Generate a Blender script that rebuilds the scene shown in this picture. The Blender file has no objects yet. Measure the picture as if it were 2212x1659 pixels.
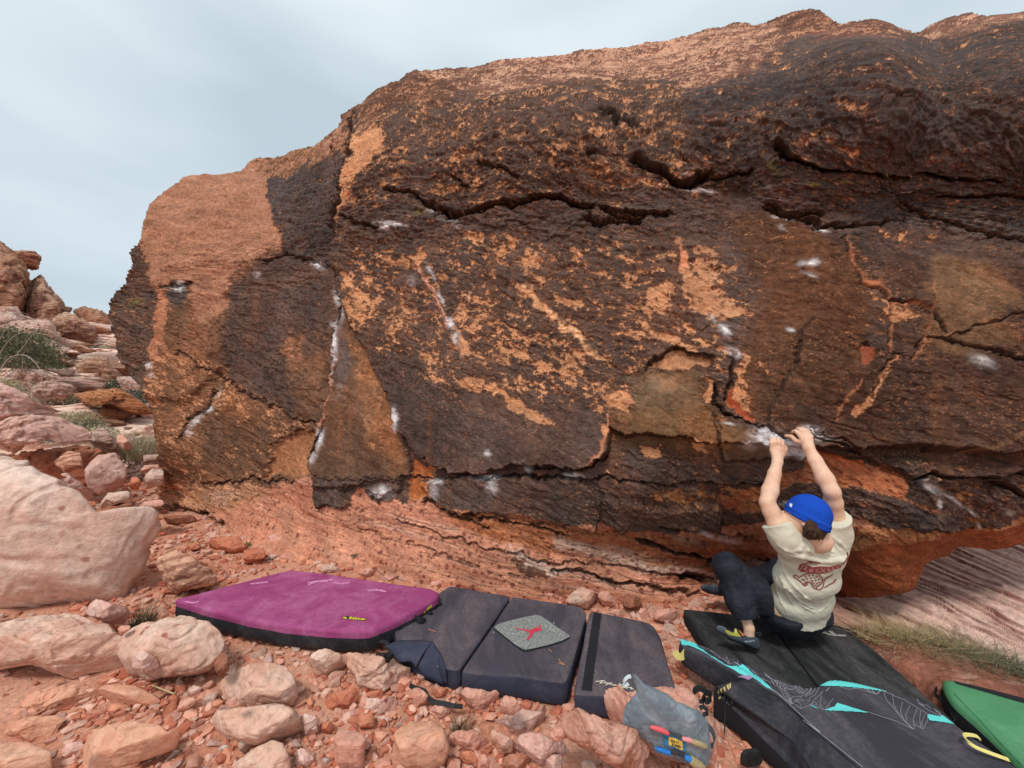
import bpy, bmesh, math, random
import numpy as np
from mathutils import Vector, Matrix
from mathutils.bvhtree import BVHTree

# ------------------------------------------------------------------ camera, world, sun, exposure
SC = bpy.context.scene
COL = SC.collection
CAMZ = 1.65
cam_data = bpy.data.cameras.new('camera')
cam = bpy.data.objects.new('camera', cam_data)
COL.objects.link(cam)
cam.location = (0, 0, CAMZ)
cam.rotation_euler = (math.radians(90), 0, 0)
cam_data.sensor_width = 36.0
cam_data.lens = 36.0 * 833.6 / 2212.0
cam_data.clip_start = 0.05
cam_data.clip_end = 2000
SC.camera = cam
SUN_EL, SUN_AZ = math.radians(58), math.radians(205)     # azimuth clockwise from +Y
world = bpy.data.worlds.new('World')
SC.world = world
world.use_nodes = True
wn, wl = world.node_tree.nodes, world.node_tree.links
wn.clear()
w_out = wn.new('ShaderNodeOutputWorld')
w_bg = wn.new('ShaderNodeBackground')
w_sky = wn.new('ShaderNodeTexSky')
w_sky.sky_type = 'NISHITA'
w_sky.sun_disc = False
w_sky.sun_elevation = SUN_EL
w_sky.sun_rotation = SUN_AZ
w_tc = wn.new('ShaderNodeTexCoord')
w_map = wn.new('ShaderNodeMapping')
w_map.inputs['Scale'].default_value = (1.0, 1.0, 3.2)
w_map.inputs['Location'].default_value = (2.3, 0.4, 0.2)
w_map.inputs['Rotation'].default_value = (0.0, 0.25, 0.0)
w_n = wn.new('ShaderNodeTexNoise')
w_n.inputs['Scale'].default_value = 0.95
w_n.inputs['Detail'].default_value = 4.0
w_n.inputs['Roughness'].default_value = 0.45
w_r = wn.new('ShaderNodeValToRGB')
w_r.color_ramp.elements[0].position = 0.38
w_r.color_ramp.elements[0].color = (3.95, 4.75, 5.25, 1)
w_r.color_ramp.elements[1].position = 0.58
w_r.color_ramp.elements[1].color = (5.95, 6.6, 6.95, 1)
w_mix = wn.new('ShaderNodeMix')
w_mix.data_type = 'RGBA'
w_mix.inputs[0].default_value = 0.93
wl.new(w_tc.outputs['Generated'], w_map.inputs['Vector'])
wl.new(w_map.outputs['Vector'], w_n.inputs['Vector'])
wl.new(w_n.outputs['Fac'], w_r.inputs['Fac'])
wl.new(w_sky.outputs['Color'], w_mix.inputs[6])
wl.new(w_r.outputs['Color'], w_mix.inputs[7])
wl.new(w_mix.outputs[2], w_bg.inputs['Color'])
w_bg.inputs['Strength'].default_value = 0.1
wl.new(w_bg.outputs['Background'], w_out.inputs['Surface'])
sun_data = bpy.data.lights.new('sun', 'SUN')
sun_data.energy = 1.5
sun_data.angle = math.radians(12)
sun_data.color = (1.0, 0.96, 0.9)
sun = bpy.data.objects.new('sun', sun_data)
COL.objects.link(sun)
_sd = Vector((math.sin(SUN_AZ) * math.cos(SUN_EL), math.cos(SUN_AZ) * math.cos(SUN_EL), math.sin(SUN_EL)))
sun.rotation_euler = _sd.to_track_quat('Z', 'Y').to_euler()
sun.location = (-3, -3, 8)
SC.view_settings.view_transform = 'Standard'
SC.view_settings.look = 'None'
SC.view_settings.exposure = 0.5
SC.view_settings.gamma = 1.0
SC.render.engine = 'CYCLES'
SC.cycles.max_bounces = 5
SC.cycles.diffuse_bounces = 3
SC.cycles.transparent_max_bounces = 8

# ------------------------------------------------------------------ helpers
F, CX, CY = 833.6, 1106.0, 829.5          # a photograph coordinate (2212 wide) -> direction from the viewpoint
def ray(px, py):
    return (px - CX) / F, (CY - py) / F   # x and z per metre of y
def at_y(px, py, d):
    a, b = ray(px, py)
    return (a * d, d, CAMZ + b * d)
def at_z(px, py, z):
    a, b = ray(px, py)
    d = (z - CAMZ) / b
    return (a * d, d, z)
def zt(ox, oy, k):
    return lambda pts: [(ox + p[0] * k, oy + p[1] * k) for p in pts]
Z2 = zt(0, 460.8, .4165); Z3 = zt(0, 1094.5, .3402); Z4 = zt(576, 1180.9, .3646); Z5 = zt(1324.9, 1238.5, .401)
Z1 = zt(1440, 835.3, .3645); Z6 = zt(230.4, 172.8, .3819); Z7 = zt(691.3, 806.5, .4167); Z8 = zt(1152, 28.8, .5035)
ZA = zt(230.4, 518.4, .382); ZB = zt(748.8, 172.8, .2777); ZC = zt(748.8, 460.8, .2777); ZD = zt(1267.2, 460.8, .3125)
ZE = zt(1728, 806.4, .3125); ZF = zt(0, 489.6, .2256); ZG = zt(1324.8, 1411.2, .1562); ZH = zt(1670.4, 1140.5, .1111)

def lin(r, g, b, k=1.0):
    f = lambda c: ((c / 255.0) / 12.92 if c / 255.0 <= 0.04045 else ((c / 255.0 + 0.055) / 1.055) ** 2.4) * k
    return (f(r), f(g), f(b))

_pr = np.random.RandomState(11)
_perm = np.concatenate([_pr.permutation(256)] * 3).astype(np.int32)
_ga = _pr.rand(256) * 2 * np.pi
_g2x, _g2y = np.cos(_ga).astype(np.float32), np.sin(_ga).astype(np.float32)
_g3 = _pr.normal(size=(256, 3)); _g3 = (_g3 / np.linalg.norm(_g3, axis=1)[:, None]).astype(np.float32)
def gn2(x, y, seed=0):
    x = np.asarray(x, np.float32) + seed * 17.31; y = np.asarray(y, np.float32) - seed * 9.77
    xf = np.floor(x); yf = np.floor(y)
    xi = xf.astype(np.int32) & 255; yi = yf.astype(np.int32) & 255
    x = x - xf; y = y - yf
    u = x * x * x * (x * (x * 6 - 15) + 10); v = y * y * y * (y * (y * 6 - 15) + 10)
    def c(dx, dy):
        h = _perm[_perm[xi + dx] + yi + dy]
        return _g2x[h] * (x - dx) + _g2y[h] * (y - dy)
    a = c(0, 0); b = c(1, 0); e = c(0, 1); f = c(1, 1)
    a = a + u * (b - a); e = e + u * (f - e)
    return (a + v * (e - a)) * 1.4
def gn3(x, y, z, seed=0):
    x = np.asarray(x, np.float32) + seed * 7.3; y = np.asarray(y, np.float32) - seed * 3.1; z = np.asarray(z, np.float32) + seed * 5.9
    xf, yf, zf = np.floor(x), np.floor(y), np.floor(z)
    xi, yi, zi = xf.astype(np.int32) & 255, yf.astype(np.int32) & 255, zf.astype(np.int32) & 255
    x = x - xf; y = y - yf; z = z - zf
    fd = lambda t: t * t * t * (t * (t * 6 - 15) + 10)
    u, v, w = fd(x), fd(y), fd(z)
    def c(dx, dy, dz):
        g = _g3[_perm[_perm[_perm[xi + dx] + yi + dy] + zi + dz]]
        return g[..., 0] * (x - dx) + g[..., 1] * (y - dy) + g[..., 2] * (z - dz)
    L = lambda a, b, t: a + t * (b - a)
    return L(L(L(c(0,0,0), c(1,0,0), u), L(c(0,1,0), c(1,1,0), u), v), L(L(c(0,0,1), c(1,0,1), u), L(c(0,1,1), c(1,1,1), u), v), w) * 1.5
def fbm2(x, y, o=4, seed=0, g=0.5, l=2.03):
    s = 0; a = 1.0; t = 0
    for i in range(o):
        s = s + a * gn2(x, y, seed + i * 3); t += a * a; a *= g; x = x * l; y = y * l
    return s / math.sqrt(t)
def fbm3(p, k=1.0, o=4, seed=0, g=0.5):
    s = 0; a = 1.0; t = 0
    for i in range(o):
        s = s + a * gn3(p[..., 0] * k, p[..., 1] * k, p[..., 2] * k, seed + i * 3); t += a * a; a *= g; k *= 2.03
    return s / math.sqrt(t)
def ridge2(x, y, o=4, seed=0, g=0.5):
    s = 0; a = 1.0; t = 0
    for i in range(o):
        s = s + a * (1 - 2.2 * np.abs(gn2(x, y, seed + i * 3))); t += a; a *= g; x = x * 2.1; y = y * 2.1
    return s / t
def worley(x, y, seed=0):
    """cell noise: distance to the nearest point, to the second, offset from it, and two random numbers of its cell"""
    xf, yf = np.floor(x), np.floor(y); b1 = np.full(x.shape, 9., np.float32); b2 = b1.copy(); ox = np.zeros_like(b1); oy = np.zeros_like(b1); r1 = np.zeros_like(b1); r2 = np.zeros_like(b1)
    for i in (-1, 0, 1):
        for j in (-1, 0, 1):
            cx, cy = xf + i, yf + j; xi = cx.astype(np.int64) & 255; yi = cy.astype(np.int64) & 255
            h1 = _perm[_perm[xi] + yi + seed % 200]; h2 = _perm[h1 + 57]; h3 = _perm[h2 + 31]
            dx = x - cx - h1 / 255.0; dy = y - cy - h2 / 255.0; d = dx * dx + dy * dy; m = d < b1
            b2 = np.where(m, b1, np.minimum(b2, d)); b1 = np.where(m, d, b1); ox = np.where(m, dx, ox); oy = np.where(m, dy, oy)
            r1 = np.where(m, h3 / 255.0, r1); r2 = np.where(m, _perm[h3 + 11] / 255.0, r2)
    return np.sqrt(b1), np.sqrt(b2), ox, oy, r1, r2
def ss(a, b, x):
    t = np.clip((x - a) / (b - a), 0, 1)
    return t * t * (3 - 2 * t)
def sdist(px, py, pts, closed=True):
    """signed distance (inside negative) to a polygon, or distance to an open line"""
    n = len(pts); d2 = np.full(px.shape, 1e12, np.float32); ins = np.zeros(px.shape, bool)
    for i in range(n if closed else n - 1):
        ax, ay = pts[i][0], pts[i][1]; bx, by = pts[(i + 1) % n][0], pts[(i + 1) % n][1]
        ex, ey = bx - ax, by - ay; q = ex * ex + ey * ey + 1e-9
        t = np.clip(((px - ax) * ex + (py - ay) * ey) / q, 0, 1)
        d2 = np.minimum(d2, (px - ax - t * ex) ** 2 + (py - ay - t * ey) ** 2)
        if closed:
            cr = ((ay > py) != (by > py))
            if ey != 0: ins ^= cr & (px < (py - ay) / ey * ex + ax)
    d = np.sqrt(d2)
    return np.where(ins, -d, d) if closed else d
def interp_line(pts, t):
    p = np.array(pts, float); s = np.concatenate([[0], np.cumsum(np.hypot(*np.diff(p[:, :2], axis=0).T))]); s /= s[-1]
    return np.stack([np.interp(t, s, p[:, k]) for k in range(p.shape[1])], -1)
def interp_x(pts, x):
    p = np.array(pts, float)
    return np.interp(x, p[:, 0], p[:, 1])

def new_obj(name, me, parent=None, loc=None):
    o = bpy.data.objects.new(name, me); COL.objects.link(o)
    if parent is not None: o.parent = parent
    if loc is not None: o.location = loc
    return o
def tag(o, label=None, cat=None, group=None, kind=None):
    if label: o['label'] = label
    if cat: o['category'] = cat
    if group: o['group'] = group
    if kind: o['kind'] = kind
    return o
def empty(name, loc, label=None, cat=None, group=None):
    o = bpy.data.objects.new(name, None); COL.objects.link(o); o.location = loc; o.empty_display_size = .1
    bpy.context.view_layer.update()
    return tag(o, label, cat, group)
def mesh_np(name, v, f, mat=None, smooth=True, color=None, attr='col'):
    """v (N,3); f: (M,4) or (M,3) array or list of such arrays"""
    me = bpy.data.meshes.new(name)
    fs = f if isinstance(f, list) else [f]
    fs = [np.asarray(q, np.int32) for q in fs if len(q)]
    me.vertices.add(len(v)); me.vertices.foreach_set('co', np.asarray(v, np.float32).ravel())
    nl = sum(q.size for q in fs); nf = sum(len(q) for q in fs)
    me.loops.add(nl); me.loops.foreach_set('vertex_index', np.concatenate([q.ravel() for q in fs]))
    tot = np.concatenate([np.full(len(q), q.shape[1], np.int32) for q in fs])
    me.polygons.add(nf)
    me.polygons.foreach_set('loop_start', np.concatenate([[0], np.cumsum(tot)[:-1]]).astype(np.int32))
    me.polygons.foreach_set('loop_total', tot)
    me.update(calc_edges=True)
    me.polygons.foreach_set('use_smooth', np.full(nf, smooth, bool))
    if color is not None:
        ca = me.color_attributes.new(attr, 'FLOAT_COLOR', 'POINT')
        c = np.ones((len(v), 4), np.float32); c[:, :color.shape[1]] = color
        ca.data.foreach_set('color', c.ravel())
    if mat: me.materials.append(mat)
    return me
def grid_faces(nu, nv, off=0, flip=False):
    i = np.arange(nu - 1)[:, None] * nv + np.arange(nv - 1)[None, :]
    i = i.ravel() + off
    f = np.stack([i, i + nv, i + nv + 1, i + 1], 1)
    return f[:, ::-1] if flip else f
def tube_np(pts, rad, seg=6, caps=True):
    """tube along points; returns v,f list"""
    P = np.array(pts, float); n = len(P); rad = np.broadcast_to(np.asarray(rad, float), (n,))
    T = np.gradient(P, axis=0); T /= np.linalg.norm(T, axis=1)[:, None] + 1e-12
    up = np.array([0, 0, 1.0]) if abs(T[0][2]) < .9 else np.array([1.0, 0, 0])
    A = np.cross(T[0], up); A /= np.linalg.norm(A); V = []
    for i in range(n):
        A = A - T[i] * A.dot(T[i]); A /= np.linalg.norm(A) + 1e-12; B = np.cross(T[i], A)
        an = np.arange(seg) * 2 * np.pi / seg
        V.append(P[i] + rad[i] * (np.cos(an)[:, None] * A + np.sin(an)[:, None] * B))
    V = np.concatenate(V); f = []
    i = np.arange(n - 1)[:, None] * seg; j = np.arange(seg)[None, :]; k = (j + 1) % seg
    f = np.stack([(i + j).ravel(), (i + k).ravel(), (i + seg + k).ravel(), (i + seg + j).ravel()], 1)
    return V, f
def ribbon_np(pts, width, side, thick=.003):
    """flat webbing strap along points; side = width direction (one vector or one per point)"""
    P = np.array(pts, float); n = len(P); S = np.broadcast_to(np.array(side, float), (n, 3)).copy()
    T = np.gradient(P, axis=0); T /= np.linalg.norm(T, axis=1)[:, None] + 1e-12
    S -= T * (S * T).sum(1)[:, None]; S /= np.linalg.norm(S, axis=1)[:, None] + 1e-12
    N = np.cross(T, S)
    c = [(-.5, -.5), (.5, -.5), (.5, .5), (-.5, .5)]
    V = np.stack([P + S * width * a + N * thick * b for a, b in c], 1).reshape(-1, 3)
    i = np.arange(n - 1)[:, None] * 4; j = np.arange(4)[None, :]; k = (j + 1) % 4
    f = np.stack([(i + j).ravel(), (i + k).ravel(), (i + 4 + k).ravel(), (i + 4 + j).ravel()], 1)
    f = np.concatenate([f, [[0, 3, 2, 1]], [[4 * n - 4, 4 * n - 3, 4 * n - 2, 4 * n - 1]]])
    return V, f
def join_np(parts):
    vs, fs, o = [], [], 0
    for v, f in parts:
        vs.append(v)
        for q in (f if isinstance(f, list) else [f]): fs.append(np.asarray(q) + o)
        o += len(v)
    return np.concatenate(vs), fs
def smooth_curve(pts, n):
    """Catmull-Rom through points"""
    P = np.array(pts, float); m = len(P); Q = np.vstack([2 * P[0] - P[1], P, 2 * P[-1] - P[-2]])
    t = np.linspace(0, m - 1 - 1e-6, n); i = t.astype(int); u = (t - i)[:, None]
    a, b, c, d = Q[i], Q[i + 1], Q[i + 2], Q[i + 3]
    return .5 * ((2 * b) + (c - a) * u + (2 * a - 5 * b + 4 * c - d) * u ** 2 + (3 * b - a - 3 * c + d) * u ** 3)

# ------------------------------------------------------------------ materials
def nmat(name):
    m = bpy.data.materials.new(name); m.use_nodes = True
    n, l = m.node_tree.nodes, m.node_tree.links
    b = n['Principled BSDF']; b.inputs['Specular IOR Level'].default_value = 0.25
    return m, n, l, b
def noise(n, l, vec, scale, detail=4, rough=.55, dist=0.0):
    t = n.new('ShaderNodeTexNoise'); t.inputs['Scale'].default_value = scale; t.inputs['Detail'].default_value = detail
    t.inputs['Roughness'].default_value = rough; t.inputs['Distortion'].default_value = dist
    if vec is not None: l.new(vec, t.inputs['Vector'])
    return t.outputs['Fac']
def ramp(n, l, fac, stops):
    r = n.new('ShaderNodeValToRGB'); e = r.color_ramp.elements
    while len(e) < len(stops): e.new(0.5)
    for i, (p, c) in enumerate(stops):
        e[i].position = p; e[i].color = (*c, 1) if len(c) == 3 else c
    l.new(fac, r.inputs['Fac']); return r.outputs['Color']
def g1(v): return (v, v, v)
def mix(n, l, fac, a, b, mode='MIX'):
    m = n.new('ShaderNodeMix'); m.data_type = 'RGBA'; m.blend_type = mode
    for s, v in ((0, fac), (6, a), (7, b)):
        if isinstance(v, (int, float)): m.inputs[s].default_value = v
        elif isinstance(v, tuple): m.inputs[s].default_value = (*v, 1)
        else: l.new(v, m.inputs[s])
    return m.outputs[2]
def bump(n, l, b, hs, prev=None):
    for h, st, di in hs:
        u = n.new('ShaderNodeBump'); u.inputs['Strength'].default_value = st; u.inputs['Distance'].default_value = di
        l.new(h, u.inputs['Height'])
        if prev is not None: l.new(prev, u.inputs['Normal'])
        prev = u.outputs['Normal']
    l.new(prev, b.inputs['Normal'])
def mapping(n, l, vec, scale=(1, 1, 1), rot=(0, 0, 0)):
    m = n.new('ShaderNodeMapping'); m.inputs['Scale'].default_value = scale; m.inputs['Rotation'].default_value = rot
    l.new(vec, m.inputs['Vector']); return m.outputs['Vector']
def fabric(name, col, dust=None, dust_amt=.35, weave=900, rough=.85, streak=(1, 1, 1)):
    m, n, l, b = nmat(name)
    tc = n.new('ShaderNodeTexCoord').outputs['Object']
    v = noise(n, l, tc, 6, 5)
    c = mix(n, l, v, tuple(x * .78 for x in col), tuple(min(1, x * 1.2) for x in col))
    if dust:
        d = noise(n, l, mapping(n, l, tc, streak), 5, 8, .72, .6)
        d2 = noise(n, l, tc, 60, 4, .7)
        dr = ramp(n, l, d, [(.44, g1(.04)), (.7, g1(min(1, dust_amt * 1.3)))])
        dr = mix(n, l, 1.0, dr, ramp(n, l, d2, [(.3, g1(.3)), (.7, g1(1))]), 'MULTIPLY')
        c = mix(n, l, dr, c, dust)
    l.new(c, b.inputs['Base Color']); b.inputs['Roughness'].default_value = rough
    b.inputs['Specular IOR Level'].default_value = .2
    bump(n, l, b, [(noise(n, l, tc, weave, 2), .25, .001), (noise(n, l, tc, 14, 5, .6), .35, .012)])
    return m
def plain(name, col, rough=.6, metal=0, bumpk=.1):
    m, n, l, b = nmat(name)
    tc = n.new('ShaderNodeTexCoord').outputs['Object']
    c = mix(n, l, noise(n, l, tc, 40, 3), tuple(x * .85 for x in col), tuple(min(1, x * 1.1) for x in col))
    l.new(c, b.inputs['Base Color']); b.inputs['Roughness'].default_value = rough; b.inputs['Metallic'].default_value = metal
    bump(n, l, b, [(noise(n, l, tc, 250, 2), bumpk, .001)])
    return m
def stone_mat(name, base, alt, spot=lin(150, 70, 60), soil=lin(196, 112, 78), spots=.5, dust=.4, strata=0.0, k=1.0, pit=.5):
    """pale sandstone: mottled, iron-spotted, with red dust lying in its hollows"""
    m, n, l, b = nmat(name)
    tcn = n.new('ShaderNodeTexCoord'); tc = tcn.outputs['Object']
    oi = n.new('ShaderNodeObjectInfo')
    ad = n.new('ShaderNodeVectorMath'); ad.operation = 'ADD'
    cb = n.new('ShaderNodeCombineXYZ')
    mu = n.new('ShaderNodeMath'); mu.operation = 'MULTIPLY'; mu.inputs[1].default_value = 40; l.new(oi.outputs['Random'], mu.inputs[0])
    l.new(mu.outputs[0], cb.inputs[0]); l.new(mu.outputs[0], cb.inputs[2])
    l.new(tc, ad.inputs[0]); l.new(cb.outputs[0], ad.inputs[1]); tc = ad.outputs[0]
    big = noise(n, l, tc, 2.6 * k, 6, .62, .4)
    c = ramp(n, l, big, [(.34, base), (.62, alt)])
    fine = noise(n, l, tc, 26 * k, 6, .7)
    c = mix(n, l, 1.0, c, ramp(n, l, fine, [(.3, g1(.68)), (.52, g1(1)), (.75, g1(1.22))]), 'MULTIPLY')
    blot = noise(n, l, tc, 9 * k, 5, .6, 1.2)
    c = mix(n, l, ramp(n, l, blot, [(.55, g1(0)), (.72, g1(.55))]), c, tuple(min(1, x * 1.25 + .05) for x in alt))
    if dust:
        dn = noise(n, l, tc, 3.5 * k, 7, .66, .3)
        c = mix(n, l, ramp(n, l, dn, [(.42, g1(0)), (.66, g1(dust))]), c, soil)
    if strata:
        w = n.new('ShaderNodeTexWave'); w.wave_type = 'BANDS'; w.bands_direction = 'Z'
        w.inputs['Scale'].default_value = 5 * k; w.inputs['Distortion'].default_value = 5; w.inputs['Detail'].default_value = 5
        w.inputs['Detail Scale'].default_value = 1.5; w.inputs['Detail Roughness'].default_value = .7
        l.new(mapping(n, l, tc, (1, 1, 1), (.3, .25, 0)), w.inputs['Vector'])
        c = mix(n, l, strata, c, mix(n, l, 1.0, c, ramp(n, l, w.outputs['Fac'], [(.15, (.55, .42, .4)), (.6, g1(1.15))]), 'MULTIPLY'))
    if spots:
        vo = n.new('ShaderNodeTexVoronoi'); vo.inputs['Scale'].default_value = 12 * k; vo.inputs['Randomness'].default_value = 1
        wv = n.new('ShaderNodeVectorMath'); wv.operation = 'ADD'
        nn = n.new('ShaderNodeTexNoise'); nn.inputs['Scale'].default_value = 30 * k; l.new(tc, nn.inputs['Vector'])
        sc = n.new('ShaderNodeVectorMath'); sc.operation = 'SCALE'; sc.inputs['Scale'].default_value = .03; l.new(nn.outputs['Color'], sc.inputs[0])
        l.new(tc, wv.inputs[0]); l.new(sc.outputs[0], wv.inputs[1]); l.new(wv.outputs[0], vo.inputs['Vector'])
        # only some cells carry a spot
        sel = n.new('ShaderNodeSeparateColor'); l.new(vo.outputs['Color'], sel.inputs[0])
        th = n.new('ShaderNodeMath'); th.operation = 'GREATER_THAN'; th.inputs[1].default_value = .72; l.new(sel.outputs[0], th.inputs[0])
        sp = ramp(n, l, vo.outputs['Distance'], [(.14, g1(spots)), (.25, g1(0))])
        mm = mix(n, l, 1.0, sp, th.outputs[0], 'MULTIPLY')
        c = mix(n, l, mm, c, spot)
    l.new(c, b.inputs['Base Color']); b.inputs['Roughness'].default_value = .92; b.inputs['Specular IOR Level'].default_value = .15
    bump(n, l, b, [(noise(n, l, tc, 8 * k, 8, .68), .55, .05 / k), (noise(n, l, tc, 90 * k, 5, .7), .45 * pit + .1, .006), (blot, .3, .02 / k)])
    return m
# ------------------------------------------------------------------ relief patches: rock faces with real depth, closed behind
class Patch:
    def __init__(s, L, R, B, T, nu, nv, ctrl):
        u = np.linspace(0, 1, nu)[:, None]; v = np.linspace(0, 1, nv)[None, :]
        bx = B[0][0] + (B[-1][0] - B[0][0]) * u[:, 0]; tx = T[0][0] + (T[-1][0] - T[0][0]) * u[:, 0]
        by = interp_x(B, bx); ty = interp_x(T, tx)
        X = (1 - v) * bx[:, None] + v * tx[:, None]; Y = (1 - v) * by[:, None] + v * ty[:, None]
        if L is not None:
            ly = (1 - v[0]) * by[0] + v[0] * ty[0]; lx = interp_x(L, ly) - ((1 - v[0]) * bx[0] + v[0] * tx[0])
            X = X + (1 - u) ** 2.0 * lx[None, :]
        if R is not None:
            ry = (1 - v[0]) * by[-1] + v[0] * ty[-1]; rx = interp_x(R, ry) - ((1 - v[0]) * bx[-1] + v[0] * tx[-1])
            X = X + u ** 2.0 * rx[None, :]
        s.nu, s.nv = nu, nv
        s.X = X.astype(np.float32); s.Y = Y.astype(np.float32)
        # smooth depth through the control points (thin-plate spline)
        c = np.array(ctrl, float); P = c[:, :2] / 800.0; n = len(P)
        K = lambda r2: np.where(r2 > 1e-12, .5 * r2 * np.log(np.maximum(r2, 1e-12)), 0)
        A = K(((P[:, None] - P[None]) ** 2).sum(-1)) + np.eye(n) * 1e-4
        Q = np.hstack([np.ones((n, 1)), P]); M = np.zeros((n + 3, n + 3)); M[:n, :n] = A; M[:n, n:] = Q; M[n:, :n] = Q.T
        w = np.linalg.solve(M, np.concatenate([c[:, 2], np.zeros(3)]))
        gx = X[::6, ::6] / 800.0; gy = Y[::6, ::6] / 800.0
        s.d = (w[n] + w[n + 1] * X / 800 + w[n + 2] * Y / 800)
        for i in range(n):
            s.d = s.d + w[i] * K((X / 800 - P[i, 0]) ** 2 + (Y / 800 - P[i, 1]) ** 2)
        s.d = s.d.astype(np.float32)
        s.P = np.stack([(X - CX) / F * s.d, s.d, CAMZ + (CY - Y) / F * s.d], -1)
        s.normals()
        s.H = np.zeros((nu, nv), np.float32)
        s.Xw, s.Yw = s.X.copy(), s.Y.copy()
    def normals(s, P=None):
        P = s.P if P is None else P
        N = np.cross(np.gradient(P, axis=0), np.gradient(P, axis=1))
        N /= np.linalg.norm(N, axis=-1)[..., None] + 1e-12
        s.N = N
        return N
    def mask(s, pts, soft=8, warp=True, closed=True, grow=0):
        p = np.array(pts, float); X, Y = (s.Xw, s.Yw) if warp else (s.X, s.Y); m = soft * (1 if closed else 3.2) + 2 + abs(grow)
        sel = np.nonzero(((X > p[:, 0].min() - m) & (X < p[:, 0].max() + m) & (Y > p[:, 1].min() - m) & (Y < p[:, 1].max() + m)).ravel())[0]
        if not len(sel): return sel, np.zeros(0)
        d = sdist(X.ravel()[sel], Y.ravel()[sel], pts, closed) - grow
        return sel, (1 - ss(-soft, soft, d)) if closed else np.exp(-(d / soft) ** 2)
    def paint(s, arr, pts, val, soft=8, amt=1.0, warp=True, closed=True):
        sel, m = s.mask(pts, soft, warp, closed)
        if not len(sel): return
        m = m * amt
        if arr.ndim == 3:
            a = arr.reshape(-1, arr.shape[2]); a[sel] += (np.array(val, np.float32) - a[sel]) * m[:, None]
        else:
            a = arr.reshape(-1); a[sel] += (val - a[sel]) * m
    def add(s, arr, pts, val, soft=8, warp=True, closed=True):
        sel, m = s.mask(pts, soft, warp, closed)
        if len(sel): arr.reshape(-1)[sel] += val * m
    def crack(s, pts, w=4, depth=.06, lip=.02, warp=True, lipw=9):
        """an open gash; the rock above it juts out a little"""
        X, Y = (s.Xw, s.Yw) if warp else (s.X, s.Y); p = np.array(pts, float); m = lipw * 3
        sel = np.nonzero(((X > p[:, 0].min() - m) & (X < p[:, 0].max() + m) & (Y > p[:, 1].min() - m) & (Y < p[:, 1].max() + m)).ravel())[0]
        d = sdist(X.ravel()[sel], Y.ravel()[sel], pts, False)
        h = s.H.reshape(-1)
        h[sel] -= depth * np.exp(-(d / w) ** 2)
        if lip and np.ptp(p[:, 0]) > 5:
            q = p[np.argsort(p[:, 0])]; yy = np.interp(X.ravel()[sel], q[:, 0], q[:, 1])
            h[sel] += lip * np.exp(-(d / lipw) ** 2) * ((Y.ravel()[sel] < yy) * 1.0)
    def build(s, name, mat, col, back=(.25, .8, 1.6, 3.0), shrink=(.985, .95, .86, .6), parent=None):
        P = s.P + s.N * s.H[..., None]
        nu, nv = s.nu, s.nv; v = [P.reshape(-1, 3)]; C = [col.reshape(-1, 3)]
        f = [grid_faces(nu, nv)]
        idx = np.arange(nu * nv).reshape(nu, nv)
        loop = np.concatenate([idx[:, 0], idx[-1, 1:], idx[-2::-1, -1], idx[0, -2:0:-1]])
        lp = P.reshape(-1, 3)[loop]; lc = col.reshape(-1, 3)[loop]
        cen = P[nu // 4:3 * nu // 4, nv // 4:3 * nv // 4].reshape(-1, 3).mean(0)
        prev = loop; base = nu * nv; n = len(loop)
        for b, k in zip(back, shrink):
            q = lp.copy(); q[:, 0] = cen[0] + (lp[:, 0] - cen[0]) * k; q[:, 2] = cen[2] + (lp[:, 2] - cen[2]) * k
            q[:, 1] = lp[:, 1] + b
            q += fbm3(q, 1.5, 3, 5)[:, None] * .06 * b
            v.append(q); C.append(lc)
            cur = base + np.arange(n); j = (np.arange(n) + 1) % n
            f.append(np.stack([prev, cur, cur[j], prev[j]], 1)); prev = cur; base += n
        ce = v[-1].mean(0); v.append(ce[None]); C.append(lc[:1])
        j = (np.arange(n) + 1) % n
        tri = np.stack([prev, np.full(n, base), prev[j]], 1)
        me = mesh_np(name, np.concatenate(v), f + [tri], mat, True, np.concatenate(C))
        return new_obj(name, me, parent)

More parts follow.
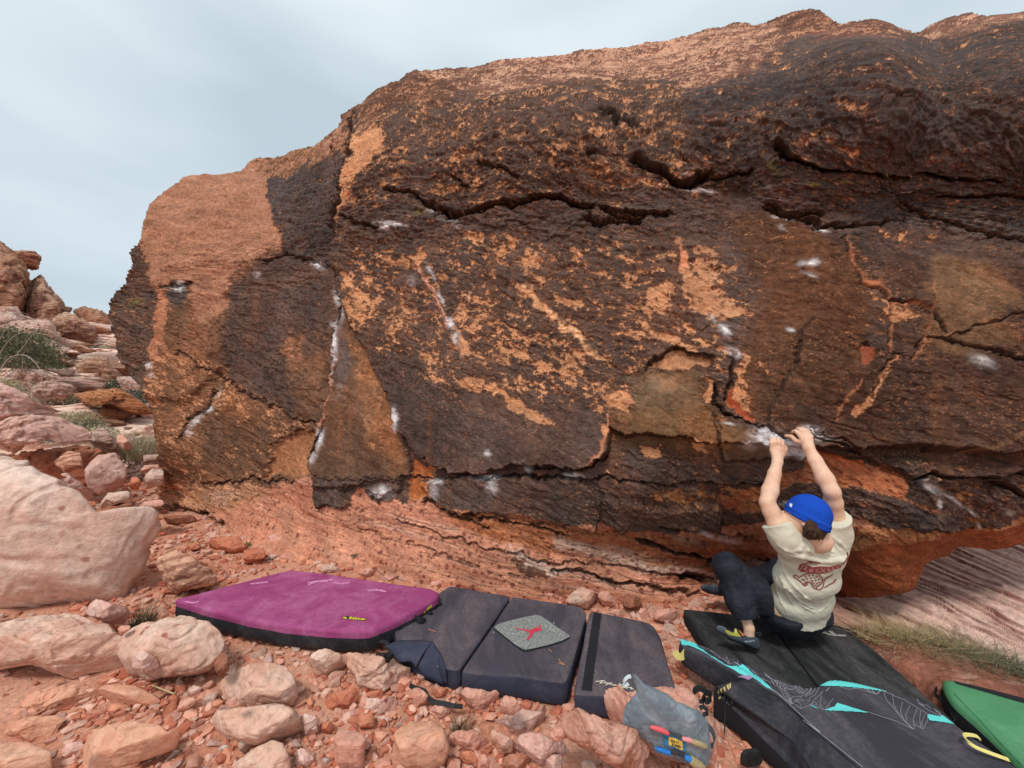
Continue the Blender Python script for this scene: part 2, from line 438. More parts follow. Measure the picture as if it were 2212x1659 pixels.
def rock_face_mat(name, k=1.0, bumpk=1.0, flecks=False):
    m, n, l, b = nmat(name)
    at = n.new('ShaderNodeAttribute'); at.attribute_name = 'col'
    tc = n.new('ShaderNodeTexCoord').outputs['Object']
    f1 = noise(n, l, tc, 22 * k, 8, .72)
    f2 = noise(n, l, tc, 120 * k, 5, .7)
    base_c = at.outputs['Color']
    if flecks:
        fk = noise(n, l, mapping(n, l, tc, (1, 1, 1.7), (0, .35, 0)), 44, 7, .78, .3); cl = noise(n, l, tc, 3.2, 4, .6)
        am = mix(n, l, 1.0, ramp(n, l, fk, [(.55, g1(0)), (.60, g1(.75))]), ramp(n, l, cl, [(.4, g1(.12)), (.62, g1(1))]), 'MULTIPLY')
        base_c = mix(n, l, am, base_c, lin(206, 142, 102, .9))
        base_c = mix(n, l, ramp(n, l, noise(n, l, tc, 70, 6, .8), [(.36, g1(.6)), (.42, g1(0))]), base_c, mix(n, l, 1.0, base_c, (.45, .42, .42), 'MULTIPLY'))
    c = mix(n, l, 1.0, base_c, ramp(n, l, f1, [(.32, g1(.62)), (.5, g1(1)), (.7, g1(1.35))]), 'MULTIPLY')
    c = mix(n, l, 1.0, c, ramp(n, l, f2, [(.3, g1(.75)), (.5, g1(1)), (.7, g1(1.25))]), 'MULTIPLY')
    hue = noise(n, l, tc, 5 * k, 4, .6)
    c = mix(n, l, ramp(n, l, hue, [(.4, g1(0)), (.7, g1(.3))]), c, mix(n, l, 1.0, c, (1.15, .92, .84), 'MULTIPLY'))
    l.new(c, b.inputs['Base Color']); b.inputs['Roughness'].default_value = .85; b.inputs['Specular IOR Level'].default_value = .1
    bump(n, l, b, [(f1, .7 * bumpk, .026 / k), (f2, .6 * bumpk, .008)])
    return m

# ------------------------------------------------------------------ the big varnished boulder
T_ = [(322,440),(340,424),(364,410),(398,387),(421,381),(460,381),(521,370),(536,352),(559,340),(612,337),(650,322),(692,306),(746,264),(780,245),(796,243),(826,215),(876,207),(895,188),(929,175),(1000,166),(1060,160),(1152,152),(1253,137),(1353,132),(1434,117),(1514,94),(1580,79),(1655,77),(1686,59),(1731,53),(1761,54),(1801,69),(1877,70),(1927,84),(1978,87),(2043,67),(2088,56),(2134,59),(2212,46),(2400,30),(2600,70)]
B_ = [(352,1100),(380,1100),(430,1135),(500,1185),(560,1225),(620,1250),(700,1270),(800,1295),(1000,1325),(1250,1350),(1540,1372),(1640,1368),(1700,1330),(1750,1305),(1790,1290),(1862,1291),(1931,1279),(1969,1266),(1976,1244),(1987,1228),(1992,1216),(2012,1206),(2047,1200),(2072,1178),(2119,1175),(2181,1178),(2212,1172),(2330,1150),(2500,1110)]
L_ = [(322,440),(312,480),(306,520),(300,530),(287,540),(283,560),(276,590),(262,612),(250,630),(240,660),(236,682),(241,710),(246,731),(256,770),(271,806),(290,826),(312,842),(325,862),(334,880),(343,920),(348,960),(351,1030),(352,1100)]
L_ = [(y, x) for x, y in L_]
ctrl = [(345,1065,5.3),(352,1100,5.0),(430,1120,4.75),(500,1160,4.15),(620,1215,3.62),(800,1250,3.3),(1000,1285,3.06),(1250,1310,2.93),(1540,1330,3.0),(1640,1335,3.6),
 (1500,1240,3.1),(1600,1232,3.5),(1700,1290,3.5),(1850,1285,2.62),(1960,1262,2.5),(1985,1225,2.52),(2100,1172,2.5),(2212,1170,2.45),(2500,1110,2.4),
 (1400,1180,2.95),(1650,1160,2.82),(1850,1190,2.42),(2000,1140,2.27),(2150,1110,2.24),(2400,1060,2.2),
 (600,1130,4.05),(800,1150,3.55),(1000,1180,3.15),(1200,1200,2.98),
 (370,1000,4.95),(500,1000,4.5),(690,1030,3.85),(900,1030,3.4),(1150,1030,2.98),(1400,1030,2.72),(1600,1000,2.56),(1720,975,2.46),(1900,980,2.32),(2200,980,2.2),(2500,950,2.15),
 (330,860,5.0),(500,850,4.6),(700,850,3.95),(950,850,3.42),(1250,850,2.95),(1500,850,2.68),(1800,850,2.42),(2200,850,2.26),
 (240,680,5.35),(400,680,5.0),(600,680,4.45),(740,650,4.02),(1000,650,3.48),(1300,650,3.02),(1600,650,2.68),(1900,650,2.48),(2200,650,2.36),(2500,650,2.3),
 (300,530,5.6),(330,440,5.75),(450,450,5.35),(600,500,4.7),(760,480,4.1),(1000,450,3.65),(1300,440,3.18),(1600,420,2.86),(1900,420,2.66),(2200,420,2.55),(2500,420,2.5),
 (421,383,5.9),(560,342,5.7),(700,305,5.2),(780,248,5.05),(760,330,4.45),(900,260,4.2),(900,190,4.75),(1100,240,3.8),(1100,162,4.7),(1300,230,3.5),(1350,135,4.7),(1550,200,3.25),(1600,82,4.6),(1750,140,3.2),(1740,58,4.0),(1900,130,3.0),(1980,90,4.2),(2080,140,3.0),(2212,110,2.95),(2212,48,3.7),(2500,110,2.9),(2600,70,3.5)]
W_ = Patch(L_, None, B_, T_, 1380, 790, ctrl)
X, Y, P = W_.X, W_.Y, W_.P
S_ = (P[..., 0] * .93 - P[..., 1] * .37).astype(np.float32)         # metres along the face
Tz = (P[..., 2] + .55 * np.maximum(P[..., 1] - 3.4, 0) * ss(2.6, 3.6, P[..., 2])).astype(np.float32)
ca, sa = math.cos(math.radians(24)), math.sin(math.radians(24))
A1 = S_ * ca - Tz * sa                                               # along the bedding (dips to the right)
A2 = S_ * sa + Tz * ca                                               # across it
wob = fbm2(A1 * 1.1, A2 * 1.1, 3, 40)
W_.Xw = X + 13 * fbm2(S_ * 3.2, Tz * 3.2, 4, 3) + 6 * fbm2(S_ * 13, Tz * 13, 4, 4, .65)
W_.Yw = Y + 11 * fbm2(S_ * 3.2, Tz * 3.2, 4, 5) + 7 * fbm2(S_ * 13, Tz * 13, 4, 6, .65)

c_exp = lin(224, 160, 116, .85); c_tan = lin(180, 128, 102, .85); c_cap = lin(212, 166, 138, .85)
c_var = lin(84, 71, 66, .9); c_brn = lin(112, 84, 66, .9); c_oli = lin(118, 98, 78, .9); c_pink = lin(224, 156, 126, .85)
c_org = lin(198, 120, 82, .85); c_drk = lin(76, 68, 67, .9); c_wht = lin(236, 208, 190, .85); c_red = lin(176, 92, 66, .86)
c_gry = lin(76, 72, 72, .9); c_und = lin(150, 82, 52, .9)
C = np.full(X.shape, .80, np.float32)          # how much of the skin of varnish is left
R = np.full(X.shape, .35, np.float32)          # roughness of the relief
V = np.empty(X.shape + (3,), np.float32); V[:] = c_var
E = np.empty(X.shape + (3,), np.float32); E[:] = c_exp
def reg(pts, soft=10, **k):
    for nm, arr in (('C', C), ('R', R), ('V', V), ('E', E)):
        if nm in k: W_.paint(arr, pts, k[nm], soft)
# large zones
reg([(560,330),(780,230),(1000,150),(1450,100),(1600,300),(1600,420),(1300,440),(1150,440),(980,460),(760,500),(740,400)], 30, C=.66, R=.75, V=c_var)
reg([(1480,180),(1650,120),(2600,100),(2600,560),(2000,520),(1800,470),(1600,430),(1500,330)], 30, C=.80, R=1.0, V=c_drk)
reg([(1780,380),(2600,380),(2600,640),(2050,530),(1850,500)], 20, C=.92, R=.8, V=c_gry)
reg([(760,500),(1000,500),(1300,500),(1500,520),(1640,700),(1560,900),(1350,950),(1100,850),(900,820),(800,700)], 25, C=.64, R=.4)
reg(ZC([(0,0),(900,0),(2100,60),(2100,330),(1300,200),(700,260),(0,330)]), 14, C=.86, R=.8)
reg(ZC([(100,380),(1000,700),(2100,1000),(2100,1500),(1400,1300),(700,1250),(400,1100),(100,700)]), 20, C=.56)
reg(ZC([(500,1200),(1000,1400),(1300,1500),(1700,1650),(1850,1900),(1300,2000),(450,1900),(380,1600),(350,1300)]), 22, C=.97, R=.15, V=c_var)
reg([(870,880),(1330,900),(1320,990),(1290,1005),(1150,1000),(1000,1022),(930,1008),(880,950)], 10, C=.98, R=.15)
reg([(1560,470),(1700,470),(1850,600),(1860,900),(1700,950),(1600,900),(1590,750),(1640,650),(1600,560)], 25, C=.84, R=.25, V=lin(88,64,50,.9))
reg([(1860,560),(2600,700),(2600,1060),(1950,1000),(1800,960),(1700,900),(1900,780)], 30, C=.92, R=.3, V=lin(76,58,50,.9))
# left wing of the rock
reg([(300,430),(600,330),(700,600),(700,1060),(340,1100),(330,850),(230,700)], 12, C=.5, R=.45, V=c_brn, E=c_tan)
reg([(225,680),(285,520),(312,545),(325,600),(340,650),(344,720),(325,800),(318,850),(240,760)], 5, C=.74, R=.7, V=c_var, E=c_tan)
reg([(300,430),(330,415),(420,365),(560,330),(640,330),(602,352),(578,400),(580,440),(592,470),(600,508),(605,525),(570,545),(540,560),(500,590),(498,610),(506,625),(500,650),(488,680),(440,700),(420,680),(420,660),(425,630),(410,612),(380,608),(365,630),(368,700),(366,740),(345,780),(328,800),(338,770),(346,720),(345,650),(330,600),(318,560),(306,525)], 4, C=.12, R=.28, E=c_tan, V=lin(140,84,62,.86))
reg([(340,640),(365,640),(366,740),(340,775),(330,790),(342,720)], 6, C=.1, E=lin(190,126,94,.86), R=.15)
reg([(368,632),(385,612),(412,618),(423,640),(420,665),(400,680),(372,660)], 4, C=.98, V=c_gry, R=.5)
reg([(366,660),(425,660),(440,700),(500,680),(520,720),(520,800),(420,800),(370,760)], 10, C=.72, R=.5, V=c_brn)
reg(ZA([(900,100),(1100,110),(1300,130),(1310,500),(1290,800),(1200,1040),(950,960),(700,820),(700,300),(800,200)]), 8, C=.88, R=.45, V=c_var)
reg(ZA([(1010,560),(1110,540),(1120,640),(1080,800),(1070,870),(1020,700)]), 8, C=.55, V=c_brn)
reg(ZA([(1080,700),(1240,600),(1230,900),(1180,1050),(1080,980)]), 14, C=.85, V=c_brn)
reg(ZA([(360,600),(600,640),(700,800),(1000,960),(950,1150),(900,1350),(340,1380),(240,900),(230,740)]), 14, C=.55, R=.35, V=lin(124,90,68,.88), E=lin(206,144,106,.88))
reg(ZA([(560,960),(640,1000),(900,1060),(980,1000),(920,1150),(890,1340),(600,1350),(560,1200)]), 26, C=.8, V=lin(104,80,64,.88))
reg(ZA([(890,1340),(920,1180),(980,1120),(1060,1085),(1140,1100),(1180,1130),(1140,1250),(1160,1350)]), 7, C=.0, E=lin(192,132,94,.88), R=.1)
# corner column
reg(ZA([(1310,200),(1330,280),(1400,420),(1480,580),(1580,760),(1640,900),(1660,1100),(1700,1350),(1200,1350),(1140,1250),(1190,1060),(1240,900),(1270,700),(1300,500)]), 6, C=.93, R=.12, V=lin(104,80,64,.88))
reg(ZA([(1400,560),(1470,600),(1560,800),(1640,1000),(1660,1250),(1500,1200),(1450,900)]), 14, C=.55, V=lin(142,104,76,.88), E=lin(176,122,86,.88))
reg(ZA([(1300,330),(1370,400),(1400,700),(1330,900),(1300,600)]), 10, C=.95, V=lin(104,94,92,.88))
reg([(690,1035),(900,1030),(905,1080),(880,1085),(800,1075),(770,1050),(735,1052),(745,1090),(700,1098),(688,1060)], 4, C=.97, V=c_var, R=.25)
# dark panel beside it
reg([(576,392),(592,388),(618,380),(650,366),(700,350),(768,338),(752,420),(740,500),(735,570),(700,572),(640,560),(604,552),(602,525),(606,510),(596,470),(582,440)], 4, C=.94, R=.9, V=c_drk)
reg([(540,345),(700,285),(795,235),(772,300),(764,345),(700,352),(650,366),(618,380),(592,386),(560,372)], 8, C=.38, R=1.0, V=c_brn, E=c_tan)
# crest
reg([(860,215),(880,190),(930,165),(1400,120),(1700,50),(1950,75),(2250,40),(2600,40),(2600,80),(2212,88),(2110,120),(2050,140),(1960,128),(1880,108),(1760,98),(1690,125),(1620,190),(1500,215),(1420,200),(1300,222),(1200,215),(1100,235),(1000,215),(930,225)], 9, C=.5, R=.6, E=c_cap, V=lin(116,84,74,.9))
reg([(1100,150),(1450,105),(1660,70),(1680,95),(1560,160),(1300,195),(1150,180)], 10, C=.36, E=lin(206,156,130,.9), R=.4)
reg([(1660,70),(1740,50),(1810,64),(1900,70),(1935,88),(1880,108),(1760,98),(1690,110)], 7, C=.55, E=lin(186,132,104,.88), V=lin(96,68,60,.88), R=.6)
reg([(800,240),(900,185),(960,190),(1000,215),(960,250),(860,260),(800,300),(790,260)], 8, C=.6, V=lin(100,74,62,.88), E=c_tan, R=.9)
reg([(770,310),(830,300),(850,340),(800,400),(770,450),(752,500),(745,460),(765,380)], 7, C=.18, E=c_exp, R=.5)
# centre and right details
reg(ZC([(0,480),(60,500),(160,640),(260,720),(320,840),(200,820),(120,720),(30,640)]), 4, C=.1)
reg(ZC([(60,600),(250,650),(330,800),(220,840),(180,960),(110,850),(30,700)]), 6, C=.35)
reg(ZC([(500,360),(640,320),(700,380),(620,430),(560,440),(470,420)]), 6, C=.22)
reg(ZC([(980,200),(1110,200),(1120,260),(1060,300),(1000,260)]), 5, C=.2)
reg(ZC([(1290,220),(1370,260),(1370,330),(1310,300)]), 5, C=.15)
reg(ZC([(1460,290),(1560,310),(1540,400),(1470,420),(1400,500),(1400,380)]), 7, C=.25)
reg(ZC([(1330,600),(1480,620),(1560,740),(1640,860),(1620,880),(1500,740),(1420,670),(1330,640)]), 5, C=.1)
reg(ZC([(1640,690),(1840,720),(1850,800),(1720,770),(1650,740)]), 6, C=.15)
reg(ZC([(1640,870),(1760,920),(1880,1020),(1900,1070),(1820,1030),(1700,930)]), 4, C=.02, E=lin(236,180,134))
reg(ZC([(1200,1030),(1400,1080),(1600,1180),(1900,1260),(2070,1330),(1950,1310),(1750,1300),(1500,1190),(1230,1080)]), 6, C=.2)
reg(ZC([(920,1290),(1050,1310),(1200,1380),(1300,1440),(1560,1560),(1740,1659),(1560,1640),(1300,1540),(1230,1460),(1040,1400)]), 5, C=.16)
reg(ZC([(920,960),(1040,1050),(1000,1110),(950,1130),(930,1040)]), 5, C=.1)
reg(ZC([(640,1240),(860,1290),(840,1330),(700,1320)]), 6, C=.35)
reg(ZD([(720,280),(880,250),(890,400),(1060,420),(900,480),(950,640),(1030,700),(930,760),(880,760),(780,700),(660,590),(540,500),(400,590),(480,600),(560,560),(660,540),(640,400),(720,380)]), 7, C=.2, E=lin(208,150,112,.88))
reg(ZD([(400,600),(480,550),(600,540),(560,680),(560,760),(400,720)]), 7, C=.22)
reg(ZD([(640,300),(680,300),(700,400),(660,440)]), 5, C=.1, E=lin(226,146,110))
reg(ZD([(0,700),(250,700),(560,780),(540,860),(380,900),(260,870),(180,860)]), 12, C=.5)
reg(ZD([(0,1100),(180,1160),(200,1230),(380,1300),(300,1390),(150,1360),(100,1180),(0,1180)]), 9, C=.35)
reg(ZD([(300,1130),(420,1090),(700,1110),(760,1150),(800,1300),(780,1500),(500,1400),(330,1400),(290,1250)]), 16, C=.93, V=c_oli, R=.12)
reg(ZD([(500,1350),(850,1350),(1000,1450),(1250,1659),(600,1659),(200,1560),(180,1400)]), 26, C=.9, V=lin(126,96,68,.88), R=.15)
reg(ZD([(420,1090),(440,1060),(560,965),(600,945),(680,960),(760,1020),(850,1030),(850,1080),(790,1080),(740,1090),(680,1105),(560,1090),(480,1075)]), 2.5, C=-.1, E=lin(216,156,114,.88), R=.05)
reg(ZD([(1050,980),(1100,1080),(1110,1200),(1130,1310),(1120,1360),(1020,1350),(1010,1200),(1030,1080)]), 5, C=.3)
reg(ZD([(970,1280),(1000,1190),(1020,1290),(1060,1340),(1130,1400),(1120,1450),(1040,1410),(990,1350),(950,1300)]), 3, C=-.1, E=lin(170,84,54,.88), R=.05)
reg(ZD([(770,1110),(830,1170),(880,1230),(880,1310),(850,1240),(830,1320),(790,1280),(830,1220)]), 4, C=.1)
reg(ZD([(740,1530),(780,1540),(820,1640),(760,1640)]), 4, C=.1)
reg(ZD([(80,1460),(160,1490),(210,1560),(130,1540)]), 3, C=.0)
reg(ZD([(340,1600),(500,1640),(540,1700),(400,1680)]), 3, C=.05)
reg([(1827,770),(1836,752),(1856,750),(1860,775),(1852,800),(1830,806)], 3, C=-.1, E=lin(180,100,72,.88), R=.05)
reg(ZE([(240,290),(260,240),(340,190),(420,90),(490,0),(510,10),(420,160),(340,250),(270,300)]), 4, C=.15)
reg([(1990,580),(2080,600),(2150,650),(2180,690),(2090,680),(2060,700),(1990,690),(1960,640)], 14, C=.9, V=lin(118,90,66,.9), R=.15)
reg([(1980,690),(2110,690),(2180,740),(2050,790),(1960,740)], 16, C=.9, V=lin(110,82,60,.9), R=.15)
reg([(1830,640),(1900,680),(1960,700),(1900,710),(1850,660)], 4, C=.25)
# band below the long crack
reg([(905,1040),(935,1038),(1000,1022),(1260,1030),(1300,1060),(1290,1140),(1240,1120),(1100,1105),(1040,1100),(1005,1110),(940,1080),(925,1070)], 3.5, C=.96, R=.3, V=c_var)
reg([(1290,1060),(1340,1050),(1400,1075),(1560,1090),(1560,1130),(1400,1140),(1340,1140),(1295,1110)], 4, C=.88, R=.4, V=c_var)
reg([(880,990),(930,1010),(932,1070),(905,1080),(880,1080)], 3, C=.0, E=lin(196,116,68,.88), R=.1)
reg([(1400,1050),(1560,1040),(1650,1060),(1660,1100),(1560,1100),(1420,1080)], 12, C=.45, E=lin(190,130,82,.88))
# the orange and pink foot of the rock
foot = [(345,1062),(365,1050),(430,1050),(560,1052),(690,1030),(690,1098),(745,1090),(770,1052),(800,1072),(830,1085),(905,1080),(940,1082),(1000,1112),(1030,1100),(1110,1100),(1240,1122),(1295,1115),(1345,1142),(1420,1140),(1560,1132),(1650,1120),(1700,1100),(1990,1160),(2250,1120),(2250,1400),(300,1400)]
reg(foot, 3, C=.0, E=c_pink, R=.10)
reg([(350,1050),(560,1050),(560,1085),(430,1120),(360,1090)], 8, C=.25, E=lin(206,150,112,.88), V=c_brn)
reg([(940,1090),(1040,1105),(1250,1125),(1420,1150),(1640,1150),(1640,1230),(1400,1225),(1100,1175),(980,1140)], 12, C=.06, R=.3, E=lin(196,124,84,.88))
reg([(1380,1160),(1660,1180),(1660,1300),(1450,1260)], 18, E=lin(166,98,66,.9))
reg([(1100,1205),(1160,1215),(1200,1235),(1180,1242),(1120,1225)], 4, C=.7, V=lin(104,74,62,.88))
# right-hand lower part
reg([(1740,960),(1800,985),(1860,1000),(1930,1010),(1972,1045),(1960,1075),(2040,1110),(1960,1110),(1850,1110),(1800,1040),(1760,1050),(1700,1050),(1560,1100),(1600,1060),(1680,1030),(1735,1010)], 4, C=.08, E=c_org, R=.45)
reg([(1800,1050),(1850,1050),(1960,1085),(1990,1100),(2090,1120),(2100,1135),(2000,1150),(1900,1140),(1830,1120)], 6, C=.8, R=.5, V=c_drk)
reg([(1970,1040),(2050,1045),(2260,1020),(2260,1120),(2100,1130),(2080,1090),(2020,1060)], 9, C=.62, R=.8, V=c_drk, E=lin(190,134,92,.88))
reg([(1830,1140),(1990,1150),(2090,1135),(2250,1110),(2250,1140),(2100,1165),(1960,1170),(1850,1190)], 7, C=.15, E=lin(200,140,98,.88), R=.7)
reg([(1820,1190),(1900,1180),(2050,1150),(2250,1122),(2560,1080),(2560,1180),(1990,1300),(1780,1310)], 5, C=-.1, E=c_und, R=.08)

# --- relief
H = W_.H; WN = W_.N.copy(); vd = W_.P - np.array([0, 0, CAMZ]); vd /= np.linalg.norm(vd, axis=-1)[..., None]; graze = ss(.08, .45, np.abs((WN * vd).sum(-1))); del vd
strat = ridge2(A1 * 1.3 + 1.2 * wob, A2 * 9 + wob * 1.5, 4, 22)
scale = ridge2(A1 * 7 + wob, A2 * 17, 4, 24, .55)
pit = fbm2(A1 * 6, A2 * 10, 4, 27)
lump = fbm2(A1 * 4, A2 * 7, 5, 29, .58)
R = R * .8 * (1 - .25 * ss(.7, 1, R))
H += (R * .018 + .003) * strat + (R * .021 + .002) * scale + (R * .012) * lump
H -= (R > .62) * R * .03 * ss(.42, .95, pit)
for kx, ky, am, sd in ((7.5, 14, .030, 1), (15, 27, .026, 50), (31, 52, .014, 90)):
    wx, wy = A1 * kx + .8 * fbm2(A1 * kx * .7, A2 * ky * .7, 2, sd), A2 * ky + .8 * fbm2(A1 * kx * .7 + 9, A2 * ky * .7, 2, sd + 5)
    F1, F2, ox, oy, r1, r2 = worley(wx, wy, sd)
    H += am * .82 * (R * .9 + .07) * ((r1 - .5) * .9 - oy * .9 * r2 + ox * .3 * (r1 - .5) - .25 * (1 - ss(0, .25, F2 - F1)))
    if sd == 50: H -= (ss(.45, .8, R) * .030 + .004) * (r1 > .84) * (1 - ss(.12, .42, F1)) * (.5 + r2)
    if sd == 50: rim = (1 - ss(.02, .16, F2 - F1)) * ss(.35, .7, R)
    if sd == 1: cellr = r2
saw = (A2 * 6.5 + .35 * wob + .35 * fbm2(A1 * 2, A2 * 2, 3, 61)) % 1.0
H += (.006 + .022 * R) * (ss(0, .85, saw) * (1 - ss(.93, 1.0, saw)) - .4) * ss(-.5, .5, fbm2(A1 * 2, A2 * 5, 3, 63))
Hd = H.copy(); H[:] = 0
# slabs that stand proud of their neighbours
CB = ZA([(1310,190),(1330,290),(1400,420),(1480,590),(1585,770),(1645,960),(1690,1080)]) + [(932,1008),(1000,1022),(1150,1002),(1250,1008),(1292,1000),(1320,975),(1322,930),(1360,940),(1700,960),(2700,1000),(2700,-200),(760,-200)]
W_.add(H, CB, .105, 2.6)
W_.add(H, [(905,1045),(935,1038),(1000,1024),(1260,1032),(1300,1060),(1290,1140),(1240,1122),(1100,1106),(1040,1102),(1005,1112),(940,1082),(925,1070)], .06, 2.4)
W_.add(H, [(1292,1058),(1400,1078),(1560,1090),(1560,1132),(1400,1140),(1340,1140),(1295,1110)], .05, 3)
W_.add(H, ZA([(1200,1340),(1660,1345),(1660,1420),(1560,1460),(1400,1390),(1330,1410),(1360,1500),(1200,1510)]), .045, 2.5)
W_.add(H, ZD([(860,1390),(960,1400),(1130,1465),(1300,1530),(1480,1500),(1500,1659),(1460,1720),(1300,1700),(900,1680)]), .05, 5)
W_.add(H, ZD([(420,1090),(440,1060),(560,965),(600,945),(680,960),(760,1020),(850,1030),(850,1080),(790,1080),(740,1090),(680,1105),(560,1090),(480,1075)]), -.035, 3)
W_.add(H, ZD([(300,1130),(420,1095),(700,1110),(800,1300),(780,1500),(500,1400),(330,1400)]), -.02, 8)
W_.add(H, [(1827,770),(1836,752),(1856,750),(1860,775),(1852,800),(1830,806)], -.02, 2.5)
W_.add(H, ZE([(90,500),(240,560),(400,570),(560,630),(700,690),(770,770),(1000,740),(1200,700),(1548,660),(1700,400),(0,-300),(-300,380)]), .06, 3)
W_.add(H, [(225,600),(290,520),(318,560),(340,640),(344,720),(325,800),(300,850),(220,800)], -.02, 8)
W_.add(H, ZA([(340,270),(280,290),(300,400),(280,560),(220,740),(240,900),(500,900),(700,700),(680,300),(480,260)]), .05, 10)
W_.add(H, ZA([(890,1340),(920,1180),(980,1120),(1060,1085),(1140,1100),(1180,1130),(1140,1250),(1160,1350)]), -.04, 5)
W_.add(H, ZA([(1140,1250),(1190,1060),(1240,900),(1280,600),(1310,300),(1380,420),(1480,590),(1585,770),(1645,960),(1700,1080),(1700,1350),(1200,1400)]), .035, 3.5)
# cracks and ledges
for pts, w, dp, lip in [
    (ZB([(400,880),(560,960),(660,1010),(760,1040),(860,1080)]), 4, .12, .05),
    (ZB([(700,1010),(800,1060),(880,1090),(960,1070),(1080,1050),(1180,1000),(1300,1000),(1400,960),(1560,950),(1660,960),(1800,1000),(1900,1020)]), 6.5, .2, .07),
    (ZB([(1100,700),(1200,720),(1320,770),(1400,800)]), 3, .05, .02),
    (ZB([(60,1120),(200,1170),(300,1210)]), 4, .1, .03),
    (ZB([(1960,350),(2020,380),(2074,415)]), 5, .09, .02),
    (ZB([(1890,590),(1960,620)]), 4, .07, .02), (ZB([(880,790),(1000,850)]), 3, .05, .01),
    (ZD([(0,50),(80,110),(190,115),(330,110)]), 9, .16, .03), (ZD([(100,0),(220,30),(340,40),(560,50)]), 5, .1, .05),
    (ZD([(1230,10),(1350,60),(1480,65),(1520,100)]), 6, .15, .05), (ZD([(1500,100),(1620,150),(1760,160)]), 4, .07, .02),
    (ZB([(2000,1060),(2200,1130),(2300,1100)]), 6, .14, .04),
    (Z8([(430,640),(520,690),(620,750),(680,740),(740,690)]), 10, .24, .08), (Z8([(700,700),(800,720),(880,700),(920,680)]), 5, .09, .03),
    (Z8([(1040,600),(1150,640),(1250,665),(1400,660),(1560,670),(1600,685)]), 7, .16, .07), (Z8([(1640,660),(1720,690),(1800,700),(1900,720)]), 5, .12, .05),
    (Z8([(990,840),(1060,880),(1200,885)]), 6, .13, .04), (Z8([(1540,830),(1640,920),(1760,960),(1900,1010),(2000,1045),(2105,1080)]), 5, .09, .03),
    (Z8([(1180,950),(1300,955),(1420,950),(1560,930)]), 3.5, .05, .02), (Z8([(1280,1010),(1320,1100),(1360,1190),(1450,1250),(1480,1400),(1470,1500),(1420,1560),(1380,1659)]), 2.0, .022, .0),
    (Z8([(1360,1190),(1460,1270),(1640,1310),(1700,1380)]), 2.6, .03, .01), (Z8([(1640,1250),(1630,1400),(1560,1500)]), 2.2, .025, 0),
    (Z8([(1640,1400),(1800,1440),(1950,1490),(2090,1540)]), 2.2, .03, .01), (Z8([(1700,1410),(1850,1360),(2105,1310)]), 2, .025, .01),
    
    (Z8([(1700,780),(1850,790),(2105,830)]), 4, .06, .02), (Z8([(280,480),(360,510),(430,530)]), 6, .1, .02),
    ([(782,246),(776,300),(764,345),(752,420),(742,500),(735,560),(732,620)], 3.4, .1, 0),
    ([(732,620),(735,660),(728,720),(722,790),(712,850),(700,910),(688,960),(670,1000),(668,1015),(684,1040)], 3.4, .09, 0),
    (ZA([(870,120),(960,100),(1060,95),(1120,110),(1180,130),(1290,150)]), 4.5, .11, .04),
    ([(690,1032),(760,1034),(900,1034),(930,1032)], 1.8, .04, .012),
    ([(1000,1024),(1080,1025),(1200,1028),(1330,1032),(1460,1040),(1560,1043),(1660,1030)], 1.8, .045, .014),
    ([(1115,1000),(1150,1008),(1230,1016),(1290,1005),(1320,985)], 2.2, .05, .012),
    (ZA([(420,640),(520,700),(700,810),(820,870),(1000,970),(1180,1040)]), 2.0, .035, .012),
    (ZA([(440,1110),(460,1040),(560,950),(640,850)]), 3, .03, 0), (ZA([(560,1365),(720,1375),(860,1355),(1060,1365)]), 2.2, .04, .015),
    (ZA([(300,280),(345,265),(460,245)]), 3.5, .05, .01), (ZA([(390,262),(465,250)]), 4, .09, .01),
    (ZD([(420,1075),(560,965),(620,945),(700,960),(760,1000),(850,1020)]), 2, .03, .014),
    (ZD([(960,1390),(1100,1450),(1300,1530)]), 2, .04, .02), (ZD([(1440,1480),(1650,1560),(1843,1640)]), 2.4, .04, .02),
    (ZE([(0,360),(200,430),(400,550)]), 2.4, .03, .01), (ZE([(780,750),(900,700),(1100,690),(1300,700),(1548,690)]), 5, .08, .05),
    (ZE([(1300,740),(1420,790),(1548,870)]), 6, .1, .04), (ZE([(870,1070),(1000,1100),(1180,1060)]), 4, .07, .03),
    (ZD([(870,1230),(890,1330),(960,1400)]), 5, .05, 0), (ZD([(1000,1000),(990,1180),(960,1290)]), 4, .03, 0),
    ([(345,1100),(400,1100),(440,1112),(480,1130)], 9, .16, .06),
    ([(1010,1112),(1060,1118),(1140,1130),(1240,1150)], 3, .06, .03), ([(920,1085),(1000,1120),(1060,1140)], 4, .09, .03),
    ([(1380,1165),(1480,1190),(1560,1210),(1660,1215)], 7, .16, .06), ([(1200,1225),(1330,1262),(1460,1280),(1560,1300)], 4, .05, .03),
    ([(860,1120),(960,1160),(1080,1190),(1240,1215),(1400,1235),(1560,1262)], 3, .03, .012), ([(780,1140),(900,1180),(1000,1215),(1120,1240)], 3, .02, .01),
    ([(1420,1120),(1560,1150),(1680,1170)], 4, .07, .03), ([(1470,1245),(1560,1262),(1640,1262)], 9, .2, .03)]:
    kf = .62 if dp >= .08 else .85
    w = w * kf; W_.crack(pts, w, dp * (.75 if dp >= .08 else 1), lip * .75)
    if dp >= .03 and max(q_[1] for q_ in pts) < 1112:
        W_.paint(V, pts, lin(58, 47, 43, .8), w * 1.5, .9, closed=False); W_.paint(C, pts, np.float32(1.25), w * 1.5, .95, closed=False)  # crack shade painted in: dark colour laid along each deeper gash
gs = [np.linalg.norm(np.gradient(P, axis=k), axis=-1) + 1e-6 for k in (0, 1)]
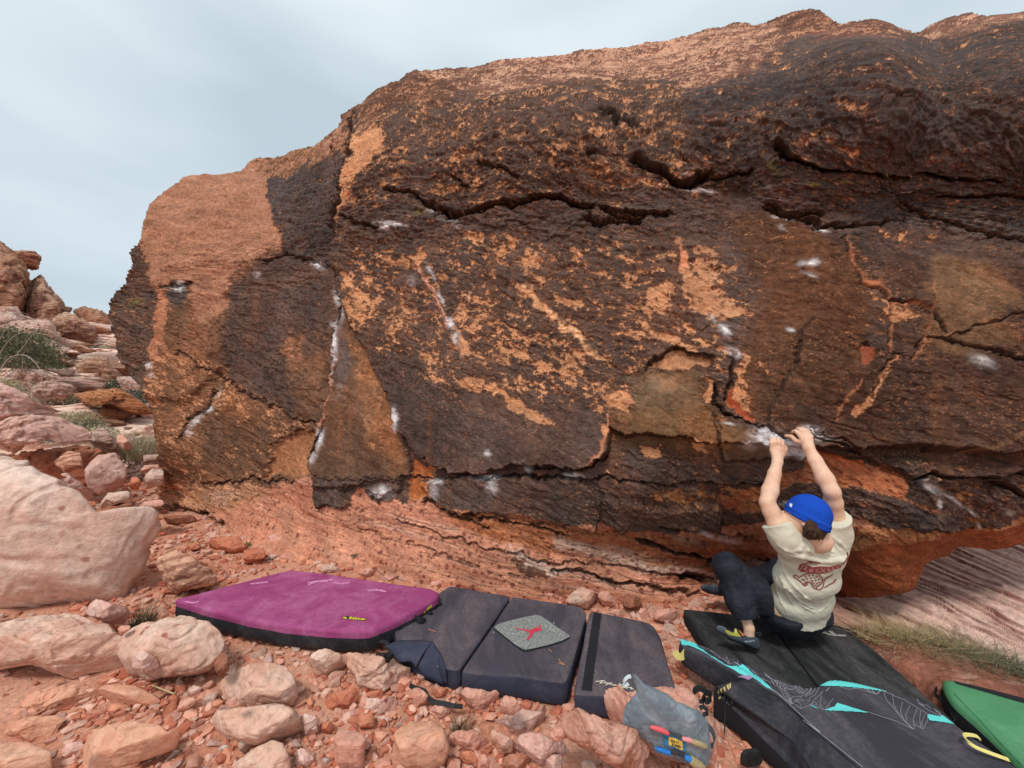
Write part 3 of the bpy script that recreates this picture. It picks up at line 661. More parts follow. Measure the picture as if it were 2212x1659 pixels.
slc = np.hypot(np.gradient(H, axis=0) / gs[0], np.gradient(H, axis=1) / gs[1]); att = (1 - .9 * ss(.5, 1.6, slc)) * (.15 + .85 * graze)
H += .075 * fbm2(S_ * .9, Tz * .9, 3, 20) + Hd * att
# strata of the foot: long beds swinging down to the right
ft = np.zeros(X.shape, np.float32); W_.add(ft, foot, 1.0, 8)
fw = .25 * fbm2(S_ * .8, Tz * .8, 3, 71)
f2 = P[..., 2] + .178 * P[..., 0] + .205 * P[..., 1] + fw * .13 + .012 * fbm2(S_ * 6, Tz * 6, 3, 79)
bed = (f2 * 9 + .5 * fbm2(S_ * 1.3, f2 * 3, 3, 73)) % 1.0
und = np.zeros(X.shape, np.float32); W_.add(und, [(1820,1190),(1900,1180),(2050,1150),(2250,1122),(2560,1080),(2560,1250),(1990,1300),(1780,1310)], 1.0, 8)
H += ft * (1 - .85 * und) * (.020 * (ss(0, .8, bed) * (1 - ss(.9, 1.0, bed)) - .4) + .009 * .4 * ridge2(S_ * 2.2, f2 * 26, 4, 75))
H[:] = np.where(Y > 1300, H * .6, H)

# --- what covers what
fl = .42 * fbm2(A1 * 2.6, A2 * 4.6, 3, 31, .6) + .62 * fbm2(A1 * 9, A2 * 16, 6, 30, .72) + .40 * fbm2(S_ * 26, Tz * 30, 4, 33, .7) - .10 * scale - .14 * strat
u_ = 1 / (1 + np.exp(-fl * 3.0)); u_ = np.where(C > 0, u_ + rim * .30 * ss(-.6, .8, fbm2(S_ * 2, Tz * 2, 3, 47)), u_)
edgew = .015 + .11 * ss(.0, .9, fbm2(S_ * 3.1, Tz * 3.1, 3, 45))
M = ss(-1, 1, (C - u_) / edgew)                                    # 1 = varnish kept
H += .007 * M
slope = np.hypot(np.gradient(H, axis=0) / gs[0], np.gradient(H, axis=1) / gs[1]); steep = ss(.9, 2.2, slope)[..., None]
vtone = 1 + .35 * fbm2(S_ * 1.6, Tz * 1.2, 4, 35) + .16 * fbm2(A1 * 9, A2 * 14, 4, 36)
Vc = V * 1.12 * np.clip(vtone, .5, 1.7)[..., None]
brown = ss(-.35, .7, fbm2(S_ * 2.2 + 5, Tz * 1.4, 4, 37))[..., None] * (.4 + .6 * ss(400, 560, Y))[..., None]
Vc = Vc * (1 - .5 * brown) + Vc * np.array([1.9, 1.42, 1.15], np.float32) * .5 * brown
rustb = np.exp(-np.maximum(C - u_, 0) / .13)[..., None] * .62
Vc = Vc * (1 - rustb) + np.array(lin(138, 84, 54, .9), np.float32) * rustb
Vc = Vc * (.8 + .4 * cellr)[..., None]
drip = ss(.2, .8, fbm2(S_ * 9, Tz * .7, 4, 38))[..., None] * ss(450, 600, Y)[..., None] * .22
Vc = Vc * (1 - drip) + np.array(lin(150, 98, 62), np.float32) * drip
etone = 1 + .34 * fbm2(A1 * 1.8, A2 * 6, 5, 39) + .12 * fbm2(S_ * 20, Tz * 24, 3, 42)
Ec = E * np.clip(etone, .55, 1.5)[..., None]
edge = np.exp(-((C - u_) / .13) ** 2)[..., None] * (1 - M[..., None]) * .28
Ec = Ec + (np.array(lin(240, 188, 146), np.float32) - Ec) * edge
# pale and rusty beds in the foot
bt = .7 * fbm2(S_ * .7, f2 * 11, 5, 77) + .6 * fbm2(S_ * 1.2, Tz * 1.6, 4, 78)
pale = (ss(.1, 1.2, bt) * ft * (1 - und))[..., None]
rust = (ss(.0, 1.1, -bt) * ft)[..., None] * (.55 - .35 * und[..., None])
Ec = Ec + (np.array(c_wht, np.float32) - Ec) * pale * .6
Ec = Ec + (np.array(lin(180, 96, 66), np.float32) - Ec) * rust
W_.paint(Ec, [(1090,1180),(1170,1205),(1240,1235),(1200,1240),(1120,1215)], c_wht, 8, .8)
W_.paint(Ec, [(1200,1150),(1400,1215),(1560,1240),(1560,1250),(1380,1235),(1200,1180)], c_wht, 8, .6)
W_.paint(Ec, ZD([(0,0)]) * 0 + [(1560,1078),(1650,1110),(1650,1132),(1560,1105)], lin(176, 90, 74), 12, .7)
# iron spots
def spots(k, dens, seed, rad=.25):
    gx, gy = S_ * k, Tz * k; ix, iy = np.floor(gx), np.floor(gy); out = np.zeros(X.shape, np.float32)
    h = lambda a: ((np.sin(ix * 127.1 + iy * 311.7 + a) * 43758.5453) % 1.0)
    cx, cy, on, rr = h(seed), h(seed + 1.7), h(seed + 3.1), h(seed + 5.3)
    d = np.hypot(gx - ix - .3 - .4 * cx, gy - iy - .3 - .4 * cy)
    return (1 - ss(rad * .6 * (.4 + rr), rad * (.4 + rr), d)) * (on < dens)
sp = np.maximum(spots(16, .16, 1, .3), spots(28, .22, 9, .32)) * np.clip(1 - M, 0, 1)
sp = sp * np.clip(ft + .35 * (C < .1), 0, 1) * (1 - und)
Ec = Ec + (np.array(lin(122, 58, 52), np.float32) - Ec) * (sp * .8)[..., None]
H -= .004 * sp
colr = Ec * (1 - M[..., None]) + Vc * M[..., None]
colr = colr + (np.array(lin(80, 60, 52, .8), np.float32) - colr) * steep * .8  # steep walls darkened, the shade inside cracks put into the colour
# red raw edges
for pts, w, c, a in [
    (ZC([(570,420),(640,500),(700,600),(740,690),(800,800),(860,880)]), 3.2, lin(232, 168, 138), .9),
    (ZC([(860,880),(900,960),(930,1060),(950,1150)]), 3, lin(224, 170, 140), .7),
    (ZA([(1300,640),(1270,720),(1250,850),(1240,950),(1210,1040)]), 4, lin(232, 160, 130), .8),
    (ZC([(1400,620),(1500,700),(1620,830),(1700,910),(1900,1060),(2000,1160)]), 4, lin(238, 184, 138), .8),
    ([(885,955),(905,985),(935,1008)], 2.5, lin(226, 150, 110), .7), ([(1288,1000),(1310,970),(1316,930),(1312,900)], 3, lin(224, 150, 110), .7),
    (Z8([(1300,1020),(1320,1090),(1370,1190),(1450,1240),(1490,1400),(1480,1500),(1400,1600),(1370,1659)]), 2.0, lin(206, 132, 94), .7),
    (Z8([(1450,1290),(1560,1290),(1640,1310)]), 2, lin(216, 132, 92), .7), (Z8([(1640,1200),(1640,1300),(1630,1420),(1560,1510)]), 1.8, lin(206, 132, 94), .6),
    (Z8([(1380,1190),(1420,1210)]), 4, lin(216, 132, 92), .7), (Z8([(620,1000),(640,1080),(640,1130)]), 4, lin(220, 150, 110), .7),
    (ZE([(300,100),(200,180),(170,300)]), 2, lin(200, 130, 90), .6), (ZE([(1000,560),(1200,500),(1400,420),(1500,390)]), 4, lin(150, 112, 84), .5),
    ([(1740,960),(1765,972),(1800,985),(1860,1000)], 4, lin(206, 104, 58), .8), ([(905,1080),(925,1072),(935,1010)], 2, lin(232, 160, 120), .6)]:
    W_.paint(colr, pts, c, w, a, closed=False)
# pale dust left by climbers' chalk on the holds
chalk = np.array(lin(244, 240, 240), np.float32)
K = np.zeros(X.shape, np.float32)
def ck(cx, cy, rx, ry, a=.8, rot=0):
    dx, dy = X - cx, Y - cy; c, s_ = math.cos(rot), math.sin(rot)
    r = ((dx * c + dy * s_) / (rx * .88)) ** 2 + ((-dx * s_ + dy * c) / (ry * .8)) ** 2
    K[:] = np.maximum(K, a * np.exp(-r))
for q in [(1560,725,16,10,.9,.8),(1580,772,22,9,.7,.5),(1535,700,10,6,.7,.8),(1735,592,14,9,.8,0),(1715,590,10,8,.5,0),(1730,618,18,6,.4,.4),
          (1690,482,26,5,1,.1),(1680,505,8,10,.5,0),(1752,512,16,5,1,.7),(1510,418,34,5,.8,.1),(1650,410,18,4,.5,0),(1950,400,12,3,.5,0),
          (1690,728,9,4,.9,.3),(1480,385,10,4,.4,0),(985,705,12,9,.9,1),(1000,740,14,8,.7,1.3),(945,600,5,24,.5,-.5),(965,655,4,22,.55,-.5),(905,620,10,20,.25,0),
          (866,905,9,24,1,0),(868,900,5,20,1,0),(860,925,6,10,.8,0),(1068,978,8,7,.8,.6),(828,1062,20,16,.8,0),(945,1040,18,6,1,.1),(940,1065,12,20,.45,0),
          (1060,1030,26,5,.95,0),(1068,1050,14,20,.5,0),(1145,1010,10,14,.4,0),(1240,1022,24,6,.6,0),(1520,1145,26,7,.9,.4),(1570,1160,40,8,.55,.25),
          (728,640,8,24,.8,0),(730,735,7,40,1,0),(724,760,5,30,1,.1),(726,700,14,10,.5,0),(745,670,8,40,.3,0),(716,800,5,28,.4,0),(692,950,7,30,.7,.25),(678,990,9,12,.7,0),(686,935,9,9,.6,0),
          (688,572,16,10,.7,.4),(726,560,6,10,.6,0),(560,595,9,9,.4,0),(395,626,14,8,.9,.2),(392,612,8,5,.6,0),(330,790,10,12,.5,0),(335,810,8,8,.5,0),
          (455,885,12,6,.8,-.4),(425,910,22,8,.6,-.8),(410,935,8,10,.5,0),(475,850,5,20,.3,.3),(870,497,30,7,.75,0),(855,505,10,8,.8,0),(940,465,12,7,.45,0),(975,485,28,7,.35,.3),
          (1000,505,12,5,.35,0),(2020,1055,30,12,.75,.5),(2030,1090,6,16,.7,0),(2075,1090,40,5,.6,.6),(2108,1128,5,6,.8,0),(2085,790,28,16,.4,.2),(2000,1040,26,7,.5,.1),
          (1660,950,40,12,1,.35),(1640,940,34,14,.9,.3),(1620,955,30,16,.55,0),(1680,975,30,16,.55,0),(1720,975,22,18,.6,0),(1722,928,26,12,.95,0),(1740,940,34,10,.5,.3),(1700,955,36,14,.6,0),(1560,915,18,3,.5,.1),
          (1700,1085,18,6,.5,0),(2180,1105,20,8,.3,0),(1130,1000,8,5,.4,0)]:
    ck(*q)
kn = .5 + .5 * fbm2(S_ * 18, Tz * 18, 5, 80) + .25 * fbm2(A1 * 30, A2 * 30, 3, 81)
kn2 = .5 + .5 * ridge2(A1 * 14, A2 * 34, 3, 83)
K = np.clip(K * 2.0 * (.18 + 1.0 * kn * kn2), 0, 1) * ss(.05, .4, K + .3 * kn)
colr = colr + (chalk - colr) * (K * .95)[..., None]
# the grey polished hold under the climber's hands
hold = ZD([(1130,1475),(1180,1490),(1250,1520),(1330,1540),(1400,1540),(1490,1600),(1500,1640),(1480,1700),(1440,1712),(1400,1680),(1280,1659),(1200,1600),(1120,1560)])
W_.paint(colr, hold, lin(226, 226, 230), 4, 1)
W_.add(H, ZD([(1280,1560),(1400,1540),(1490,1600),(1500,1640),(1480,1710),(1440,1716),(1400,1685),(1300,1659)]), .03, 2.5)
# lichen
for cx, cy, rx, ry in [(295,652,14,9),(917,468,9,8),(1670,365,14,9),(1745,400,10,6),(1890,358,18,5),(1800,390,12,4)]:
    r = np.exp(-((X - cx) / rx) ** 2 - ((Y - cy) / ry) ** 2) * ss(.3, .9, .5 + .5 * fbm2(S_ * 30, Tz * 30, 4, 90))
    colr = colr + (np.array(lin(168, 160, 74), np.float32) - colr) * (r * .75)[..., None]
colr = np.clip(colr, .012, .9)
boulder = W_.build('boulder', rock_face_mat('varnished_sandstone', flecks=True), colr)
tag(boulder, 'huge overhanging boulder with dark varnish flaking off orange rock, behind the pads', 'boulder')
face_bvh_co = (W_.P + W_.N * W_.H[..., None])[::3, ::3].copy()
del C, R, V, E, M, Vc, Ec, colr, K, kn
# ------------------------------------------------------------------ the ground: one sheet out to the horizon
def G(x, y):
    x = np.asarray(x, np.float32); y = np.asarray(y, np.float32)
    z = .035 * fbm2(x * .7, y * .7, 3, 101) + .018 * fbm2(x * 2.6, y * 2.6, 3, 103)
    up = np.maximum(y - 5.8, 0)
    z = z + .16 * up * ss(0, 2.5, up) * (1 - .5 * ss(30, 80, up)) + .35 * fbm2(x * .16, y * .16, 4, 105) * ss(7, 14, y)
    z = z + .5 * ss(-7, -16, x) * ss(2, 8, y)
    z = z + 1.8 * ss(-14, -40, x) * ss(14, 32, y)
    t = (z * 1.3 + .8 * fbm2(x * .3, y * .3, 3, 111)); z = z + .55 * (ss(.0, .35, t - np.floor(t)) - (t - np.floor(t))) * ss(8, 12, y)
    return z
def gz(x, y): return float(G(np.array([x]), np.array([y]))[0])
def ground_hit(px, py):
    d = (CAMZ) / ((py - CY) / F)
    for _ in range(6):
        a, b = ray(px, py); d = .5 * d + .5 * (gz(a * d, d) - CAMZ) / b
    return d
gu = np.linspace(-3.95, 3.95, 1100); gv = np.linspace(-3.9, 4.6, 1000)
gx, gy = np.meshgrid(2.6 * np.sinh(gu), 2.7 + 2.2 * np.sinh(gv), indexing='ij')
gzv = G(gx, gy)
near = np.exp(-((gx / 9) ** 2 + ((gy - 3) / 8) ** 2))
gzv = gzv + near * (.012 * ridge2(gx * 3, gy * 3, 4, 107) + .006 * fbm2(gx * 14, gy * 14, 3, 109))
m, n, l, b = nmat('red_desert_soil')
tc = n.new('ShaderNodeTexCoord').outputs['Object']
c = ramp(n, l, noise(n, l, tc, 1.6, 7, .6), [(.35, lin(200, 132, 104, .9)), (.6, lin(220, 164, 138, .9))])
c = mix(n, l, 1.0, c, ramp(n, l, noise(n, l, tc, 45, 6, .75), [(.3, g1(.6)), (.52, g1(1)), (.75, g1(1.3))]), 'MULTIPLY')
vo = n.new('ShaderNodeTexVoronoi'); vo.inputs['Scale'].default_value = 55; l.new(tc, vo.inputs['Vector'])
c = mix(n, l, ramp(n, l, vo.outputs['Distance'], [(.12, g1(.55)), (.3, g1(0))]), c, lin(226, 172, 146, .9))
sp = n.new('ShaderNodeSeparateXYZ'); l.new(tc, sp.inputs[0]); fy = n.new('ShaderNodeMapRange'); fy.inputs['From Min'].default_value = 6.0; fy.inputs['From Max'].default_value = 9.0; l.new(sp.outputs['Y'], fy.inputs['Value'])
wv = n.new('ShaderNodeTexWave'); wv.bands_direction = 'Z'; wv.inputs['Scale'].default_value = 1.1; wv.inputs['Distortion'].default_value = 16; wv.inputs['Detail'].default_value = 6; wv.inputs['Detail Roughness'].default_value = .7; l.new(mapping(n, l, tc, (.4, .4, 1)), wv.inputs['Vector'])
c = mix(n, l, fy.outputs[0], c, ramp(n, l, wv.outputs['Fac'], [(.15, lin(140, 94, 82)), (.4, lin(206, 160, 138)), (.8, lin(228, 196, 176))]))
l.new(c, b.inputs['Base Color']); b.inputs['Roughness'].default_value = .95; b.inputs['Specular IOR Level'].default_value = .1
bump(n, l, b, [(noise(n, l, tc, 12, 8, .7), .6, .03), (vo.outputs['Distance'], .5, .006), (noise(n, l, tc, 130, 4, .7), .5, .004)])
ground = new_obj('ground', mesh_np('ground', np.stack([gx, gy, gzv], -1).reshape(-1, 3), grid_faces(1100, 1000), m))
tag(ground, 'red sandy desert soil strewn with grit', 'ground', kind='structure')

# ------------------------------------------------------------------ stone materials
soil = lin(204, 128, 98, .9)
MATS = {
 'pale': stone_mat('pale_sandstone', lin(236, 208, 192, .95), lin(218, 184, 166, .95), dust=.25, soil=lin(214, 146, 116), spots=.6, k=.7),
 'buff': stone_mat('buff_sandstone', lin(236, 204, 184, .97), lin(216, 176, 156, .97), dust=.5, soil=lin(212, 138, 106), spots=.75, k=1.0),
 'pink': stone_mat('pink_sandstone', lin(234, 184, 164, .95), lin(218, 158, 138, .95), dust=.35, spots=.55, k=1.2),
 'rose': stone_mat('rosy_sandstone', lin(222, 166, 152, .95), lin(240, 204, 190, .95), spot=lin(140, 66, 68), dust=.2, spots=.8, k=1.4, pit=1),
 'red': stone_mat('red_sandstone', lin(220, 148, 118, .92), lin(202, 124, 96, .92), dust=.5, spots=.3, k=1.0),
 'dusty': stone_mat('dust_covered_sandstone', lin(222, 160, 132, .92), lin(230, 180, 152, .92), dust=.7, soil=lin(214, 140, 108), spots=.35, k=.9),
 'brown': stone_mat('brown_sandstone', lin(178, 118, 92, .9), lin(150, 98, 78, .9), dust=.3, spots=.4, k=.8, spot=lin(110, 56, 48)),
 'stripe': stone_mat('banded_sandstone', lin(218, 174, 146, .92), lin(198, 146, 122, .92), dust=.2, strata=.8, spots=.2, k=.8),
 'pit': stone_mat('pitted_sandstone', lin(236, 190, 172, .95), lin(192, 132, 106, .92), dust=.3, spots=.7, k=1.5, pit=1.5),
 'purple': stone_mat('purplish_sandstone', lin(198, 154, 144, .95), lin(222, 184, 168, .95), dust=.2, spots=.6, k=.9, spot=lin(120, 60, 62)),
 'white': stone_mat('chalky_quartz_stone', lin(226, 214, 206, .9), lin(190, 172, 162, .9), dust=.1, spots=.1, k=2, pit=1),
}
def far_mat(name, a, bc, dark, k, rot=(.2, .1, 0), vdark=.6, bands=3.2):
    m, n, l, b = nmat(name)
    tc = n.new('ShaderNodeTexCoord').outputs['Object']
    w = n.new('ShaderNodeTexWave'); w.bands_direction = 'Z'; w.inputs['Scale'].default_value = bands * k; w.inputs['Distortion'].default_value = 14
    w.inputs['Detail'].default_value = 6; w.inputs['Detail Scale'].default_value = .8; w.inputs['Detail Roughness'].default_value = .72
    l.new(mapping(n, l, tc, (.55, .55, 1), rot), w.inputs['Vector'])
    c = ramp(n, l, noise(n, l, tc, .7 * k, 6, .6), [(.38, a), (.6, bc)])
    c = mix(n, l, .75, c, mix(n, l, 1.0, c, ramp(n, l, w.outputs['Fac'], [(.1, (.5, .38, .36)), (.35, g1(.92)), (.9, g1(1.12))]), 'MULTIPLY'))
    c = mix(n, l, ramp(n, l, noise(n, l, tc, 1.2 * k, 6, .7, .8), [(.53, g1(0)), (.6, g1(vdark))]), c, dark)
    l.new(c, b.inputs['Base Color']); b.inputs['Roughness'].default_value = .95; b.inputs['Specular IOR Level'].default_value = .1
    bump(n, l, b, [(w.outputs['Fac'], .45, .06 / k), (noise(n, l, tc, 6 * k, 8, .75), .8, .14 / k)])
    return m
MATS['far'] = far_mat('far_banded_sandstone', lin(222, 184, 156, .9), lin(206, 154, 128, .9), lin(128, 84, 76, .9), .45)
MATS['farred'] = far_mat('far_rusty_sandstone', lin(206, 160, 132, .9), lin(190, 126, 98, .9), lin(116, 72, 64, .9), .6, vdark=.8)
MATS['farpale'] = far_mat('far_pale_sandstone', lin(234, 204, 186, .9), lin(222, 178, 160, .9), lin(176, 104, 96, .9), 1.0, vdark=.4)
MATS['arch'] = far_mat('orange_striped_sandstone', lin(214, 150, 108, .9), lin(196, 128, 88, .9), lin(110, 72, 60, .9), 1.6, rot=(.1, -.28, 0))

# ------------------------------------------------------------------ rocks grown from a silhouette, with real depth
_rng = random.Random(5)
def body(pts, d, T, facets=5, rough=.03, e=.75, nth=110, nph=64, seed=1, top=True, ledge=0.0, back=1.0, tdir=None, top_h=.86, cutk=.9, terr=.9):
    P2 = np.array(pts, float); x, y = P2[:, 0], P2[:, 1]; x1, y1 = np.roll(x, -1), np.roll(y, -1)
    cr = x * y1 - x1 * y; A = cr.sum() / 2; cx = ((x + x1) * cr).sum() / 6 / A; cy = ((y + y1) * cr).sum() / 6 / A
    th = np.linspace(0, 2 * np.pi, nth, endpoint=False); rr = np.zeros(nth)
    for i, t in enumerate(th):
        dx, dy = math.cos(t), math.sin(t); best = 0
        for a, b_, c_, e_ in zip(x - cx, y - cy, x1 - cx, y1 - cy):
            ex, ey = c_ - a, e_ - b_; den = dx * ey - dy * ex
            if abs(den) < 1e-9: continue
            s = (a * ey - b_ * ex) / den; q = (a * dy - b_ * dx) / den
            if s > 0 and -1e-6 <= q <= 1 + 1e-6: best = max(best, s)
        rr[i] = best
    k = np.array([.2, .6, .2]); rr = np.convolve(np.concatenate([rr[-1:], rr, rr[:1]]), k, 'valid')
    C0 = np.array(at_y(cx, cy, d)); m = d / F
    ph = np.linspace(0, np.pi, nph)
    sp, cp = np.sin(ph) ** e, np.sign(-np.cos(ph)) * np.abs(np.cos(ph)) ** .85
    off = np.stack([np.cos(th) * rr * m, np.zeros(nth), -np.sin(th) * rr * m], -1)
    wdir = C0 - np.array([0, 0, CAMZ]) if tdir is None else np.array(tdir, float); wdir = wdir / np.linalg.norm(wdir)
    dep = np.where(cp > 0, cp * back, cp)
    V = off[None] * sp[:, None, None] + wdir[None, None] * (dep * T)[:, None, None]
    V = V.reshape(-1, 3)
    rs = np.random.RandomState(seed); size = (rr.mean() * m)
    pl = []
    if top: pl.append((np.array([rs.uniform(-.22, .22), rs.uniform(-.3, .1), 1.0]), top_h))
    for i in range(facets):
        a = rs.uniform(0, 2 * np.pi); q = rs.uniform(.3, 1.8)
        pl.append((np.array([math.cos(a) * q, -1.0, math.sin(a) * q + .35]), rs.uniform(.84, .965)))
    for nn, hq in pl:
        nn = nn / np.linalg.norm(nn); s = V @ nn; h = np.quantile(s, hq); ov = np.maximum(s - h, 0)
        V = V - nn[None] * (ov * cutk)[:, None]
    q = V / size
    dirn = V / (np.linalg.norm(V, axis=1)[:, None] + 1e-9)
    D = rough * size * (fbm3(q, 1.1, 5, seed, .55) * 1.1 + .6 * fbm3(q, 6, 4, seed + 9, .6) - .9 * ss(.5, .9, 1 - 3 * np.abs(gn3(q[:, 0] * 1.6, q[:, 1] * 1.6, q[:, 2] * 2.6, seed + 3))))
    if ledge:
        zz = V[:, 2] + .3 * V[:, 0] * .3; s = (zz / ledge + 1.1 * fbm3(q, .9, 4, seed + 4)) % 1.0
        D = D + ledge * .11 * (.4 + 1.2 * np.clip(.5 + fbm3(q, 1.5, 2, seed + 6), 0, 1)) * (ss(0, .75, s) * (1 - ss(.88, 1, s)) - .3)
    tt = fbm3(q, 1.7, 3, seed + 31) * 2.6; fr = tt - np.floor(tt); D = D + rough * size * terr * (np.floor(tt) + ss(.3, .7, fr))
    V = V + dirn * D[:, None]
    # collapse the poles
    V = V.reshape(nph, nth, 3); V[0] = V[0].mean(0); V[-1] = V[-1].mean(0)
    i = np.arange(nph - 1)[:, None] * nth; j = np.arange(nth)[None]; kk = (j + 1) % nth
    f = np.stack([(i + j).ravel(), (i + kk).ravel(), (i + nth + kk).ravel(), (i + nth + j).ravel()], 1)
    V = V.reshape(-1, 3)
    a, b2, c2 = V[f[len(f) // 3, 0]], V[f[len(f) // 3, 1]], V[f[len(f) // 3, 2]]
    if np.dot(np.cross(b2 - a, c2 - a), a) < 0: f = f[:, ::-1]
    return C0, V, f, size
ROCKS = []
def rock(zf, pts, mat, label, d=None, T=None, name='rock', cat='rock', facets=5, rough=.035, round_=False, seed=None, fwd=.16, **k):
    D = zf(pts) if zf else pts
    P2 = np.array(D, float)
    seed = seed or (len(ROCKS) * 7 + 3)
    w, h = np.ptp(P2[:, 0]), np.ptp(P2[:, 1])
    if d is None:
        ib = P2[:, 1].argmax(); db = ground_hit(P2[ib, 0], P2[ib, 1]); d = db + fwd * w * db / F
    if T is None: T = .5 * math.sqrt(w * h) * d / F
    if round_: k.setdefault('e', .62); facets = min(facets, 4); k.setdefault('cutk', .8); k.setdefault('top_h', .8); k.setdefault('terr', .3)
    else: facets += 6; k.setdefault('cutk', 1.0); rough *= 1.25; k.setdefault('e', .6)
    res = max(w, h)
    nth = int(np.clip(res * .55, 60, 260)); nph = int(np.clip(res * .36, 36, 150))
    C0, V, f, size = body(D, d, T, facets, rough, nth=nth, nph=nph, seed=seed, **k)
    zb = V[:, 2].min(); base = (C0[0], C0[1], C0[2] + zb)
    o = new_obj(name, mesh_np(name, V - np.array([0, 0, zb]), f, MATS[mat]), None, base)
    tag(o, label, cat); ROCKS.append((o, D))
    return o

# left-hand boulders and slabs
rock(None, [(-330,960),(-60,968),(20,985),(60,998),(88,1020),(118,1030),(150,1052),(166,1062),(190,1092),(214,1120),(244,1146),(272,1160),(280,1140),(322,1128),(362,1135),(371,1148),(366,1180),(352,1206),(332,1246),(310,1290),(297,1308),(286,1345),(268,1352),(228,1342),(160,1318),(60,1312),(-40,1318),(-330,1330)], 'pale',
     'huge pale rounded boulder with dark red spots, filling the left side of the photo', d=3.0, T=.62, name='boulder', cat='boulder', rough=.022, facets=-2, seed=12, top_h=.93, cutk=.5, terr=.5)
rock(Z3, [(1000,330),(1090,250),(1300,370),(1370,460),(1370,500),(1230,520),(1050,560),(930,600),(900,540),(980,470)], 'stripe', 'brown banded slab leaning behind the huge pale boulder', rough=.04)
rock(Z3, [(420,650),(490,600),(560,570),(700,610),(810,640),(830,690),(800,745),(700,745),(560,690)], 'rose', 'angular red slab lying against the foot of the huge pale boulder', d=2.5, T=.16, seed=21, cutk=1)
rock(Z3, [(-250,760),(0,750),(250,680),(480,676),(620,735),(700,745),(770,900),(820,960),(880,1050),(880,1110),(760,1140),(620,1150),(500,1120),(200,1000),(-250,1080)], 'buff', 'broad flat buff boulder with a dusty red hollow beside the egg-shaped one', rough=.045, round_=True, T=.34, seed=8)
rock(Z3, [(740,800),(880,730),(1050,680),(1200,668),(1330,730),(1425,820),(1425,900),(1330,1040),(1250,1130),(1150,1150),(1000,1130),(820,1060),(750,930)], 'buff', 'egg-shaped buff boulder with a dusty red lower side, left of the magenta pad', rough=.04, round_=True, T=.26, seed=31)
rock(Z3, [(800,920),(900,905),(950,935),(1015,985),(1010,1020),(890,1065),(830,1010)], 'rose', 'small jagged pink stone wedged between the two broad buff boulders', d=2.02, T=.07)
rock(Z3, [(725,790),(770,755),(835,752),(800,800),(735,822)], 'pink', 'small pointed stone under the angular red slab', T=.05, d=2.2)
rock(Z3, [(1300,1180),(1400,1090),(1550,1010),(1700,982),(1820,1015),(1885,1110),(1890,1200),(1870,1270),(1600,1290),(1430,1290),(1310,1240)], 'buff', 'smooth rounded buff boulder below the middle of the magenta pad', rough=.04, round_=True, T=.2, seed=44)
rock(Z3, [(1240,1420),(1330,1320),(1460,1285),(1600,1262),(1800,1255),(1880,1300),(1930,1420),(1930,1500),(1830,1570),(1700,1520),(1450,1520),(1290,1480)], 'buff', 'smooth boulder with a broken right edge, in front of the rounded buff one', rough=.03, T=.2, seed=51, cutk=.6)
rock(Z3, [(1430,1760),(1500,1620),(1600,1540),(1720,1485),(1800,1500),(1840,1600),(1860,1760)], 'buff', 'rounded buff boulder cut by the bottom of the photo', rough=.04, round_=True, T=.16, seed=52)
rock(Z3, [(0,1330),(150,1190),(330,1140),(500,1120),(590,1180),(740,1270),(750,1310),(600,1348),(300,1300),(0,1410),(-250,1420),(-250,1300)], 'dusty', 'long low dusty red rock with a pale streak, near the left edge', rough=.04, T=.14, seed=61)
rock(Z3, [(620,1145),(720,1125),(850,1135),(960,1180),(1045,1245),(900,1285),(760,1275),(640,1200)], 'dusty', 'low dusty oval rock at the foot of the egg-shaped boulder', rough=.03, round_=True, T=.1)
rock(Z3, [(430,1490),(600,1400),(800,1362),(1000,1380),(1140,1470),(1130,1530),(900,1620),(800,1760),(420,1760),(400,1600)], 'dusty', 'wide flat half-buried red rock at the bottom left', rough=.035, round_=True, T=.16, seed=66)
rock(Z3, [(-200,1400),(0,1370),(220,1330),(450,1330),(370,1400),(345,1500),(200,1520),(-200,1500)], 'dusty', 'flat dark-edged slab at the left edge of the gravel', rough=.04, T=.12)
rock(Z3, [(-250,1530),(0,1490),(180,1490),(330,1560),(335,1760),(-250,1780)], 'dusty', 'smooth red rock in the bottom left corner', rough=.03, round_=True, T=.16)
rock(Z3, [(340,1575),(430,1500),(520,1490),(525,1535),(400,1605)], 'rose', 'pinkish cobble resting on the wide flat red rock', T=.04, d=1.52)
rock(Z3, [(1180,1160),(1230,1130),(1280,1150),(1270,1190),(1200,1205)], 'rose', 'round pink cobble at the foot of the smooth rounded boulder', T=.03)
rock(Z3, [(1330,1060),(1400,920),(1440,920),(1455,1040),(1400,1080)], 'brown', 'brown upright stone behind the egg-shaped boulder', T=.08, d=1.95)
rock(Z3, [(1080,1300),(1150,1230),(1240,1205),(1245,1250),(1170,1310),(1100,1320)], 'pink', 'angular pink stone in front of the low dusty oval rock', T=.05)
rock(Z3, [(1430,1240),(1500,1200),(1530,1260),(1450,1285)], 'pink', 'small pink wedge leaning on the smooth rounded boulder', T=.03, d=1.66)
rock(Z3, [(1385,1540),(1420,1510),(1452,1515),(1445,1560),(1400,1568)], 'white', 'small white quartz stone on bare soil', T=.02)
rock(Z3, [(1850,1580),(1920,1530),(1990,1590),(1990,1650),(1930,1660)], 'rose', 'pink square cobble near the bottom edge', T=.04)
rock(Z3, [(1895,1310),(2000,1330),(2020,1430),(1960,1460),(1900,1400)], 'rose', 'pale spotted stone tucked right of the broken-edged boulder', T=.05)
rock(Z3, [(1280,230),(1420,190),(1520,190),(1570,260),(1500,300),(1300,290)], 'red', 'broad red slab in the soil behind the magenta pad', T=.16)
rock(Z3, [(1510,290),(1600,265),(1680,258),(1690,325),(1560,370),(1470,350)], 'red', 'wedge of red rock between the broad red slab and the pad', T=.14)
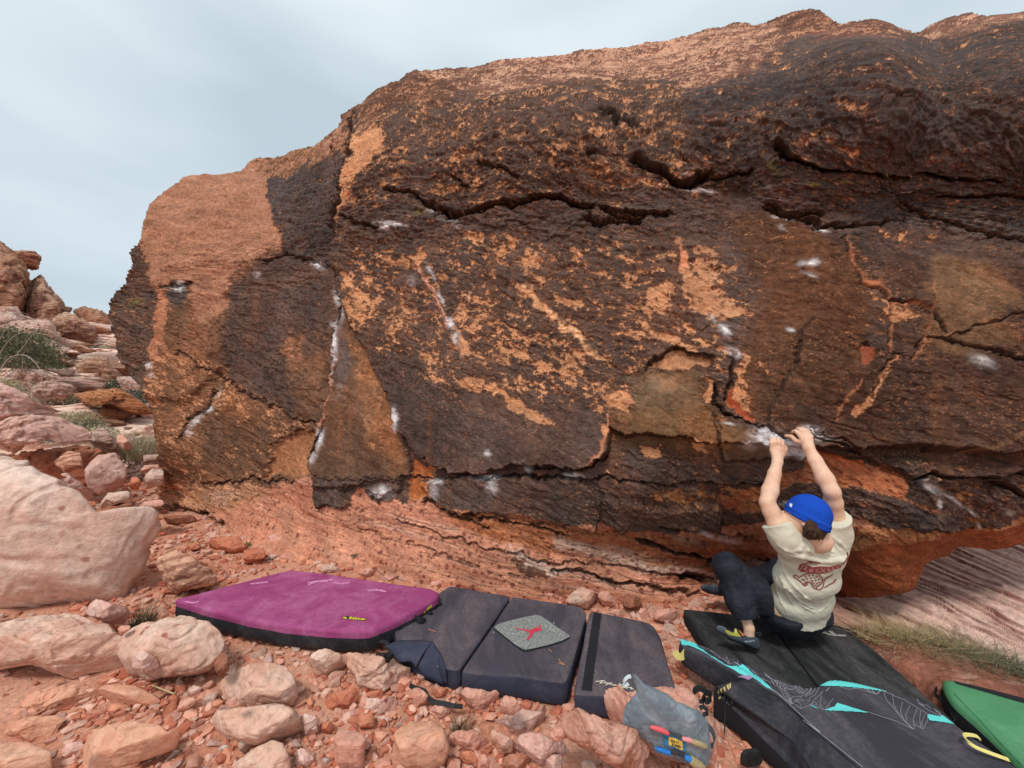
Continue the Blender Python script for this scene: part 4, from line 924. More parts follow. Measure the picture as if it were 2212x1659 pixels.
rock(Z3, [(1695,250),(1700,190),(1750,168),(1800,222),(1780,262)], 'pink', 'round pinkish stone at the foot of the great boulder', T=.09)
rock(Z3, [(1688,335),(1700,305),(1762,303),(1768,335),(1730,345)], 'pale', 'pale little block on red soil behind the pad', T=.04)
rock(Z3, [(1238,148),(1280,112),(1345,105),(1392,122),(1365,148)], 'pink', 'flat pink stone near the left foot of the great boulder', T=.08)
rock(Z3, [(1168,168),(1190,140),(1245,135),(1240,165)], 'pink', 'small flat stone left of a larger flat pink one', T=.06)
rock(Z3, [(1150,280),(1160,235),(1270,225),(1275,265),(1200,292)], 'red', 'low red stone with a green tuft at its side', T=.08)
rock(Z3, [(2015,405),(2060,368),(2165,385),(2160,412),(2080,425)], 'pale', 'flat pale stone just behind the far corner of the magenta pad', T=.06)
rock(Z3, [(1770,330),(1800,290),(1850,300),(1850,335),(1810,350)], 'pink', 'small tan stone on open soil behind the pad', T=.05)
rock(Z3, [(740,150),(765,78),(900,80),(935,110),(880,150)], 'stripe', 'grey-brown stone behind the tip of the huge pale boulder', T=.14)
rock(Z3, [(685,120),(700,70),(745,80),(750,120),(715,135)], 'red', 'reddish stone at the top of the gully by the huge pale boulder', T=.1)
rock(Z3, [(640,40),(720,-10),(830,0),(900,-30),(1020,-40),(1000,10),(880,60),(720,60)], 'stripe', 'low ledge of broken rock leading to the great boulder', T=.2)
rock(Z3, [(930,110),(1000,60),(1230,50),(1260,90),(1100,120),(1000,125)], 'brown', 'brown slab in the shade beneath the left end of the great boulder', T=.18)
# the upper left
rock(Z2, [(-250,870),(10,878),(60,905),(110,930),(200,985),(330,1035),(325,1052),(120,1042),(0,1075),(-250,1075)], 'purple', 'dark reddish overhanging slab at the left edge, above a similar one', d=5.2, T=.5, ledge=.09, rough=.05, seed=71)
rock(Z2, [(-250,1090),(0,1080),(120,1050),(330,1055),(420,1095),(485,1122),(470,1142),(330,1150),(150,1192),(20,1250),(-250,1260)], 'purple', 'lower overhanging slab at the left edge with a thin pointed lip', d=4.9, T=.55, ledge=.12, rough=.05, seed=72)
rock(Z2, [(-250,1260),(60,1240),(180,1250),(330,1150),(430,1170),(500,1200),(540,1260),(560,1400),(400,1500),(-250,1500)], 'brown', 'shaded rock mass under the pointed overhanging slab', d=5.4, T=.4, rough=.06, seed=79)
rock(Z2, [(418,1240),(480,1215),(600,1240),(650,1320),(655,1395),(600,1430),(520,1458),(465,1440),(432,1340)], 'purple', 'pale tilted block with a flat spotted face in the gully', d=4.75, T=.3, facets=6, rough=.03, seed=74)
rock(Z2, [(250,1255),(330,1215),(418,1245),(432,1360),(460,1430),(380,1390),(300,1310)], 'stripe', 'layered rock beside the pale tilted block', d=4.9, T=.3, seed=75)
rock(Z2, [(0,1250),(100,1290),(200,1330),(280,1345),(362,1415),(350,1448),(200,1400),(0,1340),(-150,1300)], 'red', 'long red rock above the huge pale boulder', d=4.2, T=.25, seed=76)
rock(Z2, [(190,1320),(280,1300),(420,1400),(500,1480),(420,1500),(300,1440)], 'purple', 'grey-pink slab between the long red rock and the gully', d=4.4, T=.25, seed=78)
rock(Z2, [(490,1505),(560,1450),(670,1436),(675,1480),(560,1530),(505,1535)], 'pale', 'pale wedge of rock below the tilted block', d=4.1, T=.16, seed=81)
rock(Z2, [(672,1560),(740,1500),(840,1478),(855,1500),(720,1575)], 'pink', 'pink wedge by the left foot of the great boulder', d=4.15, T=.16)
rock(Z2, [(655,1405),(665,1370),(710,1365),(735,1395),(715,1432),(670,1440)], 'red', 'dark red stone between two pale blocks by the great boulder', d=4.7, T=.14)
rock(Z2, [(732,1400),(760,1335),(850,1310),(850,1405),(740,1438)], 'pale', 'pale block touching the left side of the great boulder', d=4.9, T=.2)
rock(Z2, [(640,1330),(700,1310),(850,1300),(850,1330),(750,1345)], 'pink', 'low pink shelf behind the pale block', d=5.3, T=.2)
rock(Z2, [(420,1150),(540,1105),(610,1200),(612,1258),(540,1248),(480,1215)], 'farpale', 'pale streaked slab above the tilted block', d=6.2, T=.4)
rock(Z2, [(600,1140),(640,1150),(690,1210),(640,1240),(610,1200)], 'pink', 'pink broken stone at the edge of the dead brush', d=6, T=.25)
rock(Z2, [(690,1280),(740,1255),(840,1250),(840,1280),(760,1300)], 'farpale', 'flat pale stone beneath the dead brush', d=5.8, T=.3)
rock(Z2, [(420,1510),(440,1490),(500,1495),(480,1540),(430,1545)], 'red', 'small red block at the lip of the gully', d=4.1, T=.1)
rock(Z2, [(560,1610),(580,1580),(620,1600),(600,1635)], 'red', 'small red stone left of the pink wedge', d=3.8, T=.08)
rock(Z2, [(500,1545),(600,1500),(690,1500),(680,1560),(600,1600),(540,1600)], 'brown', 'brown stone under the pale wedge of rock', d=4.1, T=.2)
rock(Z2, [(340,965),(375,925),(430,902),(490,895),(610,912),(700,955),(760,1000),(800,1030),(800,1045),(700,1045),(620,1010),(560,985),(450,1010),(400,990)], 'arch', 'low orange rock with curved stripes behind the dead brush', d=9.5, T=1.0, ledge=.2, rough=.05, seed=83)
rock(Z2, [(440,1000),(560,980),(640,1010),(700,1050),(600,1080),(470,1060)], 'brown', 'shaded underside block beneath the curved orange rock', d=9.7, T=.6)
# slopes and towers behind
for pts, mt, lb, dd, TT, lg, nm in [
 ([(-260,130),(0,160),(12,185),(50,205),(90,240),(112,290),(120,320),(125,420),(120,520),(130,640),(-260,640)], 'farred', 'tall layered cliff at the far left edge with dark stains', 30, 5, .9, 'outcrop'),
 ([(112,290),(180,300),(200,320),(250,385),(312,462),(315,485),(300,545),(330,640),(120,640),(118,420)], 'far', 'sloping striped buttress right of the tall cliff', 31, 4, .8, 'outcrop'),
 ([(45,206),(60,198),(120,195),(180,200),(205,222),(210,245),(198,268),(202,290),(120,285),(90,248)], 'farred', 'flat-topped capstone perched above the cliff', 31, 2, .5, 'capstone'),
 ([(305,485),(330,482),(375,488),(372,505),(340,530),(300,540)], 'far', 'small pale knob on the skyline beside the buttress', 34, 1.5, .4, 'outcrop'),
 ([(375,510),(395,497),(440,492),(525,505),(550,530),(572,560),(580,600),(585,650),(560,700),(500,690),(480,600),(430,560)], 'farred', 'dark domed outcrop on the skyline touching the great boulder', 33, 4, .8, 'outcrop'),
 ([(283,538),(330,525),(390,530),(440,562),(488,600),(502,640),(490,680),(440,700),(380,690),(300,640),(270,590)], 'far', 'rounded pale dome with a rusty overhang, middle of the far slope', 26, 3.5, .7, 'outcrop'),
 ([(-200,500),(60,520),(130,545),(240,560),(290,640),(390,700),(420,790),(300,830),(-200,860)], 'farpale', 'broad pale slope of bedded rock behind the green bush', 22, 4, .5, 'outcrop'),
 ([(240,700),(290,690),(330,720),(370,780),(400,830),(330,840),(260,780)], 'far', 'leaning slab below the rounded dome', 17, 1.5, .4, 'outcrop'),
 ([(395,800),(430,765),(470,745),(550,748),(600,800),(650,860),(640,900),(520,890),(430,860)], 'far', 'low cream dome with one dark stain, near the great boulder', 15, 1.6, .3, 'outcrop'),
 ([(560,700),(640,670),(700,700),(700,800),(620,780)], 'farred', 'reddish rock shelf almost hidden by the great boulder', 24, 2, .4, 'outcrop'),
 ([(20,800),(120,790),(230,830),(300,850),(420,860),(540,880),(560,920),(430,930),(370,960),(200,960),(60,900),(-60,860)], 'farpale', 'pinkish white ledges stepping down behind the overhanging slabs', 12.5, 1.6, .28, 'outcrop'),
 ([(120,900),(230,870),(370,890),(400,920),(350,960),(330,990),(180,950)], 'farpale', 'bright pale ledge just above the overhanging slabs', 10.5, .8, .16, 'outcrop'),
 ([(600,850),(700,850),(790,920),(800,1010),(700,960),(640,920)], 'farpale', 'pale slope squeezed beside the great boulder', 12.5, 1.2, .2, 'outcrop')]:
    rock(Z2, pts, mt, lb, d=dd, T=TT, ledge=lg, name=nm, cat='rock outcrop', rough=.07, facets=-3, e=.55, cutk=.5, seed=len(ROCKS) * 5 + 1, top_h=.97)
# foreground right of the magenta pad
for pts, mt, lb, kw in [
 ([(243,690),(262,640),(310,605),(400,612),(465,655),(468,720),(400,760),(350,792),(275,755)], 'buff', 'tan pentagonal stone under the front edge of the magenta pad', dict(T=.09)),
 ([(450,625),(500,615),(560,632),(650,640),(700,650),(800,690),(882,722),(870,770),(800,830),(700,885),(600,862),(480,840),(400,820),(450,780),(500,735),(460,690)], 'buff', 'large buff rock with dark brown stains, under the loose corner flap', dict(T=.14, rough=.05)),
 ([(298,972),(340,910),(375,878),(450,850),(540,832),(548,900),(480,972),(380,970)], 'red', 'orange wedge-shaped stone with a shaded front', dict(T=.07)),
 ([(545,895),(600,860),(690,842),(695,895),(620,912)], 'red', 'small bright orange block behind the long pink one', dict(T=.04)),
 ([(498,932),(560,893),(680,905),(790,890),(805,925),(800,1000),(700,985),(640,1008),(540,985)], 'rose', 'long pink block with a maroon stain at its left end', dict(T=.06)),
 ([(455,1060),(520,1020),(560,990),(632,990),(638,1062),(590,1105),(520,1070)], 'red', 'orange stone below the long pink block', dict(T=.05)),
 ([(636,1030),(650,1005),(705,1003),(732,1032),(700,1058),(650,1052)], 'rose', 'small round reddish stone beside an orange one', dict(T=.03)),
 ([(395,1140),(440,1070),(520,1062),(588,1122),(582,1230),(575,1330),(400,1330)], 'pink', 'upright smooth pink stone at the bottom edge with a dark stain', dict(T=.08, round_=True)),
 ([(733,1210),(752,1110),(800,1060),(850,1020),(1000,1028),(1060,1090),(1085,1200),(1060,1290),(1000,1350),(740,1310)], 'dusty', 'broad smooth dusty rock beside the dark grass at the bottom', dict(T=.12, round_=True)),
 ([(1078,1120),(1130,1090),(1220,1080),(1322,1150),(1312,1222),(1200,1230),(1100,1195)], 'pink', 'six-sided pink stone right of the dark grass', dict(T=.06)),
 ([(1318,1160),(1385,1098),(1440,1130),(1482,1170),(1478,1240),(1380,1240)], 'pit', 'mottled upright stone between two pink ones', dict(T=.06)),
 ([(1480,1160),(1500,1110),(1560,1095),(1640,1110),(1700,1150),(1825,1185),(1830,1280),(1700,1330),(1560,1280),(1470,1230)], 'rose', 'big pink stone dotted with purple spots at the bottom', dict(T=.1)),
 ([(1122,880),(1180,830),(1280,850),(1395,885),(1405,925),(1330,985),(1230,980),(1130,950)], 'pink', 'pink boulder touching the front edge of the dark folding pad', dict(T=.07)),
 ([(1358,1015),(1385,930),(1410,880),(1470,892),(1515,965),(1450,1000)], 'pink', 'upright salmon stone below the dark folding pad', dict(T=.05, d=1.72)),
 ([(1255,1130),(1290,1070),(1380,1010),(1500,965),(1600,975),(1690,985),(1690,1090),(1560,1130),(1450,1130),(1330,1140)], 'purple', 'wide grey-pink slab in front of the dark folding pad', dict(T=.09)),
 ([(1675,1100),(1690,1010),(1745,948),(1870,965),(2000,1030),(2130,1065),(2230,1100),(2290,1180),(2300,1250),(2150,1330),(2030,1290),(1900,1240),(1780,1160)], 'pit', 'long pitted two-tone rock below the chalk bucket', dict(T=.12, rough=.06, d=1.52)),
 ([(970,880),(985,850),(1035,828),(1082,848),(1065,900),(990,900)], 'red', 'round red stone beside the loose black strap', dict(T=.04)),
 ([(940,985),(990,940),(1080,935),(1115,960),(1100,1030),(970,1020)], 'pink', 'pink stone under the end of the loose black strap', dict(T=.05)),
 ([(855,870),(870,830),(905,832),(958,880),(950,965),(880,960)], 'pink', 'pink stone left of the loose black strap', dict(T=.05)),
 ([(185,1000),(230,985),(300,1010),(310,1080),(270,1135),(220,1120)], 'rose', 'mottled pale stone right of the broken-edged boulder', dict(T=.06)),
 ([(303,1080),(320,1040),(380,1030),(405,1070),(370,1110),(312,1122)], 'red', 'plain red cobble among pale ones near the bottom', dict(T=.04)),
 ([(148,1250),(170,1200),(205,1190),(282,1250),(275,1310),(170,1300)], 'rose', 'pale pink rounded block near the bottom edge', dict(T=.05)),
 ([(308,1275),(330,1255),(375,1252),(392,1280),(350,1305)], 'white', 'whitish broken stone near the bottom edge', dict(T=.03)),
 ([(1678,1120),(1700,1060),(1740,1062),(1772,1100),(1775,1150),(1700,1155)], 'pink', 'small tan wedge at the left end of the pitted rock', dict(T=.04, d=1.5)),
 ([(1128,1260),(1160,1215),(1215,1208),(1255,1262),(1225,1312),(1150,1300)], 'red', 'plain salmon stone at the bottom below the six-sided one', dict(T=.04)),
 ([(1375,1340),(1390,1260),(1440,1228),(1520,1222),(1595,1262),(1590,1345)], 'pit', 'rough half-round stone at the bottom edge', dict(T=.06)),
 ([(1600,1340),(1610,1250),(1690,1225),(1760,1240),(1840,1345)], 'rose', 'spotted stone at the bottom edge next to a rough half-round one', dict(T=.06)),
 ([(1245,1330),(1255,1240),(1290,1225),(1320,1270),(1325,1330)], 'pink', 'narrow upright pink stone at the bottom edge', dict(T=.04)),
 ([(1905,920),(1990,880),(2130,868),(2330,845),(2450,830),(2560,880),(2680,1030),(2760,1250),(2780,1360),(2400,1400),(2250,1230),(2100,1080),(1960,1010)], 'pink', 'large salmon boulder carrying the grey chalk bucket', dict(T=.2, d=1.78, cutk=.7)),
 ([(1765,330),(1800,280),(1860,238),(1930,262),(1992,290),(1965,350),(1900,372),(1830,350)], 'buff', 'angular tan block behind the dark folding pad, largest of the rubble', dict(T=.14)),
 ([(1628,308),(1640,270),(1700,263),(1738,300),(1700,316)], 'pink', 'tan cube of rock left of the largest rubble block', dict(T=.08)),
 ([(2108,300),(2130,285),(2212,310),(2240,380),(2180,378),(2130,340)], 'brown', 'grey-brown stone at the right end of the rubble behind the dark pad', dict(T=.1)),
 ([(1958,300),(1970,265),(2025,258),(2085,340),(2060,362),(1985,345)], 'pink', 'leaning slab right of the largest rubble block', dict(T=.1)),
 ([(2018,400),(2050,372),(2112,375),(2132,410),(2080,425)], 'pink', 'low flat stone touching the far edge of the dark pad', dict(T=.06)),
 ([(1178,238),(1190,212),(1250,203),(1262,240),(1210,248)], 'pink', 'square tan stone at the far edge of the dark folding pad', dict(T=.06)),
 ([(1065,232),(1075,208),(1140,208),(1172,235),(1120,245)], 'red', 'flat reddish stone at the far edge of the dark folding pad', dict(T=.06)),
 ([(968,238),(975,208),(1035,198),(1055,232),(1010,245)], 'pink', 'rounded tan stone by the far corner of the magenta pad', dict(T=.06)),
 ([(535,178),(550,140),(605,124),(662,150),(600,182)], 'pink', 'tan boulderlet behind the magenta pad near a green plant', dict(T=.08)),
 ([(295,158),(330,115),(362,104),(440,128),(432,152),(340,162)], 'pale', 'flat pale stone behind the middle of the magenta pad', dict(T=.08)),
 ([(640,205),(690,175),(745,168),(805,188),(770,212)], 'pink', 'flat tan stone behind the right half of the magenta pad', dict(T=.07))]:
    rock(Z4, pts, mt, lb, seed=len(ROCKS) * 3 + 2, **kw)
for pts, mt, lb, kw in [
 ([(215,250),(225,195),(300,188),(355,205),(362,262),(300,275)], 'pink', 'square salmon block between the dark pad and the black mat', dict(T=.12)),
 ([(48,160),(70,110),(140,130),(165,190),(130,215),(70,190)], 'brown', 'brown slab of rubble beneath the shaded foot of the great boulder', dict(T=.12)),
 ([(500,190),(510,160),(545,165),(558,195)], 'red', 'little red stone by the climber\'s tucked foot', dict(T=.05)),
 ([(1175,275),(1190,240),(1235,255),(1262,295),(1200,300)], 'pink', 'pale stone peeking out behind the far edge of the black mat', dict(T=.07, d=2.62))]:
    rock(Z5, pts, mt, lb, seed=len(ROCKS) * 3 + 2, **kw)
def flat_d(x, y, z): return (z - CAMZ) / ((CY - y) / F)
SH = Patch(None, None, [(1770,1372),(1850,1402),(1900,1430),(1950,1474),(2000,1512),(2040,1560),(2120,1612),(2300,1720),(2450,1790)], [(1770,1352),(1850,1368),(1930,1392),(2010,1404),(2110,1430),(2212,1466),(2320,1510),(2450,1560)], 300, 120,
  [(x, y, flat_d(x, y, z)) for x, y, z in ((1770,1360,.04),(1850,1368,.05),(1850,1402,.0),(1930,1392,.09),(1950,1440,.08),(1950,1474,.0),(2010,1404,.1),(2040,1480,.1),(2040,1560,.0),(2110,1430,.1),(2120,1520,.12),(2120,1612,.0),(2212,1466,.1),(2212,1560,.14),(2300,1720,.0),(2320,1510,.1),(2320,1620,.14),(2450,1560,.1),(2450,1790,.0),(2450,1660,.14))])
SH.H += .02 * fbm2(SH.P[..., 0] * 3, SH.P[..., 1] * 3, 4, 230) + .006 * fbm2(SH.P[..., 0] * 20, SH.P[..., 1] * 20, 4, 232)
cc = np.empty(SH.X.shape + (3,), np.float32); cc[:] = lin(168, 112, 92, .9); t_ = ss(.2, .9, fbm2(SH.P[..., 0] * 6, SH.P[..., 1] * 9, 5, 233))[..., None]; cc += (np.array(lin(214, 172, 152)) - cc) * t_ * .7
t_ = ss(.1, .9, fbm2(SH.P[..., 0] * 2.2, SH.P[..., 1] * 2.2, 4, 236))[..., None]; cc += (np.array(lin(126, 78, 66)) - cc) * t_ * .6
sh_ = SH.build('rock_shelf', rock_face_mat('brown_shelf_sandstone', 1.5), np.clip(cc, .02, .9), back=(.02, .1), shrink=(1.0, 1.0)); tag(sh_, 'flat brown rock shelf between the black mat and the dry grass', 'rock')
# bedded slab rising behind, seen under the overhang
SL = Patch(None, None, [(1640,1352),(1700,1350),(1830,1362),(1960,1412),(2060,1445),(2212,1492),(2500,1610)], [(1640,1200),(1800,1190),(2000,1150),(2212,1090),(2500,1030)], 420, 240,
  [(1640,1352,2.62),(1700,1345,2.62),(1830,1360,2.5),(1960,1412,2.33),(2212,1492,2.07),(2500,1610,1.76),(1700,1300,2.78),(1860,1300,2.78),(2000,1290,2.74),(2212,1330,2.45),(2212,1200,2.95),(2000,1200,3.15),(1700,1200,3.3),(2500,1100,3.3),(2500,1350,2.3),(2212,1100,3.4)])
X2, Y2, P2 = SL.X, SL.Y, SL.P
q = (Y2 - .42 * X2) / 200.0 + .0004 * (X2 - 2000) * .12
wq = .3 * fbm2(P2[..., 0] * 1.2, P2[..., 1] * 1.2, 3, 200)
bb = (q * 11 + wq * 1.5 + 1.7 * fbm2(q * 3.3, X2 / 700, 4, 212) + .25 * fbm2(q * 14, X2 / 90, 3, 213)) % 1.0; fine = fbm2(q * 40, X2 / 160, 4, 202)
SL.H += .022 * (.35 + ss(-.6, .6, fbm2(q * 5, X2 / 300, 3, 215))) * (ss(0, .8, bb) * (1 - ss(.88, 1, bb)) - .4) + .007 * fine + .04 * fbm2(P2[..., 0] * 1.1, P2[..., 1] * 1.1, 3, 204)
cc = np.empty(X2.shape + (3,), np.float32); cc[:] = lin(236, 200, 184, .95)
dk = ss(.7, .92, bb) * .95 * ss(-.5, .3, fbm2(q * 9, X2 / 150, 3, 208)) + ss(.35, .9, -fine) * .45; cc += (np.array(lin(126, 72, 64)) - cc) * np.clip(dk, 0, 1)[..., None] * .85
rd = ss(.1, .8, fbm2(P2[..., 0] * 2, q * 6, 4, 206)); cc += (np.array(lin(170, 92, 78)) - cc) * (rd * .4)[..., None]
left_shade = ss(1960, 1820, X2) * .6; cc += (np.array(lin(146, 88, 64)) - cc) * left_shade[..., None]  # left end browned: shade under the overhang painted into the slab
slab = SL.build('bedded_rock_slab', rock_face_mat('bedded_sandstone', 1.2), np.clip(cc, .02, .9), back=(.2, .5, .8), shrink=(1.0, 1.0, .98))
tag(slab, 'pale slab with dark red stripes rising at an angle beneath the overhang on the right', 'rock')

# ------------------------------------------------------------------ loose stones one can count
def stone_variant(seed, name='stone'):
    rs = np.random.RandomState(seed); bm = bmesh.new(); bmesh.ops.create_icosphere(bm, subdivisions=3, radius=1)
    V = np.array([v.co[:] for v in bm.verts]); V *= rs.uniform(.6, 1.1, 3) * np.array([1, .85, .6])
    for i in range(13):
        nn = rs.normal(size=3); nn /= np.linalg.norm(nn); s = V @ nn; h = np.quantile(s, rs.uniform(.66, .93)); V -= nn[None] * np.maximum(s - h, 0)[:, None]
    V *= (1 + .04 * fbm3(V, 2.5, 5, seed, .6))[:, None]
    for v, c in zip(bm.verts, V): v.co = c
    me = bpy.data.meshes.new(name); bm.to_mesh(me); bm.free()
    me.polygons.foreach_set('use_smooth', [True] * len(me.polygons))
    return me
SHADE = ['pink', 'red', 'spotted rosy', 'pale', 'dusty', 'flat pink', 'buff', 'blocky red', 'rounded pink', 'pointed rosy']
keys = ['pink', 'red', 'rose', 'pale', 'dusty', 'pink', 'buff', 'red', 'pink', 'rose']
VAR = []
for i in range(10):
    me = stone_variant(300 + i); me.materials.append(MATS[keys[i]]); VAR.append(me)
PAD_ZONES = [[(360,1325),(628,1215),(960,1265),(960,1330),(1270,1295),(1410,1350),(1470,1500),(1270,1545),(860,1440),(770,1415),(500,1380)],
             [(1465,1310),(1822,1345),(2090,1570),(2212,1659),(1560,1659),(1480,1480),(1445,1400)]]
def inside(px, py, polys, m=0):
    return any(sdist(np.array([px]), np.array([py]), p)[0] < m for p in polys)
def proj(x, y, z): return CX + F * x / y, CY - F * (z - CAMZ) / y
zones = [
 ([(400,1125),(560,1180),(800,1250),(1000,1272),(940,1262),(640,1218),(430,1290),(480,1240),(380,1180)], 42, (.028, .06), 'small stone in the soil between the magenta pad and the great boulder', 'stones in the soil behind the magenta pad'),
 ([(940,1258),(1100,1275),(1300,1300),(1500,1335),(1475,1400),(1455,1500),(1400,1360),(1270,1305),(1100,1285)], 110, (.03, .09), 'broken stone in the strip of rubble along the foot of the great boulder', 'rubble along the foot of the great boulder'),
 ([(480,1400),(800,1410),(900,1490),(1280,1535),(1340,1640),(1300,1750),(0,1750),(0,1560),(420,1460)], 165, (.024, .085), 'small loose stone among the larger rocks in front of the pads', 'small loose stones in front of the pads'),
 ([(150,1100),(340,1050),(430,1120),(400,1180),(330,1130),(250,1160)], 26, (.03, .07), 'small stone in the gully between the huge pale boulder and the great boulder', 'stones in the gully'),
 ([(0,1330),(200,1320),(480,1380),(560,1600),(0,1700)], 40, (.02, .055), 'little stone lying on or between the broad boulders at the lower left', 'stones at the lower left')]
rs = np.random.RandomState(77)
for poly, cnt, (s0, s1), lb, gp in zones:
    pp = np.array(poly, float); k = 0; tries = 0; placed = []
    while k < cnt and tries < 6000:
        tries += 1
        px, py = rs.uniform(pp[:, 0].min(), pp[:, 0].max()), rs.uniform(pp[:, 1].min(), pp[:, 1].max())
        if not inside(px, py, [poly]) or inside(px, py, PAD_ZONES, 4): continue
        if inside(px, py, [D for _, D in ROCKS if len(D) < 40], -3): continue
        d = ground_hit(px, py); a, b_ = ray(px, py); x, y = a * d, d
        if any((x - q[0]) ** 2 + (y - q[1]) ** 2 < (q[2] * .8 + s0 * .8) ** 2 for q in placed): continue
        vi = rs.randint(10); s = s0 + (s1 - s0) * rs.rand() ** 1.6; placed.append((x, y, s))
        o = new_obj('stone', VAR[vi], None, (x, y, gz(x, y) + s * .18))
        o.rotation_euler = (rs.uniform(-.5, .5), rs.uniform(-.5, .5), rs.uniform(0, 6.28)); o.scale = (s * rs.uniform(.8, 1.3), s * rs.uniform(.8, 1.2), s * rs.uniform(.7, 1.1))
        tag(o, lb.replace('stone', SHADE[vi] + ' stone', 1), 'stone', gp); k += 1
# blocks and scrub scattered over the far slope
rs = np.random.RandomState(31); FV = []
for i, k in enumerate(['farpale', 'far', 'farred', 'farpale', 'purple']):
    me = stone_variant(340 + i, 'block'); me.materials.append(MATS[k]); FV.append(me)
FC = ['whitish', 'cream banded', 'rusty', 'pinkish', 'grey-pink']; k = 0
while k < 75:
    px, d = rs.uniform(-30, 330), 7 + 17 * rs.rand() ** 1.3
    a, b_ = ray(px, 800); x, y = a * d, d
    s = (.1 + .35 * rs.rand() ** 2) * (.5 + d / 14); vi = rs.randint(5)
    o = new_obj('block', FV[vi], None, (x, y, gz(x, y) + s * .15)); o.rotation_euler = (rs.uniform(-.4, .4), rs.uniform(-.4, .4), rs.uniform(0, 6.28)); o.scale = (s * rs.uniform(.9, 1.6), s * rs.uniform(.8, 1.2), s * rs.uniform(.5, .9))
    tag(o, FC[vi] + ' broken block on the rocky slope left of the great boulder', 'rock', 'broken blocks on the far slope'); k += 1
k = 0
while k < 34:
    px, d = rs.uniform(-60, 300), 13 + 17 * rs.rand(); a, b_ = ray(px, 760); x, y = a * d, d
    s = rs.uniform(.7, 1.9) * d / 22; vi = [0, 1, 2, 3, 1][rs.randint(5)]
    o = new_obj('block', FV[vi], None, (x, y, gz(x, y) + s * .1)); o.rotation_euler = (rs.uniform(-.3, .3), rs.uniform(-.3, .3), rs.uniform(0, 6.28)); o.scale = (s * rs.uniform(1.1, 2.0), s * rs.uniform(.9, 1.3), s * rs.uniform(.45, .8))
    tag(o, 'large ' + FC[vi] + ' ledge block high on the rocky slope at the far left', 'rock', 'large ledge blocks on the far slope'); k += 1
# ------------------------------------------------------------------ grit and pebbles nobody could count
rs = np.random.RandomState(9); N = 38000
u = rs.rand(N); y = 1.25 + 5.5 * u ** 1.7; x = rs.uniform(-1.15, .85, N) * y
dens = fbm2(x * 1.3, y * 1.3, 3, 210); keep = (dens + rs.uniform(-.6, .6, N) > -.25); x, y = x[keep], y[keep]; N = len(x)
s = (.003 + .022 * rs.rand(N) ** 3.4) * (.75 + .25 * y)
bm = bmesh.new(); bmesh.ops.create_icosphere(bm, subdivisions=1, radius=1); iv = np.array([v.co[:] for v in bm.verts]); itri = np.array([[v.index for v in f.verts] for f in bm.faces]); bm.free()
V = iv[None] * (1 + .28 * rs.normal(size=(N, len(iv), 1))) * s[:, None, None] * rs.uniform(.6, 1.3, (N, 1, 3))
an = rs.rand(N) * 6.28; c_, s_ = np.cos(an)[:, None], np.sin(an)[:, None]
V = np.stack([V[..., 0] * c_ - V[..., 1] * s_ + x[:, None], V[..., 0] * s_ + V[..., 1] * c_ + y[:, None], V[..., 2] * .7 + (G(x, y) + s * .35 + .003)[:, None]], -1)
ft_ = (itri[None] + (np.arange(N) * len(iv))[:, None, None]).reshape(-1, 3)
pal = np.array([lin(222, 160, 136), lin(204, 130, 104), lin(228, 180, 158), lin(190, 112, 88), lin(218, 172, 152), lin(214, 146, 116)])
pc = pal[rs.randint(0, 6, N)] * rs.uniform(.75, 1.05, (N, 1))
m, n, l, b = nmat('grit'); at = n.new('ShaderNodeAttribute'); at.attribute_name = 'col'; l.new(at.outputs['Color'], b.inputs['Base Color']); b.inputs['Roughness'].default_value = .95
bump(n, l, b, [(noise(n, l, n.new('ShaderNodeTexCoord').outputs['Object'], 200, 3), .4, .002)])
gr = new_obj('gravel', mesh_np('gravel', V.reshape(-1, 3), ft_, m, False, np.repeat(pc, len(iv), 0)))
tag(gr, 'fine pink and red grit scattered over the soil', 'gravel', kind='stuff')

# ------------------------------------------------------------------ plants
def leafmat(name, c1, c2):
    m, n, l, b = nmat(name)
    oi = n.new('ShaderNodeTexCoord').outputs['Object']
    c = ramp(n, l, noise(n, l, oi, 30, 2), [(.35, c1), (.65, c2)])
    l.new(c, b.inputs['Base Color']); b.inputs['Roughness'].default_value = .8
    return m
GM = {'green': leafmat('green_grass', lin(96, 112, 52, .9), lin(140, 140, 72, .9)), 'dry': leafmat('dry_grass', lin(170, 146, 104, .9), lin(206, 184, 140, .9)),
      'grey': leafmat('grey_green_grass', lin(96, 98, 76, .9), lin(138, 136, 108, .9)), 'yellow': leafmat('yellow_grass', lin(150, 130, 66, .9), lin(190, 168, 96, .9)),
      'dark': leafmat('dark_grass', lin(74, 66, 48, .9), lin(112, 100, 70, .9)), 'twig': leafmat('dead_twigs', lin(150, 132, 120, .9), lin(190, 176, 164, .9)),
      'leaf': leafmat('bush_leaves', lin(84, 90, 66, .85), lin(122, 124, 92, .85)), 'leaf2': leafmat('blue_green_leaves', lin(82, 92, 80, .85), lin(108, 116, 98, .85)),
      'straw': leafmat('straw_brush', lin(170, 158, 124, .9), lin(206, 194, 160, .9))}
